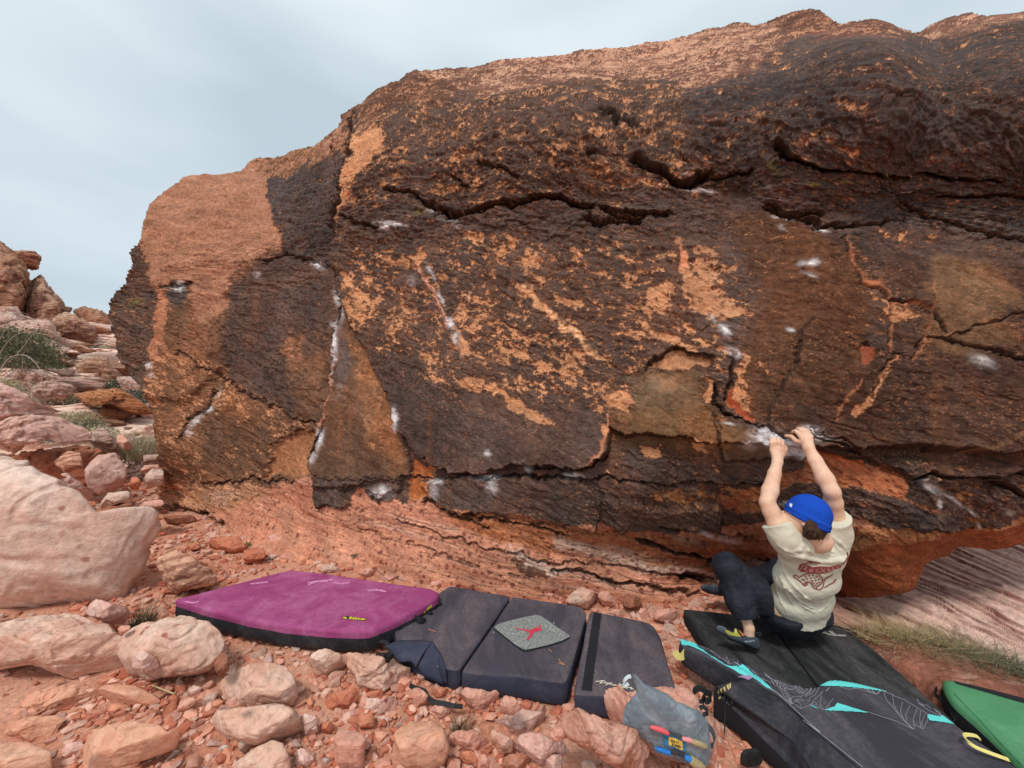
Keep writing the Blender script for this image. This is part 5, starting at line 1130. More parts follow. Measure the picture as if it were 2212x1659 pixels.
def blades(n, h, spread, lean=.4, width=.004, seed=1, seg=4, bias=(0, 0), elong=(1, 1)):
    rs = np.random.RandomState(seed); V = []; Fc = []
    a = rs.rand(n) * 6.28; r = np.sqrt(rs.rand(n)) * spread; bx, by = np.cos(a) * r * elong[0], np.sin(a) * r * elong[1]
    hh = h * rs.uniform(.45, 1.1, n); la = rs.rand(n) * 6.28; lm = lean * rs.rand(n) * hh
    dx = np.cos(la) * lm + bias[0] * hh; dy = np.sin(la) * lm + bias[1] * hh; wa = rs.rand(n) * 6.28
    t = np.linspace(0, 1, seg + 1)
    cx = bx[:, None] + dx[:, None] * t ** 1.8; cy = by[:, None] + dy[:, None] * t ** 1.8; cz = hh[:, None] * t * (1 - .25 * t * lean)
    w = width * (1 - t * .85)[None] * rs.uniform(.6, 1.3, n)[:, None]
    A = np.stack([cx + np.cos(wa)[:, None] * w, cy + np.sin(wa)[:, None] * w, cz], -1); B = np.stack([cx - np.cos(wa)[:, None] * w, cy - np.sin(wa)[:, None] * w, cz], -1)
    V = np.stack([A, B], 2).reshape(-1, 3); k = (seg + 1) * 2
    i = (np.arange(n) * k)[:, None] + (np.arange(seg) * 2)[None]; i = i.ravel()
    return V, np.stack([i, i + 1, i + 3, i + 2], 1)
def tuft(px, py, n, h, spread, mat, label, d=None, name='grass_tuft', cat='grass tuft', group=None, **k):
    d = d or ground_hit(px, py); a, b_ = ray(px, py); x, y = a * d, d
    V, f = blades(n, h, spread, **k)
    o = new_obj(name, mesh_np(name, V, f, GM[mat], False), None, (x, y, min(gz(x, y), CAMZ + b_ * d + .02)))
    return tag(o, label, cat, group)
tuft(495, 1128, 90, .2, .05, 'yellow', 'tall yellow-green grass tuft against the left foot of the great boulder', lean=.5, width=.003, seed=3, bias=(-.15, 0))
tuft(Z3([(1250,245)])[0][0], 1176, 120, .04, .06, 'green', 'low green grass left of the broad red slab', seed=4, elong=(1.6, .6))
tuft(538, 1178, 120, .04, .06, 'green', 'low green grass at the right tip of the broad red slab', seed=5, elong=(1.4, .6))
tuft(588, 1184, 90, .035, .05, 'green', 'thin green grass below a pale little block', seed=6)
tuft(640, 1178, 120, .04, .07, 'green', 'patch of green grass in the crook of the great boulder', seed=7, elong=(2, .6))
tuft(746, 1204, 160, .05, .09, 'green', 'wide green grass patch beside a leafy plant behind the magenta pad', seed=8, elong=(1.8, .6))
tuft(1095, 1278, 90, .035, .07, 'green', 'green grass by the far edge of the dark folding pad', seed=9, elong=(1.8, .6))
tuft(995, 1600, 130, .13, .05, 'dark', 'dark bristly grass tuft in front of the dark folding pad', seed=10, lean=1.0, width=.002, bias=(0, .1))
tuft(310, 1335, 230, .26, .07, 'grey', 'long grey-green grass tuft between the huge pale boulder and the magenta pad', seed=11, lean=.8, width=.0022, bias=(.35, -.1), d=2.62)
tuft(415, 1090, 70, .1, .12, 'green', 'green sprigs in the shade under the left end of the great boulder', seed=12, elong=(1.4, .5))
tuft(195, 1050, 60, .12, .1, 'dark', 'dark grass in the crack beside the pale tilted block', seed=13, d=4.9)
V, f = [], []
# leafy plant
def leaves(n, r, leaf, seed, zs=.8, hollow=.3):
    rs = np.random.RandomState(seed); p = rs.normal(size=(n, 3)); p /= np.linalg.norm(p, axis=1)[:, None]; p *= (hollow + (1 - hollow) * rs.rand(n, 1) ** .5)
    cl = fbm3(p, 2.2, 3, seed); p = p * (1 + .25 * cl[:, None]); keep = cl + rs.uniform(-.5, .5, n) > -.3; p = p[keep]; n = len(p)
    p[:, 2] = np.abs(p[:, 2]) if zs > 0 else p[:, 2]; p = p * np.array(r)
    a = rs.normal(size=(n, 3)); a /= np.linalg.norm(a, axis=1)[:, None]; b_ = np.cross(a, rs.normal(size=(n, 3))); b_ /= np.linalg.norm(b_, axis=1)[:, None]
    s = leaf * rs.uniform(.5, 1.3, (n, 1)); V = np.stack([p - a * s, p + b_ * s * .4, p + a * s, p - b_ * s * .4], 1).reshape(-1, 3)
    return V, (np.arange(n)[:, None] * 4 + np.arange(4)[None])
def twigs(n, r, rad, seed, origin=(0, 0, 0), curl=.5, seg=7, up=.6):
    rs = np.random.RandomState(seed); parts = []
    for i in range(n):
        dr = rs.normal(size=3); dr[2] = abs(dr[2]) * up + .15; dr /= np.linalg.norm(dr); L = rs.uniform(.5, 1.1); pts = []; p = np.array(origin, float) + rs.normal(size=3) * np.array(r) * .15; p[2] = max(0, p[2] * .3)
        for k in range(seg):
            pts.append(p.copy()); dr = dr + rs.normal(size=3) * curl * .5; dr[2] -= .12 * curl; dr /= np.linalg.norm(dr); p = p + dr * np.array(r) * L / seg
        parts.append(tube_np(pts, np.linspace(rad, rad * .35, seg), 4))
    return join_np(parts)
def bush(px, py, d, r, nl, leaf, lm, label, seed, ntw=30, rad=.008, zoff=0):
    a, b_ = ray(px, py); x, y = a * d, d; z = CAMZ + b_ * d
    e = empty('bush', (x, y, z), label, 'bush')
    V, f = leaves(nl, r, leaf, seed); new_obj('foliage', mesh_np('foliage', V, f, GM[lm], False), e)
    V, f = twigs(ntw, r, rad, seed + 1); new_obj('branches', mesh_np('branches', V, f, GM['twig']), e)
    return e
bush(40, 795, 10.5, (1.0, .8, 1.15), 9000, .04, 'leaf', 'large olive-green bush with bare grey branches at the far left', 401, 60, .012)
bush(215, 777, 22, (1.5, 1, .8), 5000, .07, 'leaf2', 'dark blue-green shrub at the foot of the skyline outcrop', 402, 10)
bush(250, 780, 21, (.8, .8, .6), 3000, .07, 'leaf2', 'small dark shrub half hidden by the great boulder', 403, 6)
bush(262, 850, 12.5, (.75, .6, .45), 4500, .035, 'leaf', 'green shrub above the curved orange rock', 404, 14)
bush(307, 868, 10.5, (.6, .5, .35), 3000, .03, 'leaf2', 'grey-green shrub on the right end of the curved orange rock', 405, 20)
bush(160, 925, 9.0, (.6, .5, .42), 6000, .022, 'straw', 'pale straw-coloured bush left of the curved orange rock', 406, 40, .004)
bush(-5, 905, 8.2, (.6, .5, .9), 8000, .03, 'straw', 'dry grey brush at the left edge above the overhanging slab', 407, 60, .006)
bush(768, 1222, ground_hit(768, 1222), (.06, .06, .11), 420, .012, 'leaf2', 'small leafy green plant at the foot of the great boulder', 408, 8, .002)
rs = np.random.RandomState(37)
SB = []
for i in range(3):
    V, f = leaves(1500, (1, 1, .7), .06, 440 + i); me1 = mesh_np('foliage', V, f, GM[['straw', 'leaf', 'grey'][i]], False)
    V, f = twigs(26, (1.05, 1.05, .8), .012, 444 + i); me2 = mesh_np('branches', V, f, GM['twig']); SB.append((me1, me2))
for i in range(16):
    px, d = rs.uniform(0, 320), 8 + 14 * rs.rand(); a, b_ = ray(px, 800); x, y = a * d, d; s = rs.uniform(.25, .5); v = i % 3
    e = empty('desert_scrub', (x, y, gz(x, y)), ['straw-coloured', 'olive', 'grey-green'][v] + ' low scrub between the blocks of the far slope', 'scrub', 'low scrub on the far slope'); e.scale = (s, s, s)
    new_obj('foliage', SB[v][0], e); new_obj('branches', SB[v][1], e)
e = empty('dead_brush', at_y(300, 985, 6.6), 'tangle of bare grey twigs over dry grass left of the great boulder', 'brush')
V, f = twigs(240, (.95, .7, .75), .006, 410, curl=1.1, seg=9, up=.5); new_obj('twigs', mesh_np('twigs', V, f, GM['twig']), e)
V, f = blades(1500, .5, .75, .9, .004, 411, elong=(1, .7)); new_obj('grass_blades', mesh_np('grass_blades', V, f, GM['straw'], False), e)
e = empty('dead_branch', at_y(45, 850, 8.6), 'bare arching grey branches leaning over the olive-green bush', 'dead branch')
parts = [tube_np(smooth_curve(q, 16), np.linspace(r0, r0 * .3, 16), 5) for q, r0 in [
  ([(-.6,0,.2),(-.3,0,.75),(.1,0,.85),(.42,0,.55),(.5,0,.1),(.52,0,-.1)], .013), ([(-.7,0,.4),(-.2,-.1,1.1),(.2,-.1,1.35),(.6,0,1.3)], .009),
  ([(-.7,.1,-.1),(-.3,0,.1),(.0,0,.5),(.05,0,.9)], .01), ([(-.2,0,.75),(0,.1,1.15),(.3,.1,1.6)], .007), ([(.0,0,.1),(.2,0,.3),(.3,0,.2)], .008), ([(-.6,0,1.0),(-.3,0,1.5),(-.1,0,1.8),(.2,0,1.75)], .007)]]
V, f = join_np(parts); new_obj('branches', mesh_np('branches', V, f, GM['twig']), e)
# dry grass below the bedded slab
for i, (px, py, n_, h_, lb) in enumerate([(1935,1402,1100,.24,'pale dry grass clump at the right end of the black mat'), (2010,1425,1300,.27,'dense dry grass clump in the middle of the row under the bedded slab'), (2090,1450,1200,.25,'dry grass clump between the middle clump and the right-hand one'), (2175,1480,1200,.24,'dry greenish grass clump nearest the right edge of the photo')]):
    tuft(px, py, n_, h_, .17, 'dry' if i < 2 else 'grey', lb, seed=420 + i, lean=1.3, width=.0026, elong=(1.3, .6), bias=(-.1, -.1), d=ground_hit(px, py) - .02)
# two dry sticks on the soil
for i, (p0, p1, lb) in enumerate([((968,1135),(1110,1190),'pale split stick lying below the egg-shaped boulder'), ((1450,1290),(1590,1250),'thin dry twig between two rounded boulders')]):
    a_, b2 = Z3([p0, p1]); q = [at_z(a_[0], a_[1], .03), at_z((a_[0] + b2[0]) / 2, (a_[1] + b2[1]) / 2, .045), at_z(b2[0], b2[1], .03)]
    q = np.array(q); V, f = tube_np(smooth_curve(q - q[1], 8), .004 - .0015 * i, 6)
    tag(new_obj('stick', mesh_np('stick', V, f, GM['dry']), None, tuple(q[1])), lb, 'stick')
# ------------------------------------------------------------------ climbing gear
ZI = zt(1267.2, 1428.5, .0651); ZJ = zt(720, 1267.2, .1172); ZK = zt(1036.8, 1313.3, .10416); ZL = zt(1526.4, 1324.8, .0651)
ZM = zt(1440, 1353.6, .2083); ZN = zt(1699.2, 1440, .2318); ZO = zt(1641.6, 898.6, .10414); ZP = zt(777.6, 1370.9, .15624)
CAMV = np.array([0, 0, CAMZ])
chalky = lin(206, 200, 206, .9); dustc = lin(190, 128, 100, .9)
FM = {
 'magenta': fabric('magenta_fabric', lin(160, 66, 118, .85), lin(206, 136, 172), .5, 700, .85, (1, 1, 1)),
 'black': fabric('black_vinyl', lin(36, 39, 45, .9), lin(110, 106, 108), .4, 500, .55),
 'charcoal': fabric('charcoal_fabric', lin(70, 66, 76, .9), lin(140, 124, 122), .5, 800, .9, (1, .35, 1)),
 'navy': fabric('navy_fabric', lin(54, 58, 76, .9), lin(110, 104, 112), .4, 800, .85),
 'mat': fabric('black_mat_fabric', lin(34, 36, 37, .9), lin(124, 120, 120), .42, 700, .8, (1.5, .4, 1)),
 'slate': fabric('slate_fabric', lin(58, 56, 64, .9), lin(140, 134, 140), .5, 700, .75, (.8, .3, 1)),
 'sideblk': fabric('dark_side_fabric', lin(36, 38, 45, .9), lin(110, 104, 108), .45, 500, .6),
 'turq': plain('turquoise_print', lin(104, 216, 214, .95), .7), 'line': plain('white_print_lines', lin(158, 154, 164, .95), .8),
 'green': fabric('green_fabric', lin(84, 148, 104, .85), lin(140, 196, 150), .3, 800, .85), 'velcro': fabric('black_hook_strip', lin(40, 40, 44, .95), None, 0, 500, .95),
 'carpet': None, 'red': plain('red_felt', lin(206, 64, 82, .95), .9), 'grey': plain('grey_print', lin(168, 168, 162, .95), .8), 'yellow': plain('yellow_webbing', lin(226, 210, 128, .95), .8),
 'yellowlab': plain('yellow_label', lin(216, 196, 60, .95), .6), 'blk': plain('black_webbing', lin(40, 40, 42, .95), .7), 'gloss': plain('glossy_black_buckle', lin(30, 30, 32, .95), .22),
 'cream': plain('cream_stitching', lin(226, 218, 196, .95), .8), 'mauve': plain('mauve_patch', lin(160, 132, 164, .95), .8),
}
m, n, l, b = nmat('grey_carpet'); tc = n.new('ShaderNodeTexCoord').outputs['Object']
c = ramp(n, l, noise(n, l, tc, 110, 5, .75), [(.36, lin(96, 98, 96)), (.5, lin(134, 136, 132)), (.66, lin(178, 178, 172))]); l.new(c, b.inputs['Base Color']); b.inputs['Roughness'].default_value = 1
bump(n, l, b, [(noise(n, l, tc, 200, 4, .7), .8, .004)]); FM['carpet'] = m

def slab(parent, top, bot, r, mt, ms, tn='top_cover', sn='side_panel', rs_top=2, topdrop=None, seg=4, wrinkle=.004, seed=1):
    """padded slab: top = [(px,py,z)...] outline seen in the photo, bot = bottom height (or list); rounded upper rim"""
    W = np.array([at_z(p[0], p[1], p[2]) for p in top]); nn = len(W)
    if ((W[:, 0] * np.roll(W[:, 1], -1) - np.roll(W[:, 0], -1) * W[:, 1]).sum()) < 0:
        W = W[::-1]; bot = bot[::-1] if isinstance(bot, list) else bot
    bz = np.array(bot if isinstance(bot, list) else [bot] * nn, float)
    # resample edges finely, round corners
    Q, Bz = [], []
    for i in range(nn):
        a, b2, pz, qz = W[i], W[(i + 1) % nn], bz[i], bz[(i + 1) % nn]; L = np.linalg.norm(b2 - a); k = max(2, int(L / .022))
        for t in np.arange(k) / k: Q.append(a + (b2 - a) * t); Bz.append(pz + (qz - pz) * t)
    Q = np.array(Q); Bz = np.array(Bz)
    for _ in range(seg): Q = .25 * np.roll(Q, 1, 0) + .5 * Q + .25 * np.roll(Q, -1, 0)
    T = np.roll(Q, -1, 0) - np.roll(Q, 1, 0); T /= np.linalg.norm(T[:, :2], axis=1)[:, None] + 1e-9
    N = np.stack([T[:, 1], -T[:, 0], np.zeros(len(T))], 1)
    for _ in range(3): N = .25 * np.roll(N, 1, 0) + .5 * N + .25 * np.roll(N, -1, 0)
    s = np.arange(len(Q)) * .022
    rings = []
    H = Q[:, 2] - Bz
    for fr, ins in [(0, .35), (.08, .05), (.3, -.12), (.55, -.16), (.8, -.08)]:
        p = Q.copy(); p[:, 2] = Bz + (H - r) * fr; p -= N * r * ins
        p += N * (wrinkle * fbm2(s * 4, np.full(len(s), fr * 3.0), 4, seed))[:, None]; rings.append(p)
    k0 = len(rings)
    for a in np.linspace(0, np.pi / 2, 6):
        p = Q.copy(); p[:, 2] = Q[:, 2] - r + r * math.sin(a); p -= N * r * (1 - math.cos(a)) * 1.0; p += N * (wrinkle * .7 * fbm2(s * 5, np.full(len(s), 3 + a), 4, seed))[:, None]; rings.append(p)
    R = np.array(rings); nr, m_ = R.shape[:2]; C0 = Q.mean(0); C0[2] = Bz.min()
    V = R.reshape(-1, 3) ; i = np.arange(nr - 1)[:, None] * m_; j = np.arange(m_)[None]; kk = (j + 1) % m_
    F_ = np.stack([i + j, i + kk, i + m_ + kk, i + m_ + j], -1)
    split = k0 - 1 + rs_top
    o = []
    for nm, mt_, lo, hi in ((tn, mt, split, nr - 1), (sn, ms, 0, split)):
        me = bpy.data.meshes.new(nm); sub = R[lo:hi + 1].reshape(-1, 3); k = hi - lo
        ff = [tuple(x) for x in (F_[lo:hi] - lo * m_).reshape(-1, 4).tolist()]
        if nm == tn:
            # inner grid for a gently uneven top: rings shrinking to the centre line
            cc = sub[-m_:]; mid = cc.mean(0); vv = [sub]; base = len(sub) - m_; cnt = len(sub)
            for t in (.06, .16, .3, .5, .75):
                q = cc * (1 - t) + mid * t; q[:, 2] += wrinkle * 1.6 * fbm2(q[:, 0] * 5, q[:, 1] * 5, 3, seed + 2) - .004 * t; vv.append(q)
                ff += [(base + a, base + (a + 1) % m_, cnt + (a + 1) % m_, cnt + a) for a in range(m_)]; base = cnt; cnt += m_
            vv.append(mid[None]); ff += [(base + a, base + (a + 1) % m_, cnt) for a in range(m_)]
            sub = np.concatenate(vv)
        else:
            ff.append(tuple(range(m_))[::-1])
        org = np.array(parent.location) if parent is not None else np.zeros(3)
        me.from_pydata([tuple(p) for p in (sub - org)], [], ff); me.polygons.foreach_set('use_smooth', [True] * len(me.polygons)); me.materials.append(mt_); me.update()
        o.append(new_obj(nm, me, parent))
    return o
def bvh_of(objs):
    vs, fs, k = [], [], 0
    bpy.context.view_layer.update()
    for ob in objs:
        M = np.array(ob.matrix_world); co = np.empty(len(ob.data.vertices) * 3, np.float32); ob.data.vertices.foreach_get('co', co); co = co.reshape(-1, 3) @ M[:3, :3].T + M[:3, 3]
        vs += [Vector(c) for c in co]; fs += [tuple(i + k for i in p.vertices) for p in ob.data.polygons]; k += len(co)
    return BVHTree.FromPolygons(vs, fs)
def hit(bv, px, py, off=.002):
    a, b_ = ray(px, py); d = Vector((a, 1, b_)).normalized(); r = bv.ray_cast(Vector((0, 0, CAMZ)), d)
    if r[0] is None: return None
    nrm = r[1] if r[1].dot(d) < 0 else -r[1]
    return np.array(r[0] + nrm * off)
def decal(name, bv, mat, parent, polys=(), lines=(), lw=1.0, step=1.2, off=.0022):
    """flat print or patch that follows the surface it lies on"""
    P_ = [p for q in list(polys) + list(lines) for p in q]; pa = np.array(P_, float); mg = lw + step
    xs = np.arange(pa[:, 0].min() - mg, pa[:, 0].max() + mg, step); ys = np.arange(pa[:, 1].min() - mg, pa[:, 1].max() + mg, step)
    gx_, gy_ = np.meshgrid(xs[:-1] + step / 2, ys[:-1] + step / 2, indexing='ij'); M = np.zeros(gx_.shape, bool)
    for p in polys: M |= sdist(gx_, gy_, p) < 0
    for p in lines: M |= sdist(gx_, gy_, p, False) < lw
    cache, V, Fc = {}, [], []
    def vid(i, j):
        if (i, j) not in cache:
            h = hit(bv, xs[i], ys[j], off)
            if h is None: cache[(i, j)] = -1
            else: cache[(i, j)] = len(V); V.append(h)
        return cache[(i, j)]
    for i, j in zip(*np.nonzero(M)):
        q = [vid(i, j), vid(i, j + 1), vid(i + 1, j + 1), vid(i + 1, j)]
        if min(q) >= 0:
            a = np.array([V[k] for k in q])
            if np.ptp(a[:, 1]) < .2: Fc.append(q)
    if not Fc: return None
    V = np.array(V); org = np.array(parent.matrix_world.translation) if parent is not None else np.zeros(3)
    return new_obj(name, mesh_np(name, V - org, np.array(Fc), mat, False), parent)
def part(name, vf, mat, parent, smooth=True):
    org = np.array(parent.location) if parent is not None else 0
    return new_obj(name, mesh_np(name, vf[0] - org, vf[1], mat, smooth), parent)
def W3(pts): return np.array([at_z(*p) for p in pts])
def strap(name, pts, width, side, mat, parent, nseg=24, thick=.0035): return part(name, ribbon_np(smooth_curve(pts, nseg), width, side, thick), mat, parent, False)

# magenta pad
e = empty('crash_pad', at_z(600, 1310, .05), 'magenta crash pad with black sides and a small yellow tag', 'crash pad')
mag = slab(e, [(376,1294,.19),(500,1262,.19),(628,1229,.19),(700,1237,.19),(830,1256,.19),(930,1269,.19),(949,1278,.19),(946,1290,.188),(905,1314,.19),(850,1342,.188),(800,1362,.185),(775,1363,.185),(700,1360,.185),(620,1352,.183),(540,1338,.185),(455,1318,.188)], .055, .024, FM['magenta'], FM['black'], rs_top=0, seed=3, seg=1)
bv = bvh_of(mag)
lab = ZJ([(140,585),(240,545),(615,600),(580,640)])
decal('label', bv, FM['blk'], e, [lab], step=.8); L2 = bpy.data.objects[-1] if False else None
decal('label_print', bv, FM['yellowlab'], e, [ZJ(q) for q in ([(170,590),(190,575),(235,570),(255,600),(225,605)], [(300,565),(345,570),(330,618),(285,608)], [(355,575),(385,578),(375,618),(345,618)], [(395,580),(440,585),(425,622),(385,620)], [(450,588),(500,592),(480,626),(440,622)], [(510,596),(600,606),(570,632),(490,628)])], step=.6, off=.0045)
decal('chalk_mark', bv, plain('chalk_smears', lin(214, 140, 182, .95), .95), e, lines=[Z3([(1590,492),(1650,486),(1700,480)]), Z3([(1960,495),(2010,478),(2060,470),(2110,466)]), Z3([(1180,605),(1230,612),(1260,604)]), Z4([(245,215),(300,205),(360,208)]), Z4([(400,215),(440,222),(490,215)]), Z4([(600,262),(650,258),(700,268)]), ZJ([(700,70),(800,60),(900,70),(960,95)])], lw=1.3, step=1.0)
decal('side_label', bv, FM['yellowlab'], e, [ZJ([(1720,400),(1790,340),(1815,320),(1810,370),(1740,430),(1712,445)]), ZJ([(1660,500),(1690,440),(1700,450),(1680,490)])], step=.8)
k = W3([(908,1330,.14)])[0]
for q, w in [([(0,0,.02),(.05,-.05,.03),(.09,-.02,.0),(.07,.03,-.05),(.03,.0,-.05),(.04,-.03,-.02)], .03)]:
    strap('carry_handle', np.array(q) * .8 + W3([(895,1338,.13)])[0], w, (0, .3, 1), FM['blk'], e)
    strap('carry_handle', np.array(q) * .45 + W3([(921,1323,.13)])[0], w * .5, (0, .3, 1), FM['blk'], e)
    strap('carry_handle', np.array(q) * .5 + W3([(940,1303,.13)])[0], w * .5, (0, .3, 1), FM['blk'], e)
strap('loose_strap', W3([(800,1398,.07),(818,1386,.1),(838,1392,.1),(848,1420,.07)]), .022, (.3, 1, .3), FM['blk'], e)
_, V, f, _ = body(ZP([(190,260),(240,235),(330,240),(400,235),(470,250),(490,300),(440,350),(400,395),(360,395),(320,330),(240,300)]), 2.12, .03, 3, .06, nth=60, nph=30, seed=6, top=False)
o = new_obj('buckle', mesh_np('buckle', V, f, FM['gloss']), e); o.location = Vector(_ := at_y(831, 1419, 2.1)) - Vector(e.location)

# dark folding pad: three panels
e = empty('crash_pad', at_z(1150, 1420, .02), 'dark folding crash pad with a grey diamond carpet patch bearing a red figure', 'crash pad')
p1 = slab(e, [(953,1276,.13),(972,1264,.13),(1104,1287,.13),(991,1449,.13),(945,1440,.12),(865,1405,.11),(850,1360,.12)], .012, .018, FM['charcoal'], FM['navy'], 'panel', 'panel_side', rs_top=3, seg=2, wrinkle=.006, seed=11)
p2 = slab(e, [(1107,1287,.135),(1245,1306,.135),(1263,1313,.135),(1266,1330,.135),(1229,1462,.135),(1222,1474,.135),(1110,1460,.135),(994,1451,.135)], .012, .02, FM['charcoal'], FM['navy'], 'panel', 'panel_side', rs_top=3, seg=2, wrinkle=.006, seed=12)
p3 = slab(e, [(1273,1318,.12),(1390,1340,.12),(1412,1349,.12),(1425,1368,.12),(1461,1490,.12),(1450,1510,.12),(1238,1500,.12)], .008, .018, FM['charcoal'], FM['navy'], 'panel', 'panel_side', rs_top=3, seg=2, wrinkle=.006, seed=13)
bv = bvh_of(p1 + p2 + p3)
pat = ZK([(292,420),(330,380),(440,330),(800,235),(1150,160),(1230,170),(1350,240),(1855,590),(1855,620),(1700,700),(1400,790),(1150,850),(960,888),(900,880),(720,770),(310,440)])
rim = decal('patch_border', bv, FM['velcro'], e, [[(x + (x - 1149) * .02, y + 1.5 + (y - 1366) * .035) for x, y in pat]], step=1.0, off=.003)
patch = decal('carpet_patch', bv, FM['carpet'], e, [pat], step=1.0, off=.006)
fig = ZK([(722,440),(735,435),(760,460),(900,460),(960,475),(1060,490),(1100,450),(1140,430),(1215,440),(1235,370),(1262,370),(1262,400),(1250,460),(1325,512),(1250,490),(1180,515),(1130,525),(1080,600),(1020,660),(1010,700),(990,680),(975,700),(955,670),(985,655),(1010,600),(1030,590),(1015,530),(960,510),(900,485),(780,475),(735,465)])
decal('emblem', bv, FM['red'], e, [fig], step=.5, off=.009)
decal('hook_strip', bv, FM['velcro'], e, [Z4([(1940,378),(1985,388),(1925,860),(1865,850)])], step=1.5, off=.004)
decal('lettering', bv, FM['cream'], e, lines=[ZI(q) for q in ([(300,692),(430,675),(560,660),(620,695)], [(540,665),(440,740),(520,735),(700,740),(850,745)], [(800,735),(630,810)], [(760,765),(830,800),(960,815),(960,800),(880,795)], [(990,835),(1060,815),(1120,815),(1060,845),(1010,838)], [(1130,880),(1180,855),(1300,865),(1300,895),(1200,895),(1135,885)], [(1320,915),(1400,880),(1500,890),(1450,935),(1540,945),(1550,925)], [(1080,740),(1110,790),(1140,815)], [(1150,800),(1300,780),(1370,740)])], lw=.85, step=.5, off=.003)
decal('snap_stud', bv, FM['cream'], e, lines=[[(1061,1357.8),(1061.3,1358)], [(1066,1366.5),(1066.3,1366.7)], [(1196,1346.5),(1196.4,1346.7)]], lw=.9, step=.5)
decal('soil_smudge', bv, plain('soil_smears', dustc, .95), e, lines=[ZJ([(1750,790),(1820,810),(1880,830)]), Z4([(1730,665),(1745,690),(1765,700)]), Z4([(1730,690),(1760,702)]), Z4([(1670,610),(1690,625)])], lw=.9, step=.8)
def loft(A, B, nu=16, nv=9, sag=.0, th=.004):
    A = smooth_curve(A, nu); B = smooth_curve(B, nu); t = np.linspace(0, 1, nv)[None, :, None]
    V = A[:, None] * (1 - t) + B[:, None] * t; V[..., 2] += sag * np.sin(np.pi * t[..., 0]); N = np.cross(np.gradient(V, axis=0), np.gradient(V, axis=1)); N /= np.linalg.norm(N, axis=-1)[..., None] + 1e-9
    V += N * (.004 * fbm3(V, 9, 3, 2))[..., None]
    a, b_ = V + N * th / 2, V - N * th / 2; f = grid_faces(nu, nv); n0 = nu * nv; idx = np.arange(n0).reshape(nu, nv)
    lp = np.concatenate([idx[:, 0], idx[-1, 1:], idx[-2::-1, -1], idx[0, -2:0:-1]]); q = np.roll(lp, -1)
    return np.concatenate([a.reshape(-1, 3), b_.reshape(-1, 3)]), np.concatenate([f, f[:, ::-1] + n0, np.stack([lp, lp + n0, q + n0, q], 1)])
def zp(pts, z): return [at_z(*ZP([p])[0], zz) for p, zz in zip(pts, z)]
part('loose_flap', loft(zp([(330,170),(500,100),(720,82),(1015,95)], (.14,.16,.17,.19)), zp([(440,300),(540,372),(700,372),(775,450)], (.11,.12,.13,.12)), sag=.02), FM['navy'], e)
part('loose_flap', loft(zp([(1012,96),(1065,190),(1108,262)], (.19,.17,.15)), zp([(800,440),(880,560),(1150,690)], (.11,.08,.05)), sag=.015), FM['navy'], e)
part('loose_flap', loft(zp([(1108,262),(1090,440),(1155,680)], (.15,.12,.05)), zp([(1112,300),(1180,460),(1200,690)], (.135,.13,.06)), sag=.01), FM['navy'], e)
sp_ = W3([ZP([q])[0] + (z,) for q, z in (((690,700),.05),((760,735),.07),((850,760),.07),((910,800),.06),((950,880),.055),((1040,930),.06),((1180,955),.06),((1300,985),.06),((1420,995),.05))])
strap('webbing_strap', sp_, .02, (0, .8, .5), FM['blk'], e, 40)

# black mat beneath the climber
e = empty('crash_pad', at_z(1750, 1440, .02), 'thin black folding mat with grey lettering that the climber sits over', 'crash pad')
m1 = slab(e, [(1472,1314,.10),(1654,1334,.10),(1834,1574,.10),(1648,1578,.10)], .02, .01, FM['mat'], FM['velcro'], 'panel', 'panel_side', rs_top=3, seed=21)
m2 = slab(e, [(1656,1334,.10),(1815,1350,.10),(1830,1358,.10),(1880,1395,.10),(1925,1435,.10),(2080,1575,.10),(1838,1575,.10)], .02, .01, FM['mat'], FM['velcro'], 'panel', 'panel_side', rs_top=3, seed=22)
bv = bvh_of(m1 + m2)
decal('lettering', bv, FM['grey'], e, [ZM(q) for q in ([(1396,62),(1420,55),(1514,72),(1500,79)], [(1424,48),(1440,40),(1490,46),(1502,56)], [(1440,32),(1458,27),(1486,33),(1484,38)], [(1528,80),(1550,42),(1592,38),(1722,92),(1690,97),(1640,76),(1600,66),(1572,66),(1548,82)], [(1578,52),(1600,50),(1640,66),(1600,62)], [(1678,50),(1716,48),(1758,86),(1864,91),(1860,105),(1722,100)])], step=.5, off=.003)
rsx = np.random.RandomState(3)
def smudges(cx, cy, sx, sy, n_, seed):
    r = np.random.RandomState(seed); out = []
    for i in range(n_):
        x, y = cx + r.normal() * sx, cy + r.normal() * sy; out.append([(x, y), (x + r.uniform(2, 8), y + r.uniform(-1, 3))])
    return out

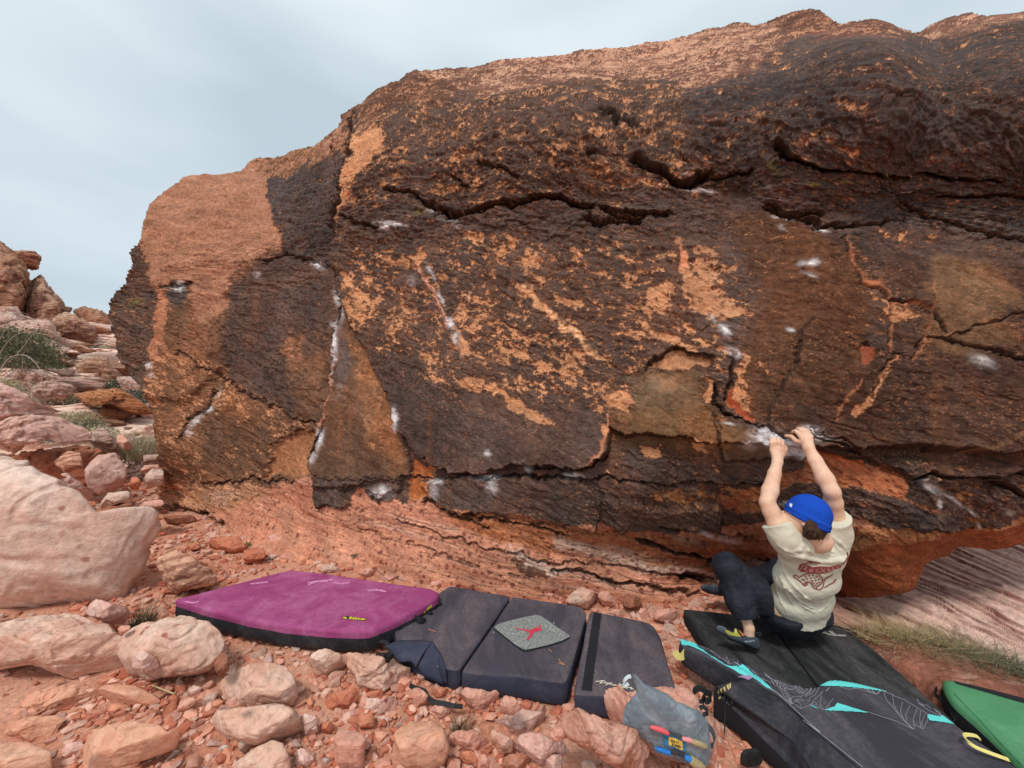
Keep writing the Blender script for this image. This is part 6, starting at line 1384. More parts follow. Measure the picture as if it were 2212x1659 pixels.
# slate pad with turquoise shapes
e = empty('crash_pad', at_z(1850, 1600, .02), 'slate crash pad printed with turquoise shapes and thin white lines', 'crash pad')
t1 = slab(e, [(1466,1374,.22)] + [(x, y, .24) for x, y in ((1530,1396),(1586,1421),(1640,1446),(1675,1462),(1715,1478),(1757,1484),(1782,1468),(1800,1464),(1850,1472),(1943,1496),(1990,1508),(2040,1542),(2075,1569),(2093,1584),(2184,1644),(2290,1730),(2150,1900),(1960,1742),(1866,1661),(1775,1586),(1682,1500),(1603,1459),(1540,1424))] + [(1470,1393,.22)],
   [.11] + [.105] * 4 + [.105] * 3 + [.105] * 3 + [.105] * 3 + [.1] * 6 + [.02] * 3 + [.04, .07, .09, .1] + [.11], .022, FM['slate'], FM['sideblk'], 'top_cover', 'side_panel', rs_top=3, seg=2, seed=31)
t2 = slab(e, [(1533,1480,.19),(1580,1467,.225),(1626,1464,.236),(1686,1507,.236),(1779,1592,.236),(1868,1668,.236),(1950,1750,.236),(1850,1830,.12),(1760,1720,.11),(1690,1630,.12),(1645,1588,.12),(1598,1540,.13),(1556,1500,.15)], .02, .02, FM['sideblk'], FM['velcro'], 'end_panel', 'end_panel_side', rs_top=2, seg=2, seed=32)
bv = bvh_of(t1 + t2)
TQ = [ZM(q) for q in ([(142,130),(235,140),(265,150),(330,205),(385,250),(440,295),(505,330),(590,385),(645,412),(700,412),(755,405),(790,395),(850,445),(920,505),(1000,565),(1110,665),(1145,688),(1030,630),(940,560),(890,530),(830,515),(760,490),(700,450),(600,400),(520,350),(430,295),(330,240),(250,205),(200,198),(160,190)],
     [(1460,620),(1560,560),(1650,530),(1700,528),(1900,560),(2212,612),(2212,652),(1900,625),(1700,622)], [(1485,818),(1500,818),(1580,858),(1540,848)], [(1640,872),(1690,850),(1740,835),(1770,796),(1880,830),(2000,868),(2095,898),(1880,885)])] + \
     [ZN(q) for q in ([(380,102),(580,120),(740,150),(880,185),(960,210),(1055,242),(900,235),(700,205),(500,188)], [(1310,460),(1330,450),(1430,470),(1470,440),(1560,500),(1625,555),(1480,525),(1330,505)])]
decal('turquoise_print', bv, FM['turq'], e, TQ, step=1.2, off=.003)
LN = [ZM(q) for q in ([(460,250),(540,310),(660,400)], [(540,300),(600,350),(690,405)], [(620,320),(660,370),(720,400)], [(690,350),(730,350),(740,395)], [(700,370),(720,380),(760,400)], [(840,420),(960,520),(1090,600)], [(1010,490),(1110,560),(1190,660),(1250,740),(1290,800)],
  [(1060,520),(1150,590),(1230,680),(1300,800)], [(1130,560),(1200,610),(1260,690),(1290,780)], [(1080,560),(1160,640),(1240,760),(1310,810)], [(1220,600),(1255,655),(1290,660),(1330,655),(1370,700),(1420,700),(1460,650)], [(1290,620),(1340,640),(1380,690)], [(1330,620),(1370,650),(1400,695)], [(1370,625),(1400,650),(1420,695)],
  [(1290,810),(1290,760),(1310,735),(1380,735),(1430,715),(1470,690),(1500,640)], [(1310,810),(1330,780),(1345,770),(1440,775),(1480,770),(1490,745),(1540,720),(1580,640)], [(1350,800),(1350,770)], [(1330,815),(1390,860),(1460,835),(1510,805),(1540,760),(1600,710),(1620,675)], [(1510,810),(1610,870),(1640,872)], [(1540,790),(1600,850)], [(1605,730),(1590,800),(1620,868)], [(1650,680),(1690,640)], [(1730,755),(1690,800),(1650,865)],
  [(1400,860),(1380,800),(1350,775)], [(1790,630),(1880,660),(1980,650),(2100,690),(2170,710),(2212,680)], [(2080,650),(2110,690)], [(2120,655),(2160,705)], [(1500,650),(1490,690),(1440,720)], [(1540,650),(1510,700),(1440,735)])] + \
  [ZN(q) for q in ([(755,430),(900,480),(1030,520),(1185,595)], [(900,235),(930,320),(1000,400),(1060,480),(1170,590)], [(985,270),(1000,370),(1040,440),(1110,520),(1180,590)], [(880,225),(1000,280),(1100,320),(1200,380),(1310,450)], [(1080,340),(1060,430),(1090,500),(1150,560)], [(1150,370),(1110,460),(1120,510)], [(1215,400),(1180,500),(1190,590)],
  [(1250,420),(1240,500),(1250,580)], [(1290,450),(1260,530),(1265,585)], [(1315,455),(1310,520),(1270,590),(1230,570),(1190,545)], [(1200,280),(1230,340),(1280,380)], [(1250,290),(1300,350),(1380,400),(1440,465)], [(1270,290),(1360,340),(1390,400),(1440,460)], [(1230,350),(1330,420),(1440,470)], [(700,205),(840,265),(890,230)], [(780,210),(820,250)], [(1300,320),(1400,430)], [(1240,360),(1310,370),(1350,400)])]
decal('white_line_print', bv, FM['line'], e, lines=LN, lw=.42, step=.55, off=.0045)
decal('edge_piping', bv, FM['line'], e, lines=[ZM([(1060,640),(1150,692),(1250,780),(1430,950),(1600,1102)]) + ZN([(160,500),(400,690),(560,820),(715,944)])], lw=.6, step=.6, off=.004)
decal('corner_patch', bv, FM['mauve'], e, [ZM([(735,522),(800,508),(860,512),(895,535),(850,555),(800,530)])], step=.8, off=.004)
decal('side_print', bv, plain('faded_multicolour_print', lin(196, 176, 110, .95), .8), e, [ZM(q) for q in ([(525,655),(545,650),(545,690),(530,690)], [(555,645),(575,640),(580,690),(565,700)], [(585,630),(605,625),(615,680),(600,665)], [(620,615),(640,600),(650,650),(640,660)], [(645,600),(668,585),(668,640),(655,640)], [(535,730),(560,720),(562,745),(540,750)])], step=.6)
strap('yellow_handle', W3([(1458,1407,.19),(1464,1417,.17),(1474,1418,.17),(1481,1408,.19),(1486,1401,.2),(1492,1410,.2)]), .035, (0, .2, 1), FM['yellow'], e)
strap('yellow_handle', W3([ZN([q])[0] + (z,) for q, z in (((1805,680),.25),((1770,650),.26),((1700,635),.27),((1655,640),.275),((1680,690),.275),((1760,750),.27),((1880,800),.265),((1990,840),.26),((2070,870),.25))]), .012, (0, .7, .6), FM['yellow'], e, 40)
for q in ([(395,660),(330,640),(275,690),(300,770),(360,790),(385,730),(400,680)], [(400,680),(450,700),(455,750),(410,770),(385,720)], [(640,760),(650,690),(680,700),(675,760),(655,765)], [(600,1100),(605,900),(600,780),(620,690)]):
    D_ = ZM(q); strap('carry_handle', np.array([at_z(x, y, .16 + .01 * (i % 2)) for i, (x, y) in enumerate(D_)]), .026, (.2, .4, .9), FM['blk'], e, 40)
bk = W3([(1612,1612,.1)])[0]
_, V, f, _ = body(ZG([(1760,1400),(1830,1330),(1960,1310),(2060,1360),(2080,1480),(2030,1560),(1880,1590),(1760,1540)]), 1.6, .03, 2, .03, nth=60, nph=30, seed=9, top=False)
o = new_obj('buckle', mesh_np('buckle', V, f, FM['blk']), e); o.location = Vector(at_y(1623, 1637, 1.6)) - Vector(e.location)
part('buckle_frame', tube_np(smooth_curve([at_y(*ZG([q])[0], 1.565) for q in ((1895,1370),(1975,1375),(2000,1540),(1920,1545),(1890,1440),(1895,1370))], 40), .0035, 6), FM['velcro'], e)

for _o in list(bpy.data.objects):
    if _o.name.startswith(('chalk_mark', 'soil_smudge')): _o['kind'] = 'stuff'
# green pad
e = empty('crash_pad', at_z(2200, 1560, .02), 'green crash pad with a black strip, cut off by the right edge of the photo', 'crash pad')
gp = slab(e, [(x, y, .17) for x, y in Z5([(1762,562),(1800,560),(2000,605),(2212,660),(2500,735),(2700,1250),(2400,1250),(2215,1060),(2100,935),(1960,800),(1830,690),(1795,640)])], .03, .03, FM['green'], FM['velcro'], rs_top=1, seg=2, seed=41)
bv = bvh_of(gp)
decal('black_strip', bv, FM['velcro'], e, [ZN([(1540,130),(1600,135),(1780,175),(2000,225),(2212,275),(2330,305),(2330,370),(2212,345),(1900,255),(1590,165)])], step=1.2, off=.004)
decal('seam', bv, plain('green_seam', lin(62, 120, 84, .9), .9), e, lines=[ZN([(1560,250),(1640,340),(1780,480),(2000,720),(2212,940)])], lw=.6, step=.7, off=.003)
for q in ([(1400,200),(1380,250),(1440,300),(1480,290),(1450,250)], [(1530,450),(1560,490),(1600,480),(1570,440)]):
    strap('side_handle', np.array([at_z(x, y, .1) for x, y in ZN(q)]), .02, (0, .2, 1), FM['blk'], e)

# chalk bucket
OUT = ZG([(238,292),(262,292),(300,315),(345,345),(395,400),(470,440),(560,480),(640,520),(740,560),(830,620),(920,680),(1020,740),(1120,775),(1190,790),(1240,850),(1300,940),(1330,1050),(1340,1200),(1335,1400),(1310,1530),(1290,1580),(1200,1560),(1000,1510),(800,1450),(600,1370),(560,1290),(440,1200),(300,1110),(170,1050),(135,980),(128,860),(150,750),(210,650),(280,570),(330,480),(300,480),(270,400),(255,330)])
C0, V, f, _ = body(OUT, 1.56, .085, 3, .012, e=.7, nth=260, nph=110, seed=14, top=False, cutk=.35)
m = fabric('grey_chalk_dusted_canvas', lin(112, 122, 130, .95), lin(190, 200, 208), .75, 900, .95, (1, 1, 1))
e = empty('chalk_bucket', tuple(C0), 'slumped grey chalk bucket with brush loops, on a salmon boulder beside the slate pad', 'chalk bucket')
th_ = fbm3(V, 18, 3, 5)[:, None]; V = V + (V / (np.linalg.norm(V, axis=1)[:, None] + 1e-6)) * (.0035 * th_ + .003 * fbm3(V * np.array([3, 1, .6]), 16, 2, 8)[:, None])
bod = new_obj('canvas_body', mesh_np('canvas_body', V, f, m), e)
bv = bvh_of([bod])
def on(pts, off=.006): return np.array([h for h in (hit(bv, x, y, off) for x, y in pts) if h is not None])
FM['blue'] = plain('blue_binding', lin(66, 132, 176, .95), .7); FM['sleeve'] = fabric('dark_brush_sleeve', lin(74, 80, 86, .95), None, 0, 700, .9)
decal('brush_sleeve', bv, FM['sleeve'], e, [ZG([(745,1035),(935,1095),(930,1155),(745,1085)]), ZG([(765,1285),(975,1345),(985,1410),(770,1345)])], step=.7, off=.010)
decal('label_border', bv, FM['blue'], e, [ZG([(685,1090),(760,1095),(900,1150),(1000,1185),(1000,1345),(850,1300),(692,1250)])], step=.7, off=.005)
decal('label', bv, plain('yellow_tag', lin(232, 200, 96, .95), .7), e, [ZG([(752,1120),(948,1190),(948,1315),(752,1235)])], step=.6, off=.008)
decal('label_lettering', bv, FM['blk'], e, lines=[ZG(q) for q in ([(802,1250),(804,1208),(828,1215),(826,1230),(806,1228),(828,1258)], [(842,1228),(862,1232),(862,1262),(840,1258),(842,1228)], [(892,1240),(874,1238),(870,1265),(890,1272)], [(902,1245),(902,1280)], [(918,1250),(904,1262),(916,1284)], [(790,1165),(800,1190)], [(815,1165),(822,1195)], [(840,1175),(845,1200)], [(865,1185),(868,1205)], [(885,1190),(890,1210)])], lw=.55, step=.35, off=.0095)
strap('pull_loop', np.array([at_y(*ZG([q])[0], 1.54) for q in ((245,318),(205,325),(160,370),(140,425),(175,440),(210,415))]), .012, (.3, .5, .8), plain('white_webbing', lin(196, 206, 208, .95), .8), e)
strap('drawcord_tab', np.array([at_y(*ZG([q])[0], 1.55) for q in ((1190,760),(1240,740),(1290,780),(1300,830),(1240,850))]), .014, (.2, .4, .8), FM['blk'], e)
strap('side_loop', np.array([at_y(*ZG([q])[0], 1.57) for q in ((1310,1000),(1370,1080),(1400,1180),(1380,1260),(1340,1290))]), .02, (.5, .5, .3), FM['sleeve'], e)
def brush(segs, label):
    base = on([ZG([segs[0][1][0]])[0]], .015)[0]; r = empty('brush', tuple(base), label, 'brush')
    for nm, pts, rad, mt in segs:
        q = on(ZG(pts), .016)
        if len(q) < 2: continue
        c = smooth_curve(q, 14); rr = np.interp(np.linspace(0, 1, 14), np.linspace(0, 1, len(rad)), rad)
        V, f = tube_np(c, rr, 10); i0 = len(V); V = np.vstack([V, c[:1], c[-1:]]); nn_ = 10
        f = [f, np.array([[(k + 1) % nn_, k, i0] for k in range(nn_)]), np.array([[13 * nn_ + k, 13 * nn_ + (k + 1) % nn_, i0 + 1] for k in range(nn_)])]
        part(nm, (V, f), mt, r)
m, n, l, b = nmat('boar_bristle'); tc = n.new('ShaderNodeTexCoord').outputs['Object']; l.new(ramp(n, l, noise(n, l, tc, 300, 4, .8), [(.35, lin(150, 130, 90)), (.65, lin(214, 196, 150))]), b.inputs['Base Color'])
bump(n, l, b, [(noise(n, l, tc, 600, 3, .8), 1, .003)]); bris = m
brush([('handle', [(505,965),(570,985),(660,1020),(748,1060)], [.005,.0085,.0095,.0075], plain('coral_plastic', lin(228, 96, 104, .95), .45)), ('head', [(935,1130),(990,1145),(1040,1165)], [.0065,.0085,.008], plain('pale_pink_plastic', lin(232, 150, 150, .95), .5)), ('bristles', [(1035,1160),(1120,1190),(1200,1220),(1245,1245)], [.008,.0105,.0105,.006], bris)], 'coral pink brush tucked in the upper loop of the grey chalk bucket')
brush([('handle', [(568,1245),(640,1270),(710,1290),(770,1315)], [.005,.008,.009,.009], plain('blue_plastic', lin(40, 120, 196, .95), .45)), ('head', [(975,1370),(1010,1385),(1045,1405)], [.009,.011,.013], plain('bright_blue_plastic', lin(50, 130, 200, .95), .45)), ('bristles', [(1040,1390),(1110,1440),(1190,1490),(1270,1555)], [.014,.018,.013,.003], bris)], 'blue brush tucked in the lower loop of the grey chalk bucket')
# ------------------------------------------------------------------ the climber
class SDF:
    def __init__(s, lo, hi, h):
        s.lo = np.array(lo, float); s.h = h; s.n = np.ceil((np.array(hi) - s.lo) / h).astype(int) + 1
        s.f = np.full(s.n, .2, np.float32)
    def region(s, lo, hi):
        a = np.clip(np.floor((np.array(lo) - s.lo) / s.h).astype(int), 0, s.n); b = np.clip(np.ceil((np.array(hi) - s.lo) / s.h).astype(int) + 1, 0, s.n)
        sl = tuple(slice(x, y) for x, y in zip(a, b)); g = np.meshgrid(*[s.lo[i] + s.h * np.arange(a[i], b[i]) for i in range(3)], indexing='ij')
        return sl, np.stack(g, -1).astype(np.float32)
    def comb(s, sl, d, k, mode):
        f = s.f[sl]
        if mode == 'add':
            hh = np.clip(.5 + .5 * (f - d) / k, 0, 1); s.f[sl] = f + (d - f) * hh - k * hh * (1 - hh)
        else:
            d = -d; hh = np.clip(.5 - .5 * (f - d) / k, 0, 1); s.f[sl] = f + (d - f) * hh + k * hh * (1 - hh)
    def cone(s, a, b, ra, rb, k=.012, mode='add', flat=None, fl=1.0):
        a, b = np.array(a, float), np.array(b, float); m = max(ra, rb) + .05 + k
        sl, P = s.region(np.minimum(a, b) - m, np.maximum(a, b) + m)
        if 0 in P.shape: return
        ab = b - a; t = np.clip(((P - a) @ ab) / (ab @ ab + 1e-12), 0, 1); v = P - a - t[..., None] * ab
        if flat is not None: fn = np.array(flat) / np.linalg.norm(flat); q = v @ fn; v = v + fn * (q * (fl - 1))[..., None]
        d = np.linalg.norm(v, axis=-1) - (ra + (rb - ra) * t); s.comb(sl, d, k, mode)
    def chain(s, pts, rad, k=.012, **kw):
        for i in range(len(pts) - 1): s.cone(pts[i], pts[i + 1], rad[i], rad[i + 1], k, **kw)
    def ell(s, c, axes, r, k=.015, mode='add'):
        c = np.array(c, float); A = np.array(axes, float); A = A / np.linalg.norm(A, axis=1)[:, None]; r = np.array(r, float); m = r.max() + .05 + k
        sl, P = s.region(c - m, c + m)
        if 0 in P.shape: return
        q = (P - c) @ A.T; k0 = np.linalg.norm(q / r, axis=-1); k1 = np.linalg.norm(q / r ** 2, axis=-1) + 1e-9
        s.comb(sl, k0 * (k0 - 1) / k1, k, mode)
    def plane(s, c, nrm, lo, hi, k=.002):
        """cut away the side the normal points to, within a box"""
        sl, P = s.region(lo, hi); nrm = np.array(nrm, float) / np.linalg.norm(nrm); d = (P - np.array(c)) @ nrm
        s.f[sl] = np.maximum(s.f[sl], d)
    def mesh(s):
        f = s.f; n = f.shape; sg = f < 0
        any_ = np.zeros((n[0] - 1, n[1] - 1, n[2] - 1), np.uint8)
        for i in (0, 1):
            for j in (0, 1):
                for k in (0, 1): any_ += sg[i:n[0] - 1 + i, j:n[1] - 1 + j, k:n[2] - 1 + k]
        act = np.argwhere((any_ > 0) & (any_ < 8)); idx = np.full(any_.shape, -1, np.int32); idx[tuple(act.T)] = np.arange(len(act))
        cor = [(i, j, k) for i in (0, 1) for j in (0, 1) for k in (0, 1)]; vals = np.stack([f[act[:, 0] + c[0], act[:, 1] + c[1], act[:, 2] + c[2]] for c in cor], 1)
        acc = np.zeros((len(act), 3)); cnt = np.zeros(len(act))
        for a in range(8):
            for b in range(a + 1, 8):
                ca_, cb_ = np.array(cor[a]), np.array(cor[b])
                if np.abs(ca_ - cb_).sum() != 1: continue
                m = (vals[:, a] < 0) != (vals[:, b] < 0); t = np.where(m, vals[:, a] / (vals[:, a] - vals[:, b] + 1e-12), 0)
                acc += np.where(m[:, None], ca_ + t[:, None] * (cb_ - ca_), 0); cnt += m
        V = s.lo + s.h * (act + acc / np.maximum(cnt, 1)[:, None]); Fc = []
        for ax in range(3):
            o = [1, 1, 1]; o[ax] = 0; A = [slice(1, n[0] - 1), slice(1, n[1] - 1), slice(1, n[2] - 1)]
            p = sg[tuple(slice(1, n[i] - 1) for i in range(3))]; B = [slice(1, n[i] - 1) for i in range(3)]; B[ax] = slice(2, n[ax]); q = sg[tuple(B)]
            e_ = np.argwhere(p != q) + 1; b1, b2 = [(1, 2), (2, 0), (0, 1)][ax]
            def cell(d1, d2): c = e_.copy(); c[:, b1] -= d1; c[:, b2] -= d2; return idx[tuple(c.T)]
            qd = np.stack([cell(1, 1), cell(0, 1), cell(0, 0), cell(1, 0)], 1); fl_ = sg[tuple(e_.T)]
            qd = qd[(qd >= 0).all(1)] if (qd < 0).any() else qd
            if len(qd) == len(fl_): qd[~fl_] = qd[~fl_][:, ::-1]
            Fc.append(qd)
        return V, np.concatenate(Fc)
def nrm(v): v = np.array(v, float); return v / np.linalg.norm(v)
# the rock surface under the hands
sub = face_bvh_co; sx = np.arange(sub.shape[0]); fb = grid_faces(sub.shape[0], sub.shape[1])
pj = CX + F * sub[..., 0] / sub[..., 1]; pk = CY - F * (sub[..., 2] - CAMZ) / sub[..., 1]
c0 = max(0, np.searchsorted(pj[:, 100], 1480)); c1 = min(sub.shape[0], np.searchsorted(pj[:, 100], 1900))
sb = sub[c0:c1]; face_bv = BVHTree.FromPolygons([Vector(v) for v in sb.reshape(-1, 3)], [tuple(q) for q in grid_faces(sb.shape[0], sb.shape[1]).tolist()])
def fd(px, py):
    h = hit(face_bv, px, py, 0); return h[1] if h is not None else 2.45
def hp(zx, zy, off): x, y = ZO([(zx, zy)])[0]; return np.array(at_y(x, y, fd(x, y) + off))
def dp(px, py, d): return np.array(at_y(px, py, d))
person = empty('person', dp(1722, 1365, 2.28), 'person in a blue beanie and cream t-shirt, both raised hands gripping the rock', 'person')
fl_ = min(hp(360, 950, 0)[1], hp(380, 700, 0)[1]); fr_ = min(hp(980, 640, 0)[1], hp(930, 480, 0)[1])
kl = [hp(252, 660, -.04), hp(328, 640, -.045), hp(408, 645, -.045), hp(488, 680, -.04)]; ml = min(min(q[1] for q in kl), min(hp(z_, 485, -.022)[1] for z_ in (245, 305, 385, 460)) - .012); kl = [np.array(dp(*ZO([z_])[0], ml + o_)) for z_, o_ in (((250, 700), .004), ((328, 680), 0), ((408, 684), 0), ((486, 716), .004))]
LW = dp(*ZO([(362, 960)])[0], ml - .028); RW = dp(*ZO([(1010, 660)])[0], fr_ - .055)
LE = dp(1657, 1086, LW[1] - .12); RE = dp(1797, 1062, RW[1] - .13)
LS = dp(1693, 1160, 2.09); RS = dp(1806, 1150, 2.15); print('arms', LW, LE, LS, RW, RE, RS, np.linalg.norm(LW-LE), np.linalg.norm(LE-LS), np.linalg.norm(RW-RE), np.linalg.norm(RE-RS))
HC = dp(1743, 1120, 2.05); u_h = nrm((.34, .0, .94)); f_h = nrm(np.cross(nrm(np.cross((-.72, .62, -.3), u_h)), -u_h) * -1)
f_h = nrm(np.array([-.72, .62, -.3]) - u_h * np.dot((-.72, .62, -.3), u_h)); s_h = np.cross(u_h, f_h)     # s_h: his left, towards the viewer
if s_h[1] > 0: s_h = -s_h
NK = dp(1768, 1168, 2.05)
PV = dp(1722, 1330, 2.28)
B = SDF((1.1, 1.85, .06), (2.05, 2.95, 1.45), .0048)
sh_m = (LS + RS) / 2 + np.array([0, .02, -.03])
B.chain([PV, PV * .4 + sh_m * .6 + np.array([0, .03, 0]), sh_m + np.array([0, .02, -.02])], [.07, .07, .06], .04); B.cone(LS * .8 + sh_m * .2, RS * .8 + sh_m * .2, .04, .04, .05)
for W_p, E_p, S_p in ((LW, LE, LS), (RW, RE, RS)):
    ax = E_p - W_p; B.chain([W_p, W_p + ax * .3, W_p + ax * .72, E_p], [.026, .033, .042, .037], .012)
    bx_ = S_p - E_p; B.chain([E_p, E_p + bx_ * .25, E_p + bx_ * .65, S_p], [.037, .042, .047, .047], .015)
    B.cone(S_p, sh_m, .045, .045, .02)
# left hand: back of the hand to the viewer, four fingers hooked over the edge
def hand(W_p, kn, fingers, thumb):
    for p in kn: B.cone(W_p, p, .0225, .0125, .012)
    for i in range(len(kn) - 1): B.cone(kn[i], kn[i + 1], .0125, .0125, .008)
    cen = sum(kn) / len(kn) * .5 + W_p * .5; B.cone(cen, sum(kn) / len(kn), .022, .016, .012)
    for f_ in fingers: B.chain(f_, [.0116, .0110, .0102, .0090][:len(f_)], .0012)
    B.chain(thumb, [.017, .0125, .0105, .009][:len(thumb)], .006)
kn = kl
def lp(zx, zy, o): return dp(*ZO([(zx, zy)])[0], ml + o)
hand(LW, kn, [[kn[0], lp(236, 560, .004), lp(243, 488, .018), lp(250, 500, .05)], [kn[1], lp(314, 540, .0), lp(305, 468, .016), lp(312, 482, .05)],
              [kn[2], lp(395, 548, .0), lp(383, 482, .016), lp(388, 496, .05)], [kn[3], lp(472, 600, .006), lp(462, 524, .02), lp(462, 538, .05)]],
     [LW + (kn[3] - LW) * .45, lp(505, 770, .01), lp(532, 690, .024), lp(528, 615, .04)])
kn = [hp(838, 408, -.045), hp(915, 368, -.052), hp(985, 362, -.052), hp(1048, 420, -.045)]
hand(RW, kn, [[kn[0], hp(748, 315, -.042), hp(700, 318, -.02), hp(672, 342, -.002)], [kn[1], hp(838, 280, -.046), hp(790, 262, -.022), hp(765, 285, .0)],
              [kn[2], hp(918, 282, -.046), hp(878, 258, -.022), hp(850, 275, .0)], [kn[3], hp(1000, 330, -.042), hp(960, 288, -.022), hp(930, 285, .0)]],
     [RW + (kn[0] - RW) * .4, hp(760, 520, -.035), hp(655, 425, -.022), hp(535, 408, -.008)])
# neck and head
B.cone(NK, HC - u_h * .03 - f_h * .02, .054, .052, .03); B.cone(NK, sh_m, .055, .06, .03)
B.ell(HC + u_h * .012, (f_h, s_h, u_h), (.092, .073, .098), .01)
B.ell(HC + f_h * .045 - u_h * .055, (f_h, s_h, u_h), (.055, .055, .062), .03)
B.cone(HC + f_h * .085 + u_h * .005, HC + f_h * .108 - u_h * .03, .009, .013, .012)          # nose
B.cone(HC + f_h * .088 - u_h * .062 + s_h * .018, HC + f_h * .088 - u_h * .062 - s_h * .018, .007, .007, .006)   # lips
B.ell(HC + f_h * .075 - u_h * .095, (f_h, s_h, u_h), (.022, .025, .018), .02)                 # chin
for sg in (1, -1):
    B.ell(HC + f_h * .083 + s_h * .032 * sg + u_h * .004, (f_h, s_h, u_h), (.012, .016, .009), .004, 'cut')
    B.ell(HC + f_h * .078 + s_h * .032 * sg + u_h * .004, (f_h, s_h, u_h), (.011, .011, .011), .003)
    ear = HC + s_h * .074 * sg - u_h * .012 - f_h * .005
    B.ell(ear, (nrm(f_h - s_h * sg * .4), nrm(s_h * sg + f_h * .4), u_h), (.018, .008, .030), .004); B.ell(ear + s_h * sg * .008 + f_h * .004, (f_h, s_h, u_h), (.009, .006, .016), .003, 'cut')
# legs inside the trousers, bare left ankle
KL = dp(1572, 1224, 2.34); AL = dp(1618, 1356, 2.24); HL = PV + np.array([-.10, -.02, .03]); HR = PV + np.array([.09, .0, .02]); KR = np.array([1.80, 2.58, .40]); AR = np.array([1.52, 2.72, .21])
B.chain([HL, KL, AL], [.06, .045, .027], .02); B.chain([HR, KR, AR], [.07, .05, .035], .02); B.cone(AL, dp(1618, 1378, 2.235), .027, .027, .01)
V, f = B.mesh()
m, n, l, b = nmat('skin'); tc = n.new('ShaderNodeTexCoord').outputs['Object']
c = ramp(n, l, noise(n, l, tc, 9, 5, .6), [(.35, lin(222, 176, 148, .95)), (.65, lin(238, 202, 174, .95))]); c = mix(n, l, ramp(n, l, noise(n, l, tc, 60, 4, .6), [(.45, g1(0)), (.7, g1(.35))]), c, lin(220, 158, 134, .95))
hd = n.new('ShaderNodeVectorMath'); l.new(c, b.inputs['Base Color']); b.inputs['Roughness'].default_value = .55; b.inputs['Subsurface Weight'].default_value = .12; b.inputs['Subsurface Radius'].default_value = (.01, .004, .002)
bump(n, l, b, [(noise(n, l, tc, 220, 3), .2, .0015), (noise(n, l, tc, 35, 4), .3, .004)]); skin = m
body_ob = new_obj('body', mesh_np('body', V - np.array(person.location), f, skin), person)
# hair under the beanie
Hs = SDF(HC - .2, HC + .2, .005)
Hs.ell(HC - f_h * .022 - u_h * .012, (f_h, s_h, u_h), (.078, .079, .088), .005)
for i in range(26):
    r_ = random.Random(i); a_ = -1.3 + 2.6 * i / 25; dirn = nrm(-f_h * math.cos(a_) + s_h * math.sin(a_) * 1.1)
    p0 = HC + dirn * .084 - u_h * .005; p1 = HC + dirn * (.082 + r_.uniform(-.004, .008)) - u_h * .04; p2 = HC + dirn * (.076 + r_.uniform(0, .02)) - u_h * (.062 + r_.uniform(-.015, .022)) + s_h * r_.uniform(-.012, .012)
    Hs.chain([p0, p1, p2], [.011, .010, .003], .003)
Hs.ell(HC + f_h * .062 - u_h * .05, (f_h, s_h, u_h), (.08, .12, .12), .004, 'cut')
V, f = Hs.mesh(); m, n, l, b = nmat('brown_hair'); tc = n.new('ShaderNodeTexCoord').outputs['Object']
l.new(ramp(n, l, noise(n, l, mapping(n, l, tc, (3, 3, .6)), 60, 4, .7), [(.35, lin(38, 26, 20)), (.65, lin(88, 62, 44))]), b.inputs['Base Color']); b.inputs['Roughness'].default_value = .6
bump(n, l, b, [(noise(n, l, mapping(n, l, tc, (3, 3, .5)), 120, 3), 1, .006)])
new_obj('hair', mesh_np('hair', V - np.array(person.location), f, m), person)
# beanie
Be = SDF(HC - .22, HC + .22, .0045); bc = HC + u_h * .03
Be.ell(bc, (f_h, s_h, u_h), (.102, .085, .098), .005); Be.plane(bc - u_h * .045 - f_h * .01, -nrm(u_h * 1.0 - f_h * .12), HC - .22, HC + .22)
th_ = np.linspace(0, 2 * np.pi, 40); ring = [bc - u_h * .022 + f_h * .098 * math.cos(t) + s_h * .081 * math.sin(t) + u_h * (.012 * math.cos(t)) for t in th_]
for i in range(39): Be.cone(ring[i] - u_h * .014, ring[i + 1] - u_h * .014, .0085, .0085, .004); Be.cone(ring[i] + u_h * .006, ring[i + 1] + u_h * .006, .0085, .0085, .01); Be.cone(ring[i] + u_h * .024 - (ring[i] - bc) * .05, ring[i + 1] + u_h * .024 - (ring[i + 1] - bc) * .05, .0075, .0075, .006)
nb = np.abs(Be.f) < .03; _, PB = Be.region(HC - .22, HC + .22); Be.f[nb] += .004 * fbm3(PB[:Be.n[0], :Be.n[1], :Be.n[2]][nb], 16, 3, 71)
V, f = Be.mesh(); m, n, l, b = nmat('blue_knit'); tc = n.new('ShaderNodeTexCoord').outputs['Object']
l.new(mix(n, l, noise(n, l, tc, 180, 4, .7), lin(18, 56, 158), lin(40, 92, 204)), b.inputs['Base Color']); b.inputs['Roughness'].default_value = .95; b.inputs['Specular IOR Level'].default_value = .05
bump(n, l, b, [(noise(n, l, mapping(n, l, tc, (1, 1, .5)), 260, 3, .7), .8, .004)])
bn = new_obj('beanie', mesh_np('beanie', V - np.array(person.location), f, m), person)
bvn = bvh_of([bn]); decal('tag', bvn, plain('white_tag', lin(226, 226, 220), .8), bn, [Z1([(733,690),(748,697),(743,716),(729,708)])], step=.5)
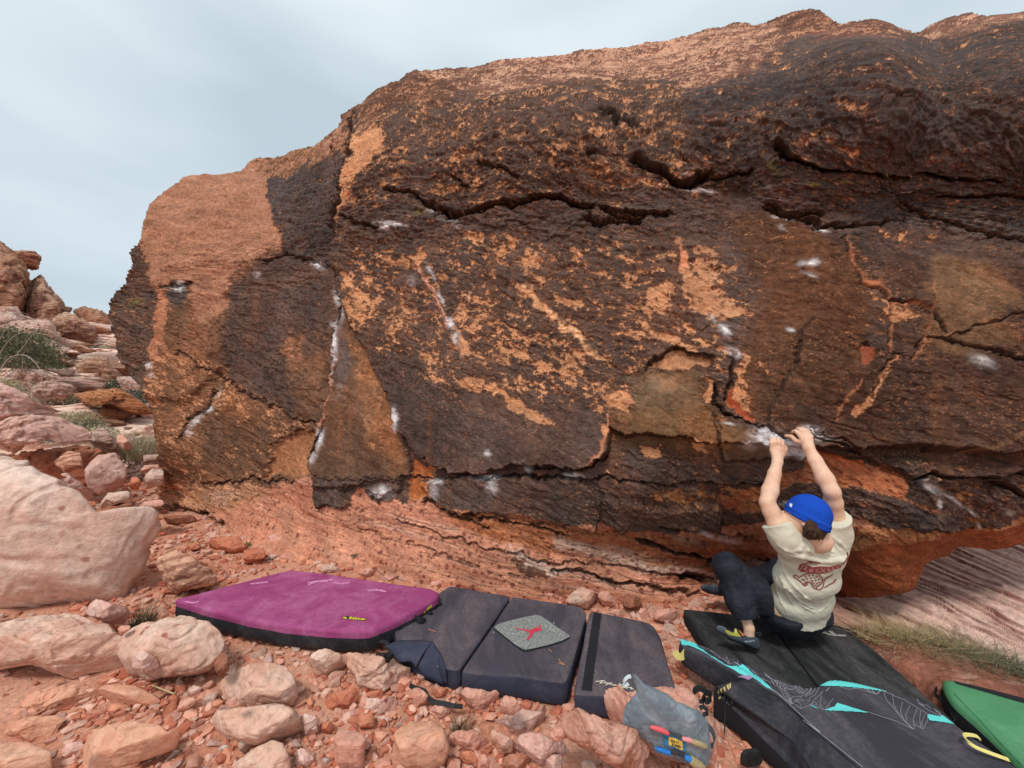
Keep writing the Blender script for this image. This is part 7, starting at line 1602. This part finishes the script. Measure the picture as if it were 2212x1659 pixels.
# t-shirt
def shirt(h, folds):
    S = SDF((1.2, 1.8, .12), (2.1, 2.6, 1.15), h)
    ctr = [(1753, 1200, 2.15), (1742, 1245, 2.19), (1730, 1292, 2.25), (1724, 1335, 2.29)]
    C_ = [dp(*c) for c in ctr]; ax_ = nrm(C_[0] - C_[-1]); rt = nrm((1, .1, 0)); rt = nrm(rt - ax_ * rt.dot(ax_)); bk_ = np.cross(rt, ax_)
    for c, rx, ry in zip(C_, (.18, .182, .180, .180), (.115, .125, .125, .125)): S.ell(c, (rt, bk_, ax_), (rx, ry, .12), .05)
    S.cone(LS * .85 + sh_m * .15 + np.array([0, .01, -.03]), RS * .85 + sh_m * .15 + np.array([0, .01, -.03]), .062, .062, .06)
    for E_p, S_p, t_, rr in ((LE, LS, .34, 0), (RE, RS, .36, 0)):
        tip = S_p + (E_p - S_p) * (t_ + .2); a_ = nrm(tip - S_p)
        S.cone(sh_m * .3 + S_p * .7 - a_ * .03, tip, .088, .083, .045); S.cone(sh_m * .55 + S_p * .45 + np.array([0, -.02, .012]), S_p + np.array([0, -.01, .012]), .06, .068, .04)
        e_ = S_p + (E_p - S_p) * (t_ + .06); S.plane(e_, a_, e_ - .13, e_ + .13)
        S.cone(e_ + a_ * .045, e_ + a_ * .12, .064, .070, .003, 'cut')
    # hem and neck openings
    hc = dp(1727, 1325, 2.27); hn = nrm(dp(1721, 1350, 2.30) - dp(1730, 1290, 2.24) + np.array([0, 0, -.02]))
    S.plane(hc + hn * .012, hn, (1.2, 1.8, .0), (2.1, 2.6, .55)); S.cone(hc + hn * .11, hc + hn * .2, .135, .15, .004, 'cut', flat=bk_, fl=1.4)
    nk = ZH([(560, 90), (700, 230), (900, 330), (1060, 440), (1170, 450), (1130, 300), (1120, 180)])
    S.cone(dp(1764, 1158, 2.03), dp(1790, 1178, 2.06), .026, .022, .006, 'cut'); S.cone(NK, HC, .058, .07, .006, 'cut')
    for pts, r_, k_ in folds: S.chain(pts, [r_ * .6] + [r_] * (len(pts) - 2) + [r_ * .5], k_)
    sl, P = S.region((1.2, 1.8, .12), (2.1, 2.6, 1.15)); dd = P @ np.array(rt); aa = P @ np.array(ax_)
    near_ = np.abs(S.f) < .03
    q = P[near_]; S.f[near_] += .0045 * fbm3(q * np.array([1, 1, 1.8]), 7, 3, 55) + .0035 * np.abs(fbm3(q @ np.stack([nrm((1, 0, -.8)), nrm((0, 1, 0)), nrm((.8, 0, 1)) * 2.6], 1), 7, 2, 57))
    return S.mesh(), C_
(V, f), C_ = shirt(.010, [])
bs = BVHTree.FromPolygons([Vector(v) for v in V], [tuple(q) for q in f.tolist()])
def bk(pts, off): return [h for h in (hit(bs, x, y, off) for x, y in ZH(pts)) if h is not None]
FOLD = [([(330,540),(560,560),(760,610),(900,640),(1100,640),(1330,620),(1420,560)], .017, .012, .008), ([(160,640),(190,800),(290,980),(450,1180),(620,1340),(800,1430),(1000,1400),(1080,1340)], .0055, .003, .008),
        ([(130,760),(150,950),(230,1150),(330,1380),(420,1560)], .006, .003, .01), ([(60,1000),(90,1250),(170,1450),(250,1620)], .006, .003, .01), ([(200,1050),(330,1220),(520,1420),(720,1540),(900,1560)], .005, .003, .01),
        ([(600,330),(680,430),(800,520),(960,590)], .008, .003, .012), ([(720,250),(820,380),(960,490),(1120,540),(1200,520)], .006, .002, .008), ([(700,235),(850,330),(1000,420),(1150,470),(1195,440)], .006, .002, .006), ([(400,450),(520,430),(580,330),(560,230)], .009, .003, .012),
        ([(90,330),(250,430),(420,510)], .008, .002, .014), ([(1150,180),(1280,280),(1400,400)], .007, .002, .012), ([(1200,330),(1280,420),(1330,520)], .006, .002, .01), ([(500,1480),(640,1560),(800,1650)], .005, .002, .01), ([(900,1620),(1050,1500),(1110,1400)], .006, .002, .01)]
folds = [(bk(p, -(r_ - .0085 if r_ < .016 else .003)), r_, k_ * .8) for p, r_, o, k_ in FOLD]; folds = [q for q in folds if len(q[0]) > 2]
(V, f), C_ = shirt(.005, folds)
m, n, l, b = nmat('cream_cotton'); tc = n.new('ShaderNodeTexCoord').outputs['Object']
l.new(mix(n, l, noise(n, l, tc, 12, 4), lin(206, 200, 178, .95), lin(222, 216, 196, .95)), b.inputs['Base Color']); b.inputs['Roughness'].default_value = .9
bump(n, l, b, [(noise(n, l, tc, 700, 2), .3, .001), (noise(n, l, tc, 22, 4, .6), .35, .008)])
sh_ob = new_obj('t_shirt', mesh_np('t_shirt', V - np.array(person.location), f, m), person)
bvs = bvh_of([sh_ob])
pr = plain('faded_red_print', lin(150, 74, 70, .95), .9); prl = plain('pink_print_lines', lin(206, 160, 148, .95), .9)
# a loose cat-like animal and script lettering, printed across the upper back
d0 = decal('back_print', bvs, pr, sh_ob, [ZH(q) for q in ([(480,790),(520,700),(600,680),(680,720),(760,760),(860,740),(980,740),(1100,750),(1260,700),(1330,720),(1300,770),(1160,820),(1030,870),(900,890),(760,880),(600,850),(530,845)],)],
  [ZH(q) for q in ([(390,930),(440,910),(500,960),(560,920),(680,880),(850,860),(920,940),(960,1000),(930,1080),(850,1130),(820,1180),(780,1160),(730,1060),(650,1040),(655,1100),(600,1125),(550,1060),(480,1000),(400,950)],
     [(820,1180),(900,1200),(960,1150),(990,1000),(1060,950),(1150,900)], [(1000,1150),(1080,1100),(1160,1060),(1210,1000)], [(640,690),(700,640),(900,680)], [(1430,470),(1450,560),(1400,640),(1340,700)])], lw=1.2, step=.7, off=.0025)
sp_l = [ZH([(x, y), (x + 14, y + 3)]) for x, y in [(620,940),(690,920),(760,910),(840,930),(600,1080),(620,1050),(650,980),(720,970),(790,960),(870,990),(740,1020),(810,1010),(880,1050),(770,1070),(840,1070),(800,1110),(560,990),(590,1000),(700,690),(760,690),(820,700),(730,660)]]
decal('back_print', bvs, pr, sh_ob, lines=sp_l, lw=1.5, step=.6, off=.0035)
decal('back_lettering', bvs, prl, sh_ob, lines=[ZH(q) for q in ([(520,800),(570,720),(640,720),(650,760),(590,780),(650,830)], [(720,790),(690,820),(720,850),(760,820),(730,790)], [(860,790),(820,820),(860,850),(900,840)], [(930,770),(940,850)], [(990,790),(950,820),(1010,850)], [(1050,780),(1050,830),(1090,800),(1090,830)], [(1140,760),(1150,810),(1190,790)], [(1230,740),(1240,780)])], lw=.75, step=.5, off=.0045)
# trousers
T_ = SDF((1.08, 1.95, .06), (2.05, 3.0, .80), .006)
T_.ell(PV, (nrm((1, .1, .1)), nrm((-.1, 1, 0)), nrm((0, 0, 1))), (.148, .108, .11), .03)
T_.chain([HL, HL * .5 + KL * .5, KL, KL * .45 + AL * .55, AL + (KL - AL) * .14], [.105, .098, .077, .074, .066], .03)
T_.chain([HR, HR * .5 + KR * .5, KR, KR * .45 + AR * .55, AR], [.10, .09, .075, .07, .06], .03)
T_.cone(PV + np.array([-.03, .02, -.05]), dp(1668, 1345, 2.30), .085, .065, .04)
c_ = AL + (KL - AL) * .17; T_.plane(c_, AL - KL + np.array([-.02, 0, .02]), c_ - .1, c_ + np.array([.1, .1, .05]))
T_.cone(c_ + (KL - AL) * .05, c_ - (KL - AL) * .3, .052, .06, .003, 'cut')
T_.plane((0, 0, .104), (0, 0, -1), (1.08, 1.9, .0), (2.05, 2.5, .16))
waist = dp(1730, 1318, 2.24); T_.plane(waist, nrm(C_[0] - C_[-1]), (1.5, 2.0, .3), (1.95, 2.5, .8))
near_ = np.abs(T_.f) < .03; _, P = T_.region((1.08, 1.95, .06), (2.05, 3.0, .80)); q = P[:T_.n[0], :T_.n[1], :T_.n[2]][near_]
T_.f[near_] += .006 * fbm3(q, 9, 3, 66) + .005 * np.abs(fbm3(q @ np.stack([nrm((1, 0, .6)), nrm((0, 1, 0)), nrm((-.6, 0, 1)) * 2.5], 1), 8, 2, 67))
for p_, r_ in ((KL, .10), (HL, .1)): pass
V, f = T_.mesh(); tm = fabric('dark_trousers_cloth', lin(28, 30, 39, .9), lin(96, 98, 110), .35, 900, .85)
tr = new_obj('trousers', mesh_np('trousers', V - np.array(person.location), f, tm), person)
# climbing shoes
OS = ZL([(262,520),(320,450),(410,432),(520,465),(640,510),(750,560),(860,575),(960,485),(1060,560),(1200,680),(1330,770),(1500,830),(1600,780),(1700,800),(1770,950),(1790,1120),(1720,1222),(1500,1160),(1300,1080),(1000,955),(800,890),(550,760),(350,665),(265,600)])
C0, V, f, _ = body(OS, 2.215, .042, 1, .006, e=.72, nth=200, nph=80, seed=3, top=False, cutk=.3)
shoe_m = fabric('dark_rubber_and_suede', lin(72, 80, 90, .95), lin(130, 130, 136), .4, 700, .7)
V = V + C0; o = new_obj('shoe', mesh_np('shoe', V - np.array(person.location), f, shoe_m), person); bvh_s = bvh_of([o])
decal('shoe_panel', bvh_s, plain('yellow_green_suede', lin(184, 180, 84, .95), .9), o, [ZL([(600,560),(640,530),(700,545),(780,610),(880,640),(960,500),(1060,640),(1150,775),(1000,765),(740,715),(660,650)])], step=.6)
decal('shoe_panel', bvh_s, plain('black_trim', lin(34, 34, 36), .8), o, lines=[ZL([(660,525),(780,570),(890,640),(920,570)]), ZL([(980,500),(1050,640),(1170,770),(1320,770)]), ZL([(275,610),(520,755),(850,900),(1300,1070),(1710,1215)])], lw=1.1, step=.5, off=.003)
decal('shoe_strap', bvh_s, plain('orange_strap', lin(196, 110, 62, .95), .7), o, [ZL([(990,470),(1060,470),(1180,590),(1320,740),(1180,755),(1080,640)])], step=.5, off=.004)
decal('strap_lettering', bvh_s, plain('pale_yellow_letters', lin(236, 210, 130), .7), o, lines=[ZL(q) for q in ([(1045,545),(1095,510),(1120,575)], [(1075,525),(1110,550)], [(1200,590),(1150,600),(1175,650),(1230,640),(1205,625)], [(1240,660),(1270,640),(1310,700),(1280,710),(1245,670)])], lw=.5, step=.35, off=.0055)
decal('shoe_lettering', bvh_s, plain('pale_letters', lin(190, 196, 200), .8), o, lines=[ZL(q) for q in ([(1300,905),(1265,910),(1270,930),(1300,928),(1300,950),(1268,950)], [(1352,900),(1325,910),(1328,940),(1355,940)], [(1375,945),(1392,895),(1415,940)], [(1435,935),(1435,892),(1458,905),(1440,915),(1465,930)], [(1490,925),(1488,885),(1512,895),(1492,908)], [(1530,920),(1550,880),(1575,915)])], lw=.45, step=.35, off=.003)
part('heel_loop', tube_np(smooth_curve([at_y(*q, 2.24) for q in ZL([(1610,780),(1650,680),(1740,640),(1800,680),(1770,740),(1690,750)])], 24), .006, 6), FM['blk'], person)
V2 = (V - C0) @ np.array(Matrix.Rotation(.5, 3, 'Z')).T + AR + np.array([-.08, .03, -.03]); new_obj('shoe', mesh_np('shoe', V2 - np.array(person.location), f, shoe_m), person)
